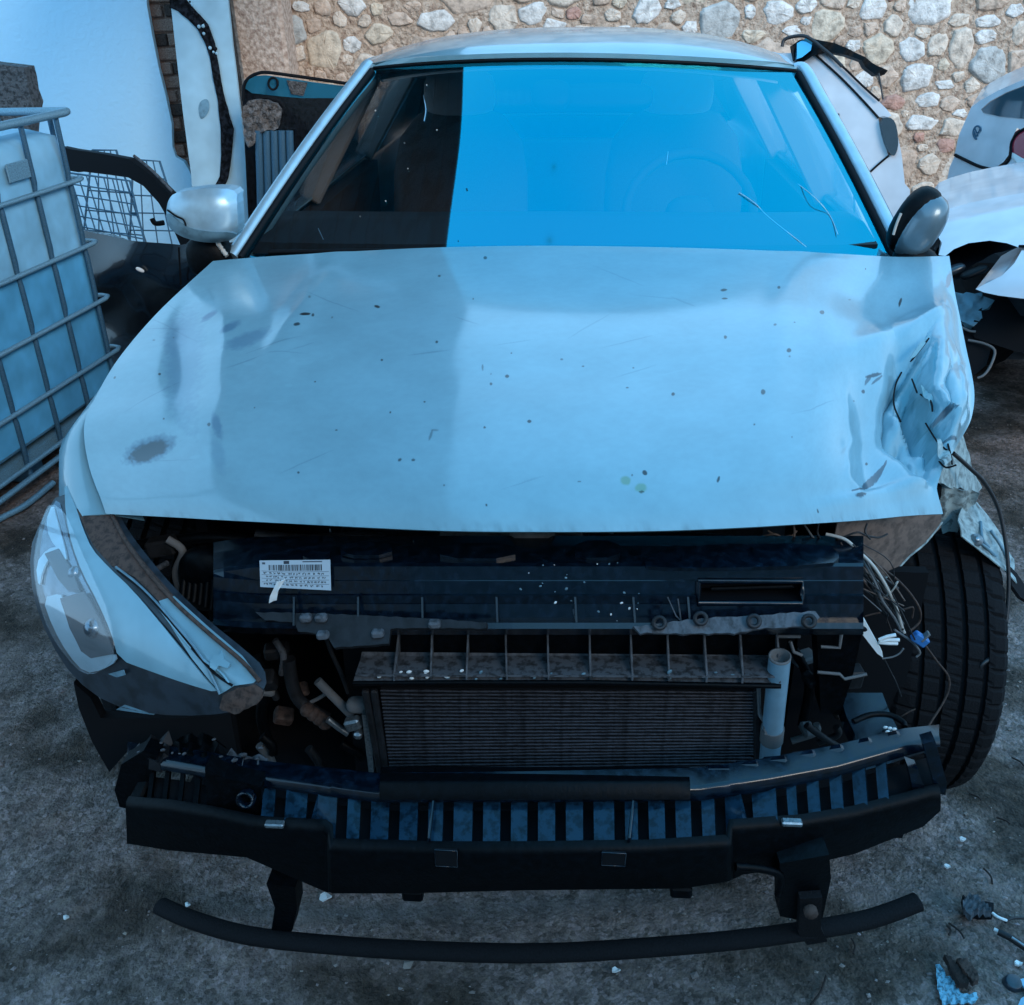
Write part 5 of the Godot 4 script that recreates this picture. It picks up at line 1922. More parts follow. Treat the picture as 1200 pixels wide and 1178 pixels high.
func car_bumper(car: Node3D) -> void:
	# measured lines, left to right: back edge, rail crest, foot of the rail, deck lip, bottom of the face
	var back := [150, 872, 200, 876, 300, 893, 440, 908, 620, 906, 820, 902, 900, 890, 980, 875, 1060, 856, 1100, 852]
	var crest := [146, 884, 200, 892, 300, 908, 440, 926, 620, 928, 820, 922, 900, 910, 980, 895, 1060, 872, 1100, 864]
	var foot := [140, 895, 200, 902, 300, 920, 440, 938, 620, 938, 820, 936, 900, 925, 980, 908, 1060, 884, 1104, 872]
	var lip := [150, 940, 200, 944, 250, 952, 306, 964, 386, 968, 388, 990, 520, 994, 620, 994, 760, 992, 854, 986, 856, 968, 940, 962, 1000, 952, 1062, 936, 1096, 926]
	var face := [150, 986, 200, 994, 290, 1002, 386, 1044, 470, 1044, 620, 1040, 800, 1038, 852, 1030, 870, 1022, 930, 1014, 1000, 998, 1080, 966, 1104, 944]
	var zb := func(u: float) -> float: return 0.70 - 0.12 * pow((u - 625.0) / 480.0, 2.0)
	var step := func(u: float) -> float: return 0.018 if u > 387 and u < 855 else 0.0
	var us := PackedFloat32Array()
	var u := 150.0
	while u <= 1100.0:
		us.append(u)
		u += 10.0
	us.append_array(PackedFloat32Array([386.5, 388.5, 854.0, 856.0]))
	us.sort()
	var tray := []
	var rail := []
	var front := []
	for k in us:
		var z: float = zb.call(k)
		var d: float = step.call(k)
		var row := PackedVector3Array([car_on(k, along(back, k), 2, z), car_on(k, along(crest, k), 2, z + 0.03), car_on(k, along(crest, k) + 4, 2, z + 0.037), car_on(k, along(foot, k), 2, z + 0.037)])
		rail.append(row)
		var l := car_on(k, along(lip, k), 2, z + 0.09 + d)
		front.append(PackedVector3Array([l + Vector3(0, 0.001, -0.008), l, l + Vector3(0, -0.006, 0.005), car_on(k, along(face, k), 2, z + 0.096 + d), car_on(k, along(face, k) - 2, 2, z + 0.05)]))
		tray.append(PackedVector3Array([car_on(k, along(foot, k), 2, z + 0.037) + Vector3(0, -0.03, -0.01), l + Vector3(0, -0.03, -0.002)]))
	var s := Shape.new()
	s.sheet(rail, 0.004)
	var bumper := put("bumper_carrier", s, M.satin_plastic, car)
	bumper.set_meta("label", "black slotted bumper carrier left bare at the front")
	s = Shape.new()
	s.sheet(front, 0.004)
	put("front_face", s, M.black_plastic, bumper)
	s = Shape.new()
	s.grid(tray)
	put("tray", s, M.engine_dark, bumper)
	# slats between the slots
	var slots := [163, 181, 199, 217, 236, 325, 363, 398, 426, 460, 494, 524, 559, 592, 624, 657, 690, 727, 755, 787, 818, 846, 878, 919, 943, 970, 997, 1025, 1050]
	for i in slots.size() - 1:
		var u0: float = slots[i] + 6.5
		var u1: float = slots[i + 1] - 6.5
		if slots[i] == 236:
			u0 = 304.0
		var p := PackedVector3Array()
		for e in [u0, u1]:
			var um: float = (u0 + u1) * 0.5
			var z: float = zb.call(um)
			var lean := -0.22 * (um - 640.0) / 460.0
			p.append(car_on(e - lean * -30.0, along(foot, e) + 1.0, 2, z + 0.038))
			p.append(car_on(e + lean * 8.0, along(lip, e) - 1.0, 2, z + 0.088 + step.call(um)))
		s = Shape.new()
		var sag := Vector3(0, -0.004, 0)
		s.sheet([PackedVector3Array([p[0], p[2]]), PackedVector3Array([p[0].lerp(p[1], 0.5) + sag * 0.3, p[2].lerp(p[3], 0.5) + sag * 0.3]), PackedVector3Array([p[1].lerp(p[0], 0.12), p[3].lerp(p[2], 0.12)]), PackedVector3Array([p[1], p[3]])], 0.012)
		put("slat", s, M.slat_plastic if u0 > 290 else M.black_plastic, bumper)
	# front tile frame over the middle group
	s = Shape.new()
	for q in [[508, 534], [742, 744]]:
		s = Shape.new()
		s.bar(car_on(q[0] - 5, 985, 2, 0.80), car_on(q[0], 940, 2, 0.742), 0.004, 0.010, Vector3.UP, 0.001)
		put("tile_edge", s, M.satin_plastic, bumper)
	# cover ledge over the middle
	var ledge := []
	for k in 20:
		var kk := 446.0 + 362.0 * k / 19.0
		var z: float = zb.call(kk)
		ledge.append(PackedVector3Array([car_on(kk, 902, 2, z - 0.02), car_on(kk, 917, 2, z + 0.028), car_on(kk, 919, 2, z + 0.036), car_on(kk, 936, 2, z + 0.044)]))
	s = Shape.new()
	s.sheet(ledge, 0.004)
	put("cover_ledge", s, M.black_plastic, bumper)
	# clips along the back edge on the right
	for k in 7:
		var kk := 842.0 + 33.0 * k
		s = Shape.new()
		s.box(car_on(kk, along(back, kk) + 3.0, 2, zb.call(kk) + 0.004), Vector3(0.036, 0.010, 0.016), Basis(Vector3.BACK, 0.06 + 0.05 * k), 0.004)
		put("clip", s, M.satin_plastic, bumper)
	# square openings and tabs in the front face
	for q in [[523, 1005, 27, 20], [719, 1006, 27, 16]]:
		s = Shape.new()
		var z: float = zb.call(q[0]) + 0.096 + 0.021
		var a := car_on(q[0] - q[2] * 0.5, q[1] - q[3] * 0.5, 2, z)
		var b := car_on(q[0] + q[2] * 0.5, q[1] + q[3] * 0.5, 2, z)
		s.box((a + b) * 0.5, Vector3(absf(b.x - a.x), absf(a.y - b.y), 0.004))
		var o := put("opening", s, M.engine_dark, bumper)
		s = Shape.new()
		s.tube(PackedVector3Array([Vector3(a.x, a.y, z + 0.002), Vector3(b.x, a.y, z + 0.002), Vector3(b.x, b.y, z + 0.002), Vector3(a.x, b.y, z + 0.002), Vector3(a.x, a.y, z + 0.002)]), 0.0012, 5)
		put("edge", s, M.satin_plastic, o)
	for q in [[484, 1046, 22], [798, 1042, 20]]:
		s = Shape.new()
		s.box(car_on(q[0], q[1], 2, zb.call(q[0]) + 0.09), Vector3(0.03, 0.02, 0.02), Basis(), 0.003)
		put("tab", s, M.black_plastic, bumper)
	for q in [[322, 966, 24], [928, 964, 18]]:
		s = Shape.new()
		s.box(car_on(q[0], q[1], 2, zb.call(q[0]) + 0.098), Vector3(0.028, 0.008, 0.012), Basis(), 0.002)
		put("catch", s, M.bare_metal, bumper)
	# outer ends
	s = Shape.new()
	patch(s, px([142, 896, 168, 880, 184, 886, 168, 930, 158, 950, 140, 946, 134, 926]), flat_in_car(2, 0.64), 8.0, 0.03)
	s.bar(car_on(160, 940, 2, 0.66), car_on(176, 906, 2, 0.62), 0.022, 0.02, Vector3.UP, 0.004)
	put("end_cap", s, M.black_plastic, bumper)
	s = Shape.new()
	patch(s, px([1082, 872, 1096, 868, 1110, 918, 1108, 932, 1098, 930]), flat_in_car(2, 0.665), 8.0, 0.02)
	put("end_cap", s, M.satin_plastic, bumper)
	s = Shape.new()
	patch(s, px([1064, 898, 1076, 902, 1088, 936, 1074, 944]), flat_in_car(2, 0.675), 8.0, 0.02)
	put("end_cap", s, M.satin_plastic, bumper)
	s = Shape.new()
	patch(s, px([240, 900, 262, 912, 306, 922, 310, 990, 268, 984, 244, 972]), flat_in_car(2, 0.705), 10.0, 0.03)
	var nest := put("lamp_nest", s, M.black_plastic, bumper)
	s = Shape.new()
	s.lathe([Vector2(0.014, 0), Vector2(0.014, 0.012), Vector2(0.009, 0.012), Vector2(0.008, 0.0)], 16, Transform3D(Basis(Vector3.RIGHT, 1.3), car_on(290, 934, 2, 0.71)))
	put("ring", s, M.satin_plastic, nest)
	# scuffed fittings at the left end, behind the carrier
	var bits := surface([[170, 860, 0.58], [300, 890, 0.64], [220, 850, 0.56], [260, 880, 0.62]], 2)
	for q in [[[160, 870, 182, 864, 196, 872, 190, 892, 170, 892], "dark_metal"], [[205, 862, 240, 858, 258, 872, 246, 892, 214, 888], "black_plastic"], [[262, 878, 300, 884, 316, 892, 306, 900, 270, 894], "dusty_plastic"]]:
		s = Shape.new()
		patch(s, rounded(px(q[0]), 1), bits, 7.0, 0.02, func(uu: float, vv: float) -> Vector3: return Vector3(0, 0.005 * sin(uu * 0.4), 0.006 * sin(vv * 0.5)))
		put("fitting", s, M[q[1]], bumper)
	for k in 14:
		s = Shape.new()
		s.blob(bits.call(rng.randf_range(165, 320), rng.randf_range(866, 892)) + Vector3(0, 0.008, 0.01), Vector3(0.006, 0.003, 0.003) * rng.randf_range(0.4, 1.2), 2.0, Basis(Vector3.BACK, rng.randf()), 4, 6)
		put("chip", s, M.dusty_plastic, bumper)
	# brackets that carry the lower tube
	var br := surface([[915, 1010, 0.775], [968, 1010, 0.765], [930, 1075, 0.74], [965, 1080, 0.73]], 2)
	s = Shape.new()
	patch(s, px([914, 1012, 972, 1002, 974, 1030, 964, 1076, 934, 1078, 914, 1074]), br, 10.0, 0.03)
	var brk := put("tube_bracket", s, M.black_plastic, bumper)
	s = Shape.new()
	patch(s, px([936, 1046, 962, 1044, 960, 1080, 968, 1096, 944, 1100, 934, 1086]), br, 8.0, 0.012, func(_u: float, _v: float) -> Vector3: return Vector3(0, 0, 0.012))
	put("strap", s, M.rubber, brk)
	s = Shape.new()
	s.lathe([Vector2(0.010, 0), Vector2(0.010, 0.008), Vector2(0.0, 0.010)], 10, Transform3D(Basis(Vector3.RIGHT, 1.4), br.call(946, 1052) + Vector3(0, 0, 0.022)))
	put("bolt", s, M.rust, brk)
	s = Shape.new()
	s.tube(curve(PackedVector3Array([br.call(862, 1016), br.call(890, 1018), br.call(914, 1026), br.call(912, 1048)]), 4), 0.006, 7)
	put("rod", s, M.black_plastic, brk)
	var bl := surface([[310, 1040, 0.74], [345, 1040, 0.745], [318, 1095, 0.72], [342, 1095, 0.725]], 2)
	s = Shape.new()
	patch(s, px([312, 1036, 346, 1040, 348, 1066, 342, 1092, 318, 1090, 322, 1064]), bl, 9.0, 0.03)
	put("tube_bracket", s, M.black_plastic, bumper)
	# lower tube
	var path := PackedVector3Array()
	var values := [0.66, 0.70, 0.725, 0.75, 0.765, 0.77, 0.765, 0.745, 0.725, 0.70, 0.675]
	path = car_line([188, 1062, 230, 1080, 300, 1098, 420, 1110, 540, 1116, 640, 1117, 740, 1112, 860, 1102, 950, 1090, 1020, 1077, 1076, 1057], 2, values)
	s = Shape.new()
	s.tube(curve(path, 6), 0.0155, 12, 0.8)
	put("lower_tube", s, M.rubber, bumper)

# ---------------------------------------------------------------- wheels
func car_wheels(car: Node3D) -> void:
	var first := wheel(car, Vector3(0.735, 0.318, 0.01), 0.0)
	for q in [[Vector3(-0.755, 0.305, 0.0), PI], [Vector3(-0.76, 0.305, -2.65), PI], [Vector3(0.76, 0.335, -2.65), 0.0]]:
		var w := first.duplicate()
		w.name = "wheel_%03d" % (car.find_children("wheel*", "Node3D", false, false).size())
		car.add_child(w)
		w.transform = Transform3D(Basis(Vector3.UP, q[1]), q[0])

func wheel(car: Node3D, at: Vector3, turn: float) -> Node3D:
	var o := Node3D.new()
	o.name = "wheel"
	car.add_child(o)
	o.transform = Transform3D(Basis(Vector3.UP, turn), at)
	# tyre: a ring whose profile carries four grooves and whose shoulders carry cross slots
	var prof := [Vector2(-0.085, 0.205), Vector2(-0.103, 0.235), Vector2(-0.107, 0.27), Vector2(-0.101, 0.297), Vector2(-0.090, 0.311), Vector2(-0.072, 0.317), Vector2(-0.061, 0.318), Vector2(-0.0605, 0.309), Vector2(-0.0515, 0.309), Vector2(-0.051, 0.319), Vector2(-0.024, 0.320), Vector2(-0.0235, 0.309),
		Vector2(-0.0135, 0.309), Vector2(-0.013, 0.320), Vector2(0.013, 0.320), Vector2(0.0135, 0.309), Vector2(0.0235, 0.309), Vector2(0.024, 0.320), Vector2(0.051, 0.319), Vector2(0.0515, 0.309), Vector2(0.0605, 0.309), Vector2(0.061, 0.318), Vector2(0.072, 0.317), Vector2(0.090, 0.311), Vector2(0.101, 0.297), Vector2(0.107, 0.27), Vector2(0.103, 0.235), Vector2(0.085, 0.205)]
	var rows := []
	var n := 360
	for k in n:
		var a := TAU * k / n
		var row := PackedVector3Array()
		for i in prof.size():
			var p: Vector2 = prof[i]
			var r := p.y
			var cut := 0.0
			if absf(p.x) > 0.062 and absf(p.x) < 0.102 and p.y > 0.29:
				cut = 0.005 if k % 6 == 0 else 0.0
			elif p.y > 0.317 and ((k + (2 if p.x > 0 else 0)) % 6 == 0):
				cut = 0.0035
			r -= cut
			var skew := p.x * 0.5
			row.append(Vector3(p.x, r * cos(a + skew), r * sin(a + skew)))
		rows.append(row)
	rows.append(rows[0])
	var s := Shape.new()
	for i in rows.size() - 1:
		for j in prof.size() - 1:
			s.quad(rows[i][j], rows[i + 1][j], rows[i + 1][j + 1], rows[i][j + 1])
	var tyre := put("tyre", s, M.rubber, o)
	s = Shape.new()
	s.lathe([Vector2(0.205, -0.09), Vector2(0.20, -0.06), Vector2(0.19, 0.05), Vector2(0.205, 0.088), Vector2(0.212, 0.09)], 48, Transform3D(Basis(Vector3.BACK, -PI / 2), Vector3.ZERO))
	for k in 5:
		var a := TAU * k / 5.0
		s.bar(Vector3(0.07, 0.03 * cos(a), 0.03 * sin(a)), Vector3(0.06, 0.195 * cos(a), 0.195 * sin(a)), 0.045, 0.02, Vector3.RIGHT, 0.006)
	s.lathe([Vector2(0.0, 0.085), Vector2(0.045, 0.08), Vector2(0.05, 0.04)], 24, Transform3D(Basis(Vector3.BACK, -PI / 2), Vector3.ZERO))
	put("rim", s, M.bare_metal, o)
	return o

# ---------------------------------------------------------------- cut loom on the right
func car_wires(car: Node3D) -> void:
	var loose := [
		[[968, 626, 990, 632, 1006, 646, 1024, 664, 1040, 690, 1050, 712, 1057, 735, 1060, 742], [0.44, 0.45, 0.46, 0.47, 0.47, 0.46, 0.45, 0.45], 0.0032, "wire_white"],
		[[980, 630, 1010, 650, 1040, 670, 1062, 690, 1077, 712, 1078, 728, 1066, 740], [0.43, 0.44, 0.45, 0.46, 0.45, 0.44, 0.45], 0.0022, "rust"],
		[[996, 640, 1014, 662, 1026, 684, 1034, 704, 1048, 724, 1056, 740], [0.45, 0.46, 0.47, 0.47, 0.46, 0.45], 0.0026, "trim_grey"],
		[[966, 632, 996, 646, 1024, 672, 1044, 698, 1058, 738], [0.42, 0.43, 0.45, 0.45, 0.45], 0.0030, "wire_black"],
		[[972, 640, 1008, 668, 1022, 690, 1030, 710, 1040, 722], [0.43, 0.45, 0.45, 0.45, 0.44], 0.0035, "wire_black"],
		[[1034, 702, 1046, 692, 1052, 682, 1050, 684], [0.46, 0.47, 0.47, 0.47], 0.0016, "wire_white"],
		[[1044, 716, 1060, 714, 1070, 712, 1069, 724], [0.45, 0.46, 0.46, 0.45], 0.0018, "rust"],
		[[1014, 722, 1022, 720, 1032, 718], [0.46, 0.46, 0.46], 0.0016, "rust"],
		[[1084, 756, 1098, 775, 1111, 792, 1112, 808, 1104, 826, 1090, 848, 1086, 856], [0.45, 0.43, 0.42, 0.42, 0.43, 0.45, 0.46], 0.0022, "rust"],
		[[1036, 772, 1044, 788, 1050, 800, 1056, 816], [0.47, 0.46, 0.46, 0.45], 0.0018, "wire_black"],
		[[1034, 772, 1046, 770, 1054, 766, 1059, 760], [0.47, 0.47, 0.47, 0.47], 0.0018, "trim_grey"],
		[[985, 698, 1000, 712, 1010, 724], [0.48, 0.48, 0.48], 0.0018, "wire_black"],
		[[1056, 840, 1066, 834, 1073, 831], [0.5, 0.5, 0.5], 0.0014, "rust"],
		[[900, 622, 914, 630, 926, 628, 930, 636], [0.40, 0.41, 0.41, 0.42], 0.002, "liner"],
		[[890, 630, 908, 626, 922, 632, 934, 622], [0.40, 0.41, 0.41, 0.40], 0.002, "liner"],
		[[942, 614, 950, 626, 956, 634], [0.40, 0.42, 0.43], 0.002, "trim_grey"],
		[[960, 612, 958, 624, 964, 636], [0.40, 0.42, 0.43], 0.002, "wire_black"],
		[[930, 612, 931, 626, 929, 638], [0.40, 0.42, 0.43], 0.0022, "liner"],
		[[984, 632, 1004, 624, 1016, 628, 1030, 630, 1040, 626], [0.44, 0.44, 0.43, 0.42, 0.41], 0.002, "wire_black"],
		[[1016, 614, 1014, 624, 1020, 632], [0.42, 0.43, 0.43], 0.002, "wire_black"],
		[[1048, 738, 1068, 752, 1078, 764, 1074, 770], [0.455, 0.455, 0.45, 0.45], 0.0024, "trim_grey"],
		[[990, 636, 1016, 660, 1036, 678, 1052, 690], [0.44, 0.45, 0.45, 0.44], 0.0034, "wire_black"]]
	for k in 16:
		var from := Vector2(rng.randf_range(966, 1010), rng.randf_range(626, 662))
		var to := Vector2(rng.randf_range(1024, 1076), rng.randf_range(690, 756))
		var mid := from.lerp(to, rng.randf_range(0.35, 0.65)) + Vector2(rng.randf_range(-16, 26), rng.randf_range(-22, 10))
		var z := rng.randf_range(0.43, 0.48)
		loose.append([[from.x, from.y, mid.x, mid.y, to.x, to.y], [z - 0.01, z, z], rng.randf_range(0.0010, 0.0017), ["wire_black", "rust", "trim_grey", "wire_black", "liner"][k % 5]])
	for l in loose:
		var s := Shape.new()
		s.tube(curve(car_line(l[0], 2, l[1]), 6), l[2] * 0.8, 7)
		put("wire", s, M[l[3]], car)
	# white flat connector with a dark eye and its cut leads
	var s := Shape.new()
	s.slab(car_line([1008, 722, 1014, 728, 1024, 746, 1034, 764, 1035, 771, 1028, 766, 1014, 748, 1005, 736], 2, 0.485), Vector3(0, 0, -0.012))
	var plug := put("connector", s, M.chip_white, car)
	s = Shape.new()
	s.blob(car_on(1011, 737, 2, 0.486), Vector3(0.008, 0.0045, 0.003), 2.0, Basis(Vector3.BACK, -0.4), 6, 10)
	put("eye", s, M.seal, plug)
	for q in [[1030, 750, 1040, 746, 1050, 744], [1031, 752, 1042, 750, 1054, 750], [1030, 753, 1042, 754, 1052, 754]]:
		s = Shape.new()
		s.tube(car_line(q, 2, 0.486), 0.003, 7)
		put("lead", s, M.chip_white, plug)
	s = Shape.new()
	s.box(car_on(1078, 749, 2, 0.46), Vector3(0.026, 0.016, 0.014), Basis(Vector3.BACK, -0.6), 0.002)
	put("connector", s, M.wire_blue, car)
	s = Shape.new()
	s.box(car_on(1084, 746, 2, 0.462), Vector3(0.004, 0.018, 0.012), Basis(Vector3.BACK, -0.6), 0.001)
	put("connector_tab", s, M.trim_grey, car)
	# black cable looping from the torn corner to the tyre
	s = Shape.new()
	s.tube(curve(car_line([1117, 531, 1136, 548, 1154, 566, 1170, 596, 1178, 632, 1182, 672, 1181, 712, 1176, 744, 1166, 766, 1152, 778, 1146, 786], 2, [0.16, 0.15, 0.14, 0.14, 0.16, 0.19, 0.22, 0.25, 0.28, 0.30, 0.30]), 6), 0.0038, 8)
	put("loose_cable", s, M.wire_black, car)

# ---------------------------------------------------------------- caged water tank at the left
func build_water_tank() -> void:
	var along_face := Vector3(-0.19, 0, 0.982).normalized()
	var inward := Vector3(-along_face.z, 0, along_face.x)
	var at := Transform3D(Basis(along_face, Vector3.UP, along_face.cross(Vector3.UP)), Vector3(-1.53, 0, -3.85))
	var o := thing("water_tank", "white plastic cube tank in a galvanised steel cage on a skid", "tank", at)
	var k := -1.0 if at.basis.z.dot(inward) < 0 else 1.0
	var L := 1.2
	var D := 1.0
	# local axes: x along the face that looks at the car, y up, z * k into the tank
	var s := Shape.new()
	var rows := []
	for q in [[0.13, 0.06], [0.16, 0.025], [0.3, 0.02], [1.0, 0.02], [1.09, 0.03], [1.12, 0.09]]:
		var row := PackedVector3Array()
		var e: float = q[1]
		for c in [[e, e + 0.05], [e + 0.02, e + 0.01], [e + 0.08, e], [L * 0.33, e - 0.006], [L * 0.66, e - 0.006], [L - e - 0.08, e], [L - e - 0.02, e + 0.01], [L - e, e + 0.08], [L - e, D - e - 0.06], [L - e - 0.06, D - e], [e + 0.06, D - e], [e, D - e - 0.06]]:
			row.append(Vector3(c[0], q[0], k * c[1]))
		rows.append(row)
	s.grid(rows, true)
	var top := PackedVector3Array(rows[5])
	for i in range(1, 11):
		s.tri(top[0], top[i], top[i + 1])
	put("bottle", s, M.tank_plastic, o)
	s = Shape.new()
	var full := []
	for y in [0.165, 0.3, 0.5, 0.69]:
		var row := PackedVector3Array()
		for p in rows[2]:
			row.append(Vector3((p.x - L * 0.5) * 1.006 + L * 0.5, y, (p.z - k * D * 0.5) * 1.006 + k * D * 0.5))
		full.append(row)
	s.grid(full, true)
	put("filled_part", s, M.tank_full, o)
	s = Shape.new()
	s.lathe([Vector2(0.0, 0.05), Vector2(0.075, 0.05), Vector2(0.08, 0.04), Vector2(0.08, 0.0)], 20, Transform3D(Basis(), Vector3(L * 0.5, 1.1, k * D * 0.5)))
	put("cap", s, M.upright_dark, o)
	var ring := func(y: float, grow: float) -> PackedVector3Array:
		var p := PackedVector3Array()
		for c in [[0.0, 0.04], [0.01, 0.01], [0.04, 0.0], [L * 0.5, 0.0], [L - 0.04, 0.0], [L - 0.01, 0.01], [L, 0.04], [L, D * 0.5], [L, D - 0.04], [L - 0.04, D], [L * 0.5, D], [0.04, D], [0.0, D - 0.04], [0.0, 0.04]]:
			p.append(Vector3(c[0] + (c[0] - L * 0.5) * grow, y, k * (c[1] + (c[1] - D * 0.5) * grow)))
		return p
	for y in [0.10, 0.288, 0.495, 0.705, 0.935]:
		s = Shape.new()
		s.tube(ring.call(y, 0.012), 0.0095, 9, 0.9)
		put("bar", s, M.galvanised, o)
	s = Shape.new()
	s.tube(ring.call(1.165, 0.012), 0.014, 10)
	put("rim", s, M.galvanised, o)
	s = Shape.new()
	s.tube(ring.call(0.055, 0.012), 0.012, 9, 0.8)
	put("rim", s, M.galvanised, o)
	for face in 4:
		var n := 6 if face % 2 == 0 else 5
		for i in n:
			var c := 0.075 + 0.205 * i
			var p := Vector2(c, 0.006)
			if face == 1:
				p = Vector2(L - 0.006, minf(c, D - 0.04))
			elif face == 2:
				p = Vector2(c, D - 0.006)
			elif face == 3:
				p = Vector2(0.006, minf(c, D - 0.04))
			var path := PackedVector3Array()
			var radii := PackedFloat32Array()
			for q in 41:
				var y := 0.06 + 1.10 * q / 40.0
				var pinch := 0.0
				for yy in [0.10, 0.288, 0.495, 0.705, 0.935]:
					pinch = maxf(pinch, 1.0 - absf(y - yy) / 0.022)
				var inset := 0.006 * maxf(pinch, 0)
				var dir := Vector2(0, 1) if face == 0 else (Vector2(-1, 0) if face == 1 else (Vector2(0, -1) if face == 2 else Vector2(1, 0)))
				path.append(Vector3(p.x + dir.x * inset, y, k * (p.y + dir.y * inset)))
				radii.append(0.0095 - 0.002 * maxf(pinch, 0.0))
			s = Shape.new()
			s.tube(path, radii, 8)
			put("upright", s, M.upright_dark, o)
	# label plate and dark damage near the top
	s = Shape.new()
	s.box(Vector3(0.36, 1.02, -k * 0.002), Vector3(0.12, 0.06, 0.006), Basis(), 0.003)
	put("plate", s, M.galvanised, o)
	# skid
	for c in [0.12, L * 0.5, L - 0.12]:
		for d in [0.1, D * 0.5, D - 0.1]:
			s = Shape.new()
			s.box(Vector3(c, 0.03, k * d), Vector3(0.1, 0.06, 0.1), Basis(), 0.01)
			put("foot", s, M.upright_dark, o)
	s = Shape.new()
	s.box(Vector3(L * 0.5, 0.10, k * D * 0.5), Vector3(L - 0.06, 0.03, D - 0.06))
	put("tray", s, M.galvanised, o)
	# runner lying in front of the skid
	s = Shape.new()
	s.tube(curve(PackedVector3Array([world_on(-60, 642, 1, 0.012), world_on(0, 608, 1, 0.012), world_on(30, 592, 1, 0.012), world_on(62, 566, 1, 0.014)]), 5), 0.011, 8)
	var rod_at := Transform3D(Basis(), world_on(30, 592, 1, 0.0))
	var rod := thing("steel_rod", "thin steel rod lying on the ground beside the caged tank", "rod", rod_at)
	put("shaft", s, M.galvanised, rod, rod_at.affine_inverse())
	# grey slab seen above the tank
	var slab_at := Transform3D(Basis(Vector3.UP, 0.2), world_on(10, 150, 2, -5.2) * Vector3(1, 0, 1))
	var slab := thing("slate_slab", "cracked dark grey slab standing behind the caged tank", "slab", slab_at)
	s = Shape.new()
	var pl := flat_in_world(2, -5.2)
	patch(s, px([-60, 68, -8, 75, 28, 79, 31, 92, 38, 122, 30, 180, 30, 420, -60, 400]), pl, 18.0, Vector3(0, 0, -0.12), func(u: float, v: float) -> Vector3: return Vector3(0, 0, 0.012 * sin(u * 0.7) * sin(v * 0.4)))
	put("slab", s, M.slate, slab, slab_at.affine_inverse())

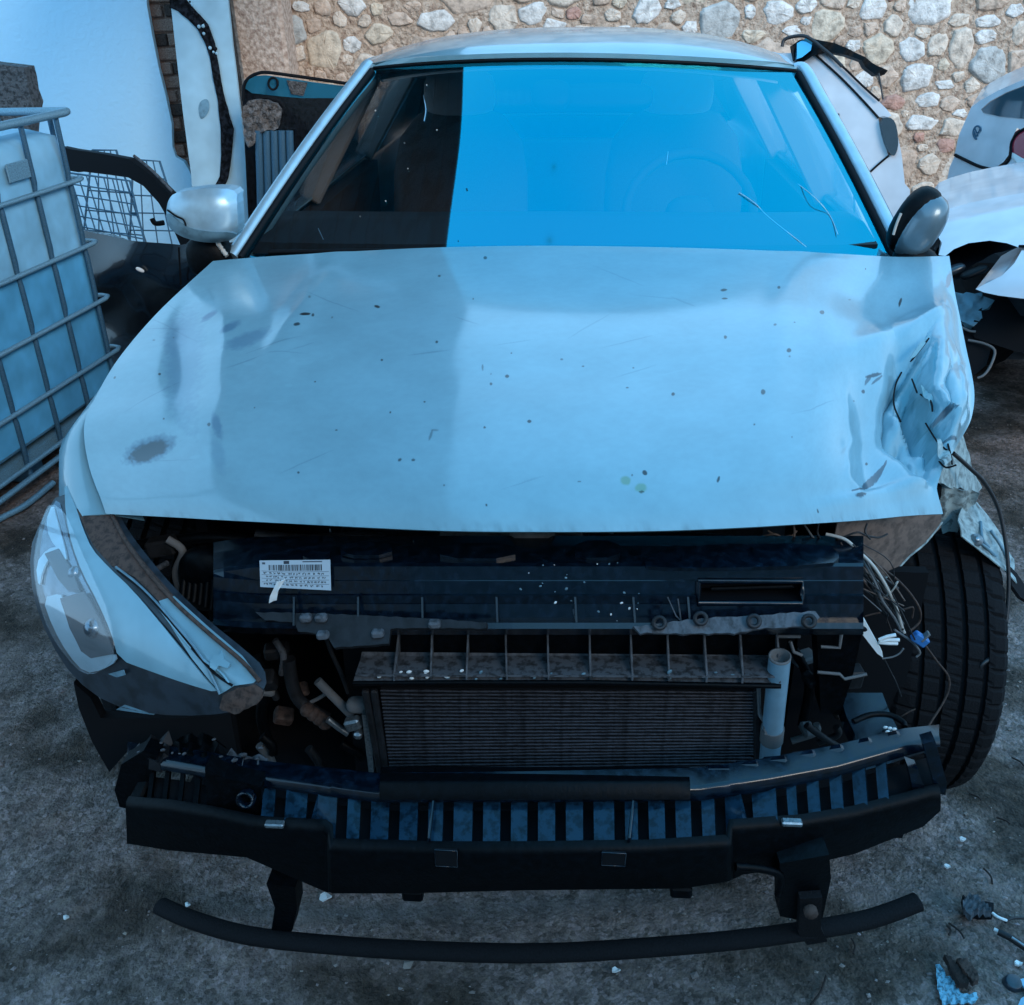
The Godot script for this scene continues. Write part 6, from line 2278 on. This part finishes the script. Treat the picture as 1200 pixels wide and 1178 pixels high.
# ---------------------------------------------------------------- door, wire grids, panels at the left
func build_left_junk() -> void:
	# loose black door
	var dz := surface([[82, 176, -4.35], [260, 300, -3.95], [90, 390, -4.35], [215, 330, -4.1]], 2, false)
	var at := Transform3D(Basis(), world_on(170, 390, 2, -4.2) * Vector3(1, 0, 1))
	var o := thing("loose_car_door", "black car door with empty window frame standing beside the caged tank", "car door", at)
	var inv := at.affine_inverse()
	var s := Shape.new()
	patch(s, px([70, 172, 84, 175, 118, 180, 150, 186, 176, 205, 203, 232, 216, 246, 222, 262, 232, 300, 226, 318, 212, 289, 200, 262, 186, 238, 168, 218, 150, 208, 128, 205, 96, 201, 92, 202, 80, 200]), dz, 9.0, 0.04)
	put("window_frame", s, M.seal, o, inv)
	s = Shape.new()
	patch(s, px([60, 262, 108, 273, 150, 281, 212, 287, 240, 280, 290, 300, 280, 420, 200, 470, 130, 480, 60, 470]), dz, 12.0, 0.07, func(u: float, v: float) -> Vector3: return Vector3(0, 0, 0.03 * sin((v - 280) * 0.045) + 0.012 * sin(u * 0.07) * sin(v * 0.08)))
	var skin := put("door_skin", s, M.gloss_black, o, inv)
	s = Shape.new()
	s.blob(dz.call(168, 313) + Vector3(0, 0, 0.045), Vector3(0.018, 0.008, 0.008), 2.4, Basis(Vector3.BACK, -0.5))
	put("handle_chip", s, M.chip_white, skin, inv)
	s = Shape.new()
	s.bar(dz.call(214, 286) + Vector3(0, 0, 0.055), dz.call(216, 330) + Vector3(0, 0, 0.055), 0.006, 0.006)
	put("seam", s, M.seal, skin, inv)
	s = Shape.new()
	s.tube(curve(PackedVector3Array([dz.call(158, 182) + Vector3(0, 0, 0.012), dz.call(180, 200) + Vector3(0, 0, 0.012), dz.call(203, 224) + Vector3(0, 0, 0.012)]), 4), 0.006, 6)
	put("trim", s, M.dusty_plastic, o, inv)
	s = Shape.new()
	s.tube(curve(PackedVector3Array([world_on(178, 256, 2, -4.3), world_on(182, 262, 2, -4.3), world_on(192, 261, 2, -4.3)]), 4), 0.011, 7)
	put("latch", s, M.seal, o, inv)
	# wire grids leaning behind it
	var grids := [[[[60, 200], [152, 212], [178, 320], [96, 300]], 9, 8, -5.0, "darker wire grid with close meshes leaning in the middle behind the loose door"], [[[108, 176], [136, 176], [176, 300], [96, 292]], 4, 5, -5.12, "tall wire grid leaning at the back behind the loose door"], [[[156, 187], [187, 189], [232, 330], [150, 330]], 4, 7, -5.06, "wire grid with wide meshes leaning at the right behind the loose door"]]
	for g in grids:
		var c: Array = g[0]
		var ga := Transform3D(Basis(), world_on(c[2][0], 330, 2, g[3]) * Vector3(1, 0, 1))
		var gr := thing("wire_grid", g[4], "wire grid", ga, "wire grids leaning on the white wall")
		var gi := ga.affine_inverse()
		var q := []
		for e in c:
			q.append(world_on(e[0], e[1], 2, g[3] + (0.0 if e[1] > 250 else -0.18)))
		s = Shape.new()
		s.tube(PackedVector3Array([q[0], q[1], q[2], q[3], q[0]]), 0.0055, 6)
		put("frame", s, M.upright_dark, gr, gi)
		for i in range(1, g[1]):
			var t: float = float(i) / g[1]
			s = Shape.new()
			s.tube(PackedVector3Array([q[0].lerp(q[1], t), q[3].lerp(q[2], t)]), 0.0036, 5)
			put("wire", s, M.upright_dark, gr, gi)
		for i in range(1, g[2]):
			var t: float = float(i) / g[2]
			s = Shape.new()
			s.tube(PackedVector3Array([q[0].lerp(q[3], t) + Vector3(0, 0, 0.007), q[1].lerp(q[2], t) + Vector3(0, 0, 0.007)]), 0.0036, 5)
			put("wire", s, M.upright_dark, gr, gi)
	# white panel with a charred band, leaning on the wall
	var pz := surface([[200, 0, -5.95], [265, 0, -5.95], [290, 240, -5.65], [225, 240, -5.65]], 2, false)
	at = Transform3D(Basis(), pz.call(258, 262) * Vector3(1, 0, 1))
	o = thing("leaning_sheet", "white metal sheet with a charred black band leaning on the wall", "metal sheet", at)
	inv = at.affine_inverse()
	s = Shape.new()
	patch(s, px([197, -60, 262, -60, 267, 0, 272, 50, 277, 90, 285, 160, 290, 220, 294, 280, 236, 290, 226, 240, 224, 205, 214, 130, 206, 60, 200, 5]), pz, 16.0, 0.03)
	var sheet := put("sheet", s, M.old_white, o, inv)
	s = Shape.new()
	patch(s, px([196, -50, 230, -50, 216, -4, 226, 8, 236, 18, 244, 28, 252, 50, 257, 80, 262, 108, 268, 132, 274, 150, 272, 180, 268, 208, 262, 219, 252, 218, 258, 206, 260, 180, 259, 150, 256, 120, 250, 90, 246, 66, 240, 48, 232, 34, 220, 22, 208, 12, 200, 8]), pz, 7.0, 0.012, func(u: float, v: float) -> Vector3: return Vector3(0, 0, 0.012 + 0.006 * sin(u * 1.3) * sin(v * 0.9)))
	put("charred_band", s, M.char, sheet, inv)
	for k in 14:
		s = Shape.new()
		var t := rng.randf()
		s.blob(pz.call(lerpf(222, 256, t) + rng.randf_range(-4, 4), lerpf(4, 66, t) + rng.randf_range(-3, 3)) + Vector3(0, 0, 0.02), Vector3(0.009, 0.009, 0.006) * rng.randf_range(0.3, 1.1), 2.0, Basis(), 4, 6)
		put("ash_flake", s, M.old_white if rng.randf() < 0.5 else M.char, sheet, inv)
	s = Shape.new()
	patch(s, rounded(px([232, 120, 244, 114, 246, 128, 240, 138, 234, 140]), 2), pz, 4.0, 0.003, func(_u: float, _v: float) -> Vector3: return Vector3(0, 0, 0.004))
	put("smudge", s, M.paint_dull, sheet, inv)
	# dark tailgate standing on end
	var tz := flat_in_world(2, -5.45)
	at = Transform3D(Basis(), world_on(330, 240, 2, -5.45) * Vector3(1, 0, 1))
	o = thing("tailgate", "black tailgate with a glossy blue glass top standing by the pier", "tailgate", at)
	inv = at.affine_inverse()
	s = Shape.new()
	patch(s, px([284, 112, 288, 100, 300, 104, 345, 110, 420, 118, 420, 330, 296, 330, 290, 240]), tz, 14.0, Vector3(0, 0, -0.10))
	put("shell", s, M.gloss_black, o, inv)
	s = Shape.new()
	patch(s, px([287, 102, 292, 93, 302, 88, 314, 87, 340, 91, 372, 96, 420, 102, 420, 122, 366, 116, 330, 113, 296, 109]), tz, 9.0, Vector3(0, 0, -0.02), func(_u: float, v: float) -> Vector3: return Vector3(0, 0, 0.03 + (100 - v) * 0.002))
	put("glass", s, M.blue_glass, o, inv)
	s = Shape.new()
	var rim := PackedVector3Array()
	for q in [[285, 118], [286, 100], [292, 91], [302, 86], [314, 85], [345, 89], [380, 94], [420, 100]]:
		rim.append(world_on(q[0], q[1], 2, -5.41))
	s.tube(curve(rim, 4), 0.008, 8)
	put("rim", s, M.seal, o, inv)
	s = Shape.new()
	var hole := PackedVector3Array()
	for k in 17:
		var a := TAU * k / 16.0
		hole.append(world_on(320 + 5.5 * cos(a), 98 + 7 * sin(a), 2, -5.40))
	s.tube(hole, 0.006, 6)
	put("wiper_hole", s, M.seal, o, inv)
	s = Shape.new()
	patch(s, px([338, 93, 362, 96, 356, 112, 342, 110]), tz, 6.0, Vector3(0, 0, -0.01), func(_u: float, v: float) -> Vector3: return Vector3(0, 0, 0.038 + (100 - v) * 0.002))
	put("sticker_patch", s, M.slate, o, inv)
	var wad := noise(FastNoiseLite.TYPE_SIMPLEX_SMOOTH, 0.16, 4, 61)
	s = Shape.new()
	patch(s, rounded(px([288, 118, 310, 114, 332, 122, 330, 142, 326, 152, 312, 150, 304, 162, 296, 172, 289, 168, 286, 140]), 1), tz, 4.0, Vector3(0, 0, -0.03), func(u: float, v: float) -> Vector3: return Vector3(0, 0, 0.05 + 0.05 * wad.get_noise_2d(u, v)))
	put("torn_lining", s, M.slate, o, inv)
	s = Shape.new()
	for k in 5:
		var u := 303.0 + k * 9.0
		s.tube(PackedVector3Array([world_on(u, 153, 2, -5.41), world_on(u + 2, 215, 2, -5.41), world_on(u + 4, 330, 2, -5.41)]), 0.02, 8)
	put("ribbed_lining", s, M.upright_dark, o, inv)

# ---------------------------------------------------------------- white cars at the right
func build_far_cars() -> void:
	# 1: behind the roof of the stripped car
	var z1 := surface([[935, 60, -5.15], [1040, 150, -4.85], [1060, 230, -4.75], [960, 240, -4.85]], 2, false)
	var at := Transform3D(Basis(), Vector3(1.6, 0, -5.0))
	var o := thing("white_hatchback", "white hatchback behind the stripped car, black spoiler trim dangling from its roof", "car", at)
	var inv := at.affine_inverse()
	var s := Shape.new()
	patch(s, px([900, 66, 928, 62, 955, 65, 985, 92, 1029, 137, 1034, 160, 1041, 182, 1015, 204, 1000, 216, 1000, 300, 880, 300, 880, 120]), z1, 12.0, Vector3(-0.35, -0.02, -0.5))
	put("side_panel", s, M.white_car, o, inv)
	s = Shape.new()
	patch(s, px([957, 64, 968, 62, 990, 78, 1012, 100, 1040, 128, 1046, 136, 1036, 140, 1029, 136, 985, 90]), z1, 8.0, Vector3(0.04, -0.02, -0.3), func(_u: float, _v: float) -> Vector3: return Vector3(0.0, 0, -0.012))
	put("rear_pillar", s, M.white_car, o, inv)
	s = Shape.new()
	patch(s, px([1016, 205, 1041, 183, 1048, 180, 1050, 150, 1056, 180, 1060, 215, 1066, 222, 1065, 250, 1058, 300, 1002, 300, 1002, 216]), z1, 9.0, Vector3(-0.1, -0.02, -0.5), func(_u: float, _v: float) -> Vector3: return Vector3(0, 0, 0.006))
	put("rear_bumper", s, M.white_car, o, inv)
	s = Shape.new()
	patch(s, rounded(px([1029, 138, 1040, 136, 1047, 142, 1050, 158, 1050, 172, 1046, 182, 1041, 180, 1034, 164]), 1), z1, 5.0, Vector3(0, 0, -0.05), func(_u: float, _v: float) -> Vector3: return Vector3(0, 0, 0.03))
	put("tail_lamp", s, M.gloss_black, o, inv)
	for l in [[955, 64, 985, 91, 1012, 119, 1029, 138], [1041, 182, 1028, 193, 1015, 205], [968, 62, 985, 76, 1012, 102, 1030, 118]]:
		var path := PackedVector3Array()
		for i in range(0, l.size(), 2):
			path.append(z1.call(l[i], l[i + 1]) + Vector3(0, 0, 0.008))
		s = Shape.new()
		s.tube(curve(path, 3), 0.005, 6)
		put("seam", s, M.seal, o, inv)
	s = Shape.new()
	patch(s, px([977, 132, 983, 133, 983, 141, 978, 139]), z1, 4.0, Vector3(0, 0, -0.01), func(_u: float, _v: float) -> Vector3: return Vector3(0, 0, 0.01))
	put("fuel_catch", s, M.seal, o, inv)
	s = Shape.new()
	patch(s, px([926, 52, 934, 46, 950, 45, 976, 50, 994, 58, 1010, 66, 1024, 76, 1038, 82, 1034, 87, 1022, 87, 1012, 78, 1006, 70, 990, 64, 970, 60, 950, 64, 938, 72, 929, 70]), z1, 5.0, Vector3(0, -0.01, -0.05), func(u: float, v: float) -> Vector3: return Vector3(0, 0, 0.04 + 0.012 * sin(u * 0.2 + v * 0.2)))
	put("spoiler_trim", s, M.black_plastic, o, inv)
	s = Shape.new()
	patch(s, px([930, 50, 940, 44, 948, 48, 946, 58, 936, 66, 930, 68]), z1, 4.0, Vector3(0, -0.01, -0.03), func(_u: float, _v: float) -> Vector3: return Vector3(0, 0, 0.06))
	put("broken_glass", s, M.blue_glass, o, inv)
	for l in [[911, 53, 913, 46, 922, 42, 936, 41, 946, 46, 956, 54, 968, 64, 980, 76], [1022, 84, 1024, 96, 1026, 108, 1027, 114]]:
		var path := PackedVector3Array()
		for i in range(0, l.size(), 2):
			path.append(z1.call(l[i], l[i + 1]) + Vector3(0, 0, 0.09))
		s = Shape.new()
		s.tube(curve(path, 4), 0.008 if l.size() > 10 else 0.004, 7)
		put("cable", s, M.wire_black, o, inv)
	s = Shape.new()
	s.lathe([Vector2(0.2, -0.1), Vector2(0.3, -0.1), Vector2(0.31, 0.0), Vector2(0.3, 0.1), Vector2(0.2, 0.1), Vector2(0.0, 0.06)], 28, Transform3D(Basis(Vector3.BACK, PI / 2), Vector3(1.25, 0.31, -5.3)))
	put("wheel", s, M.rubber, o, inv)
	# 2: at the right edge, its rear towards us
	var z2 := surface([[1110, 120, -5.0], [1200, 100, -4.55], [1105, 245, -4.75], [1200, 220, -4.4]], 2, false)
	at = Transform3D(Basis(), Vector3(2.4, 0, -4.9))
	o = thing("white_hatchback", "white hatchback at the right edge showing its red tail lamp", "car", at)
	inv = at.affine_inverse()
	s = Shape.new()
	patch(s, px([1138, 126, 1148, 118, 1170, 106, 1200, 93, 1260, 76, 1260, 180, 1192, 150, 1184, 166, 1182, 182, 1176, 190, 1166, 197, 1148, 194, 1124, 183, 1119, 180, 1124, 158, 1132, 140]), z2, 9.0, Vector3(0.35, 0, -0.7))
	put("tailgate", s, M.white_car, o, inv)
	s = Shape.new()
	patch(s, px([1105, 248, 1107, 215, 1112, 196, 1119, 182, 1148, 196, 1168, 199, 1180, 192, 1186, 180, 1260, 200, 1260, 420, 1108, 420, 1100, 300]), z2, 11.0, Vector3(0.35, 0, -0.7), func(u: float, v: float) -> Vector3: return Vector3(0, 0, 0.02 * sin((v - 180) * 0.03)))
	put("bumper", s, M.white_car, o, inv)
	s = Shape.new()
	patch(s, px([1150, 128, 1160, 119, 1180, 108, 1206, 98, 1260, 84, 1260, 138, 1200, 139, 1170, 136, 1152, 132]), z2, 9.0, Vector3(0, 0, -0.02), func(_u: float, _v: float) -> Vector3: return Vector3(0, 0, 0.010))
	put("rear_window", s, M.dark_glass, o, inv)
	s = Shape.new()
	patch(s, rounded(px([1184, 168, 1190, 158, 1202, 150, 1230, 146, 1240, 190, 1200, 190, 1186, 184]), 1), z2, 6.0, Vector3(0, 0, -0.06), func(_u: float, _v: float) -> Vector3: return Vector3(0, 0, 0.03))
	var lamp := put("tail_lamp", s, M.red_lamp, o, inv)
	s = Shape.new()
	patch(s, px([1184, 178, 1194, 184, 1210, 190, 1200, 194, 1188, 190, 1184, 184]), z2, 4.0, Vector3(0, 0, -0.03), func(_u: float, _v: float) -> Vector3: return Vector3(0, 0, 0.035))
	put("clear_lens", s, M.chip_white, lamp, inv)
	var seam := PackedVector3Array()
	for q in [[1118, 181], [1132, 188], [1148, 195], [1166, 198], [1176, 193], [1183, 183], [1184, 168], [1191, 156], [1203, 149]]:
		seam.append(z2.call(q[0], q[1]) + Vector3(0, 0, 0.012))
	s = Shape.new()
	s.tube(curve(seam, 4), 0.007, 6)
	put("seam", s, M.seal, o, inv)
	# round badge: ring and the strokes inside it
	var bc: Vector3 = z2.call(1144, 155) + Vector3(0, 0, 0.014)
	s = Shape.new()
	var bx := Vector3(0.028, 0, 0.022)
	var by := Vector3(-0.006, 0.055, -0.006)
	var loop := PackedVector3Array()
	for k in 21:
		loop.append(bc + bx * cos(TAU * k / 20.0) * 0.5 + by * sin(TAU * k / 20.0) * 0.5)
	s.tube(loop, 0.0045, 6)
	for st in [[-0.3, 0.32, -0.08, -0.05], [-0.08, -0.05, 0.0, 0.05], [0.0, 0.05, 0.08, -0.05], [0.08, -0.05, 0.3, 0.32], [-0.4, 0.1, -0.18, -0.38], [-0.18, -0.38, 0.0, -0.1], [0.0, -0.1, 0.18, -0.38], [0.18, -0.38, 0.4, 0.1]]:
		s.bar(bc + bx * st[0] + by * st[1], bc + bx * st[2] + by * st[3], 0.005, 0.005)
	put("badge", s, M.upright_dark, o, inv)
	s = Shape.new()
	s.lathe([Vector2(0.2, -0.1), Vector2(0.3, -0.1), Vector2(0.31, 0.0), Vector2(0.3, 0.1), Vector2(0.2, 0.1), Vector2(0.0, 0.06)], 28, Transform3D(Basis(Vector3.BACK, PI / 2), Vector3(2.55, 0.31, -5.1)))
	put("wheel", s, M.rubber, o, inv)
	# 3: nearest, with a gaping headlight hole
	var z3 := surface([[1088, 255, -3.05], [1200, 226, -3.0], [1100, 300, -2.78], [1200, 290, -2.6], [1150, 345, -2.55], [1200, 350, -2.5], [1140, 250, -3.0], [1240, 260, -2.75]], 2, false)
	at = Transform3D(Basis(), Vector3(1.9, 0, -3.1))
	o = thing("wrecked_white_car", "white car front at right with a gaping black headlight hole", "car", at)
	inv = at.affine_inverse()
	var deep := Vector3(0.25, -0.02, -0.6)
	s = Shape.new()
	patch(s, px([1090, 262, 1096, 252, 1112, 245, 1140, 237, 1170, 231, 1200, 226, 1260, 218, 1260, 291, 1200, 291, 1194, 290, 1180, 285, 1160, 282, 1135, 285, 1118, 292, 1108, 300, 1100, 299, 1104, 285, 1096, 275]), z3, 8.0, deep, func(u: float, v: float) -> Vector3: return Vector3(0, 0.012 * exp(-pow((v - 268 + (u - 1100) * 0.2) / 10.0, 2)), 0))
	put("fender", s, M.white_car, o, inv)
	s = Shape.new()
	patch(s, px([1198, 294, 1260, 294, 1260, 372, 1200, 350, 1170, 346, 1152, 342, 1142, 338, 1152, 332, 1172, 322, 1188, 308]), z3, 8.0, Vector3(0.25, -0.02, -0.4), func(u: float, v: float) -> Vector3: return Vector3(0, 0, 0.01 * sin((v - 300) * 0.06)))
	put("bumper_skin", s, M.white_car, o, inv)
	s = Shape.new()
	patch(s, px([1104, 300, 1118, 292, 1135, 285, 1160, 282, 1180, 285, 1194, 290, 1190, 306, 1174, 322, 1152, 334, 1140, 340, 1112, 338, 1106, 318]), z3, 9.0, Vector3(0, 0, -0.02), func(u: float, v: float) -> Vector3:
		var e := clampf(1.0 - pow((u - 1148) / 50.0, 2) - pow((v - 312) / 34.0, 2), 0, 1)
		return Vector3(0.06, -0.02, -0.26) * sqrt(e) + Vector3(0, 0, -0.006))
	var hole := put("headlight_hole", s, M.seal, o, inv)
	for q in [[1122, 326, 0.05, 0.015, "lamp_dark"], [1150, 328, 0.05, 0.012, "black_plastic"]]:
		s = Shape.new()
		s.blob(z3.call(q[0], q[1]) + Vector3(0.03, -0.01, -0.11), Vector3(q[2], q[3], 0.025) * 0.75, 3.0, Basis(Vector3.BACK, 0.4))
		put("mount", s, M[q[4]], hole, inv)
	var seam3 := PackedVector3Array([z3.call(1193, 290) + Vector3(0, 0.004, 0.004), z3.call(1210, 290) + Vector3(0, 0.004, 0.004), z3.call(1260, 292) + Vector3(0, 0.004, 0.004)])
	s = Shape.new()
	s.tube(seam3, 0.004, 6)
	put("seam", s, M.seal, o, inv)
	var z4 := surface([[1110, 350, -2.75], [1180, 350, -2.65], [1130, 420, -2.6], [1200, 430, -2.55]], 2, false)
	s = Shape.new()
	patch(s, px([1112, 342, 1142, 344, 1166, 352, 1150, 364, 1146, 384, 1126, 376, 1116, 362]), z4, 7.0, 0.02, func(u: float, v: float) -> Vector3: return Vector3(0, 0, 0.015 * sin(u * 0.3) * sin(v * 0.25)))
	put("crushed_bracket", s, M.paint_dull, o, inv)
	s = Shape.new()
	patch(s, px([1146, 364, 1166, 352, 1260, 356, 1260, 420, 1190, 412, 1142, 396, 1140, 380]), z4, 10.0, Vector3(0.1, 0, -0.4))
	put("inner_frame", s, M.engine_dark, o, inv)
	for l in [[1131, 396, 1150, 400, 1162, 408, 1158, 424, 1150, 436, 1142, 440], [1118, 378, 1132, 385, 1140, 386]]:
		var path := PackedVector3Array()
		for i in range(0, l.size(), 2):
			path.append(z4.call(l[i], l[i + 1]) + Vector3(0, 0, 0.02))
		s = Shape.new()
		s.tube(curve(path, 4), 0.0035, 6)
		put("frame_edge", s, M.trim_grey, o, inv)
	s = Shape.new()
	patch(s, px([1128, 394, 1162, 406, 1156, 428, 1142, 440, 1124, 440]), z4, 9.0, Vector3(0.05, 0, -0.3))
	put("inner_frame", s, M.engine_dark, o, inv)
	s = Shape.new()
	s.box(Vector3(2.45, 0.45, -3.35), Vector3(1.35, 0.24, 1.0), Basis(), 0.05)
	put("under_body", s, M.engine_dark, o, inv)
	s = Shape.new()
	s.box(Vector3(2.52, 0.66, -3.36), Vector3(1.35, 0.2, 0.76), Basis(), 0.08)
	put("hood", s, M.white_car, o, inv)
	s = Shape.new()
	s.box(Vector3(2.72, 0.40, -4.35), Vector3(1.36, 0.36, 1.2), Basis(), 0.08)
	put("door", s, M.white_car, o, inv)
	s = Shape.new()
	patch(s, px([1176, 346, 1260, 356, 1260, 380, 1190, 366]), z4, 8.0, Vector3(0.05, 0, -0.2), func(_u: float, _v: float) -> Vector3: return Vector3(0, 0, 0.03))
	put("bumper_beam", s, M.lamp_dark, o, inv)
	s = Shape.new()
	s.lathe([Vector2(0.2, -0.1), Vector2(0.3, -0.1), Vector2(0.31, 0.0), Vector2(0.3, 0.1), Vector2(0.2, 0.1), Vector2(0.0, 0.06)], 28, Transform3D(Basis(Vector3.BACK, PI / 2), Vector3(1.95, 0.31, -4.1)))
	put("wheel", s, M.rubber, o, inv)

# ---------------------------------------------------------------- litter on the ground at the right
func build_litter() -> void:
	var lie := func(u: float, v: float) -> Vector3: return world_on(u, v, 1, 0.004)
	var base := func(u: float, v: float) -> Transform3D: return Transform3D(Basis(), world_on(u, v, 1, 0.0))
	var at: Transform3D = base.call(1145, 1065)
	var o := thing("plastic_connector", "broken black plastic connector with wire ends lying on the ground", "car part", at)
	var inv := at.affine_inverse()
	var s := Shape.new()
	patch(s, px([1128, 1056, 1136, 1047, 1146, 1049, 1150, 1056, 1160, 1062, 1162, 1068, 1152, 1066, 1142, 1066, 1138, 1072, 1130, 1066]), func(u: float, v: float) -> Vector3: return world_on(u, v, 1, 0.036), 3.0, Vector3(0, -0.012, 0.004), func(u: float, v: float) -> Vector3: return Vector3(0, 0.006 * sin(u * 0.8) * sin(v * 0.7), 0))
	put("housing", s, M.dusty_plastic, o, inv)
	s = Shape.new()
	patch(s, px([1126, 1058, 1138, 1070, 1150, 1066, 1162, 1068, 1162, 1078, 1146, 1078, 1130, 1074]), lie, 4.0, Vector3(0, 0.022, 0))
	put("base", s, M.seal, o, inv)
	s = Shape.new()
	s.tube(curve(PackedVector3Array([world_on(1163, 1070, 1, 0.03), world_on(1170, 1075, 1, 0.03), world_on(1180, 1079, 1, 0.026)]), 4), 0.0026, 7)
	put("bright_wire", s, M.chip_white, o, inv)
	s = Shape.new()
	s.tube(curve(PackedVector3Array([world_on(1178, 1081, 1, 0.02), world_on(1184, 1077, 1, 0.02), world_on(1194, 1076, 1, 0.018), world_on(1230, 1078, 1, 0.012)]), 4), 0.0026, 7)
	put("dark_wire", s, M.wire_black, o, inv)
	at = base.call(1184, 1100)
	o = thing("probe_cable", "black cable end with a bright tip beside the broken connector", "cable", at)
	inv = at.affine_inverse()
	s = Shape.new()
	s.tube(PackedVector3Array([world_on(1170, 1092, 1, 0.010), world_on(1184, 1099, 1, 0.010), world_on(1230, 1130, 1, 0.010)]), 0.0062, 9)
	put("sleeve", s, M.wire_black, o, inv)
	s = Shape.new()
	s.tube(PackedVector3Array([world_on(1165, 1089, 1, 0.010), world_on(1171, 1092, 1, 0.010)]), 0.003, 8)
	put("tip", s, M.chip_white, o, inv)
	s = Shape.new()
	s.tube(PackedVector3Array([world_on(1186, 1099, 1, 0.0155), world_on(1230, 1128, 1, 0.0155)]), 0.0025, 7)
	put("stripe", s, M.bare_metal, o, inv)
	at = base.call(1120, 1155)
	o = thing("torn_wrapper", "torn blue and white plastic scrap on the ground at lower right", "scrap", at)
	s = Shape.new()
	patch(s, px([1096, 1132, 1104, 1136, 1108, 1146, 1116, 1150, 1120, 1160, 1128, 1168, 1144, 1166, 1146, 1172, 1142, 1178, 1104, 1180, 1098, 1160]), lie, 4.0, Vector3(0, -0.002, 0), func(u: float, v: float) -> Vector3: return Vector3(0, 0.006 + 0.003 * sin(u * 0.6 + v * 0.4), 0))
	put("sheet", s, M.blue_white, o, at.affine_inverse())
	at = base.call(1126, 1148)
	o = thing("bark_piece", "split dark brown bark piece lying on the torn blue scrap", "bark", at)
	for q in [[[1104, 1128, 1112, 1132, 1122, 1144, 1134, 1158, 1132, 1164, 1122, 1162, 1112, 1146], "twig", 0.022], [[1118, 1136, 1130, 1136, 1140, 1148, 1144, 1160, 1138, 1164, 1126, 1150], "rust", 0.028]]:
		s = Shape.new()
		var up: float = q[2]
		patch(s, px(q[0]), lie, 3.0, Vector3(0, -0.012, 0), func(u: float, v: float) -> Vector3: return Vector3(0, up + 0.004 * sin(u * 0.9) * sin(v * 0.7), 0))
		put("splinter", s, M[q[1]], o, at.affine_inverse())
	at = base.call(1186, 1154)
	o = thing("dark_cap", "small round dark blue cap on the ground near the right edge", "cap", at)
	s = Shape.new()
	s.lathe([Vector2(0.0, 0.012), Vector2(0.012, 0.013), Vector2(0.014, 0.009), Vector2(0.016, 0.0)], 18, Transform3D(Basis(Vector3.RIGHT, 0.2), Vector3.ZERO))
	put("disc", s, M.lamp_dark, o)
	at = base.call(1200, 1165)
	o = thing("pale_scrap", "pale blue scrap cut off by the right edge near the dark cap", "scrap", at)
	s = Shape.new()
	patch(s, px([1192, 1150, 1240, 1140, 1240, 1190, 1190, 1186, 1196, 1172, 1206, 1166]), lie, 6.0, Vector3(0, 0.004, 0))
	put("sheet", s, M.tank_plastic, o, at.affine_inverse())
	# pale chips, each a thing
	var chips := [[1128, 985, 4, "white oval paint chip right of the bumper end"], [1110, 1017, 3.5, "white paint chip above the curved end of the lower tube"], [1193, 1131, 4, "white folded chip at the right edge above the dark cap"], [381, 1053, 7, "white torn chip under the left half of the bumper"], [78, 1077, 3.5, "pale sliver on the ground at far left"], [132, 894, 3, "pale speck beside the left front tyre"], [220, 1062, 3, "pale speck near the left end of the lower tube"], [722, 1139, 4, "pale round pebble in front of the lower tube"]]
	for c in chips:
		at = base.call(c[0], c[1])
		var w: float = c[2] * 0.00125
		s = Shape.new()
		var poly := PackedVector3Array()
		for k in 7:
			var a := TAU * k / 7.0
			poly.append(Vector3(cos(a) * w * 1.4, 0.006 + 0.002 * sin(a * 2.0), sin(a) * w) * Vector3(rng.randf_range(0.7, 1.2), 1, rng.randf_range(0.7, 1.2)))
		s.slab(poly, Vector3(0, -0.004, 0))
		var chip := put("paint_chip", s, M.chip_white)
		chip.transform = at
		tag(chip, c[3], "chip", "pale chips on the ground")
	var sticks := [[1186, 888, 1200, 898], [1136, 930, 1150, 938], [1168, 958, 1184, 966], [1153, 1018, 1163, 1036], [998, 1100, 1000, 1118], [1112, 1082, 1130, 1100], [950, 1178, 968, 1144], [1110, 1085, 1112, 1096]]
	var words := ["dark twig near the right edge beside the tyre", "short dark twig right of the tyre", "dark twig below the tyre at right", "bent dark twig above the broken connector", "upright dark splinter below the lower tube", "thin dark twig left of the cable end", "long thin twig at the bottom of the frame", "tiny dark splinter left of the broken connector"]
	for i in sticks.size():
		var q: Array = sticks[i]
		at = base.call(q[0], q[1])
		s = Shape.new()
		var a := world_on(q[0], q[1], 1, 0.004)
		var b := world_on(q[2], q[3], 1, 0.005)
		s.tube(curve(PackedVector3Array([a, a.lerp(b, 0.5) + Vector3(0.004, 0.002, 0.002), b]), 4), 0.0019, 6)
		var tw := put("twig", s, M.twig, null, at.affine_inverse())
		tw.transform = at
		tag(tw, words[i], "twig", "twigs on the ground at right")
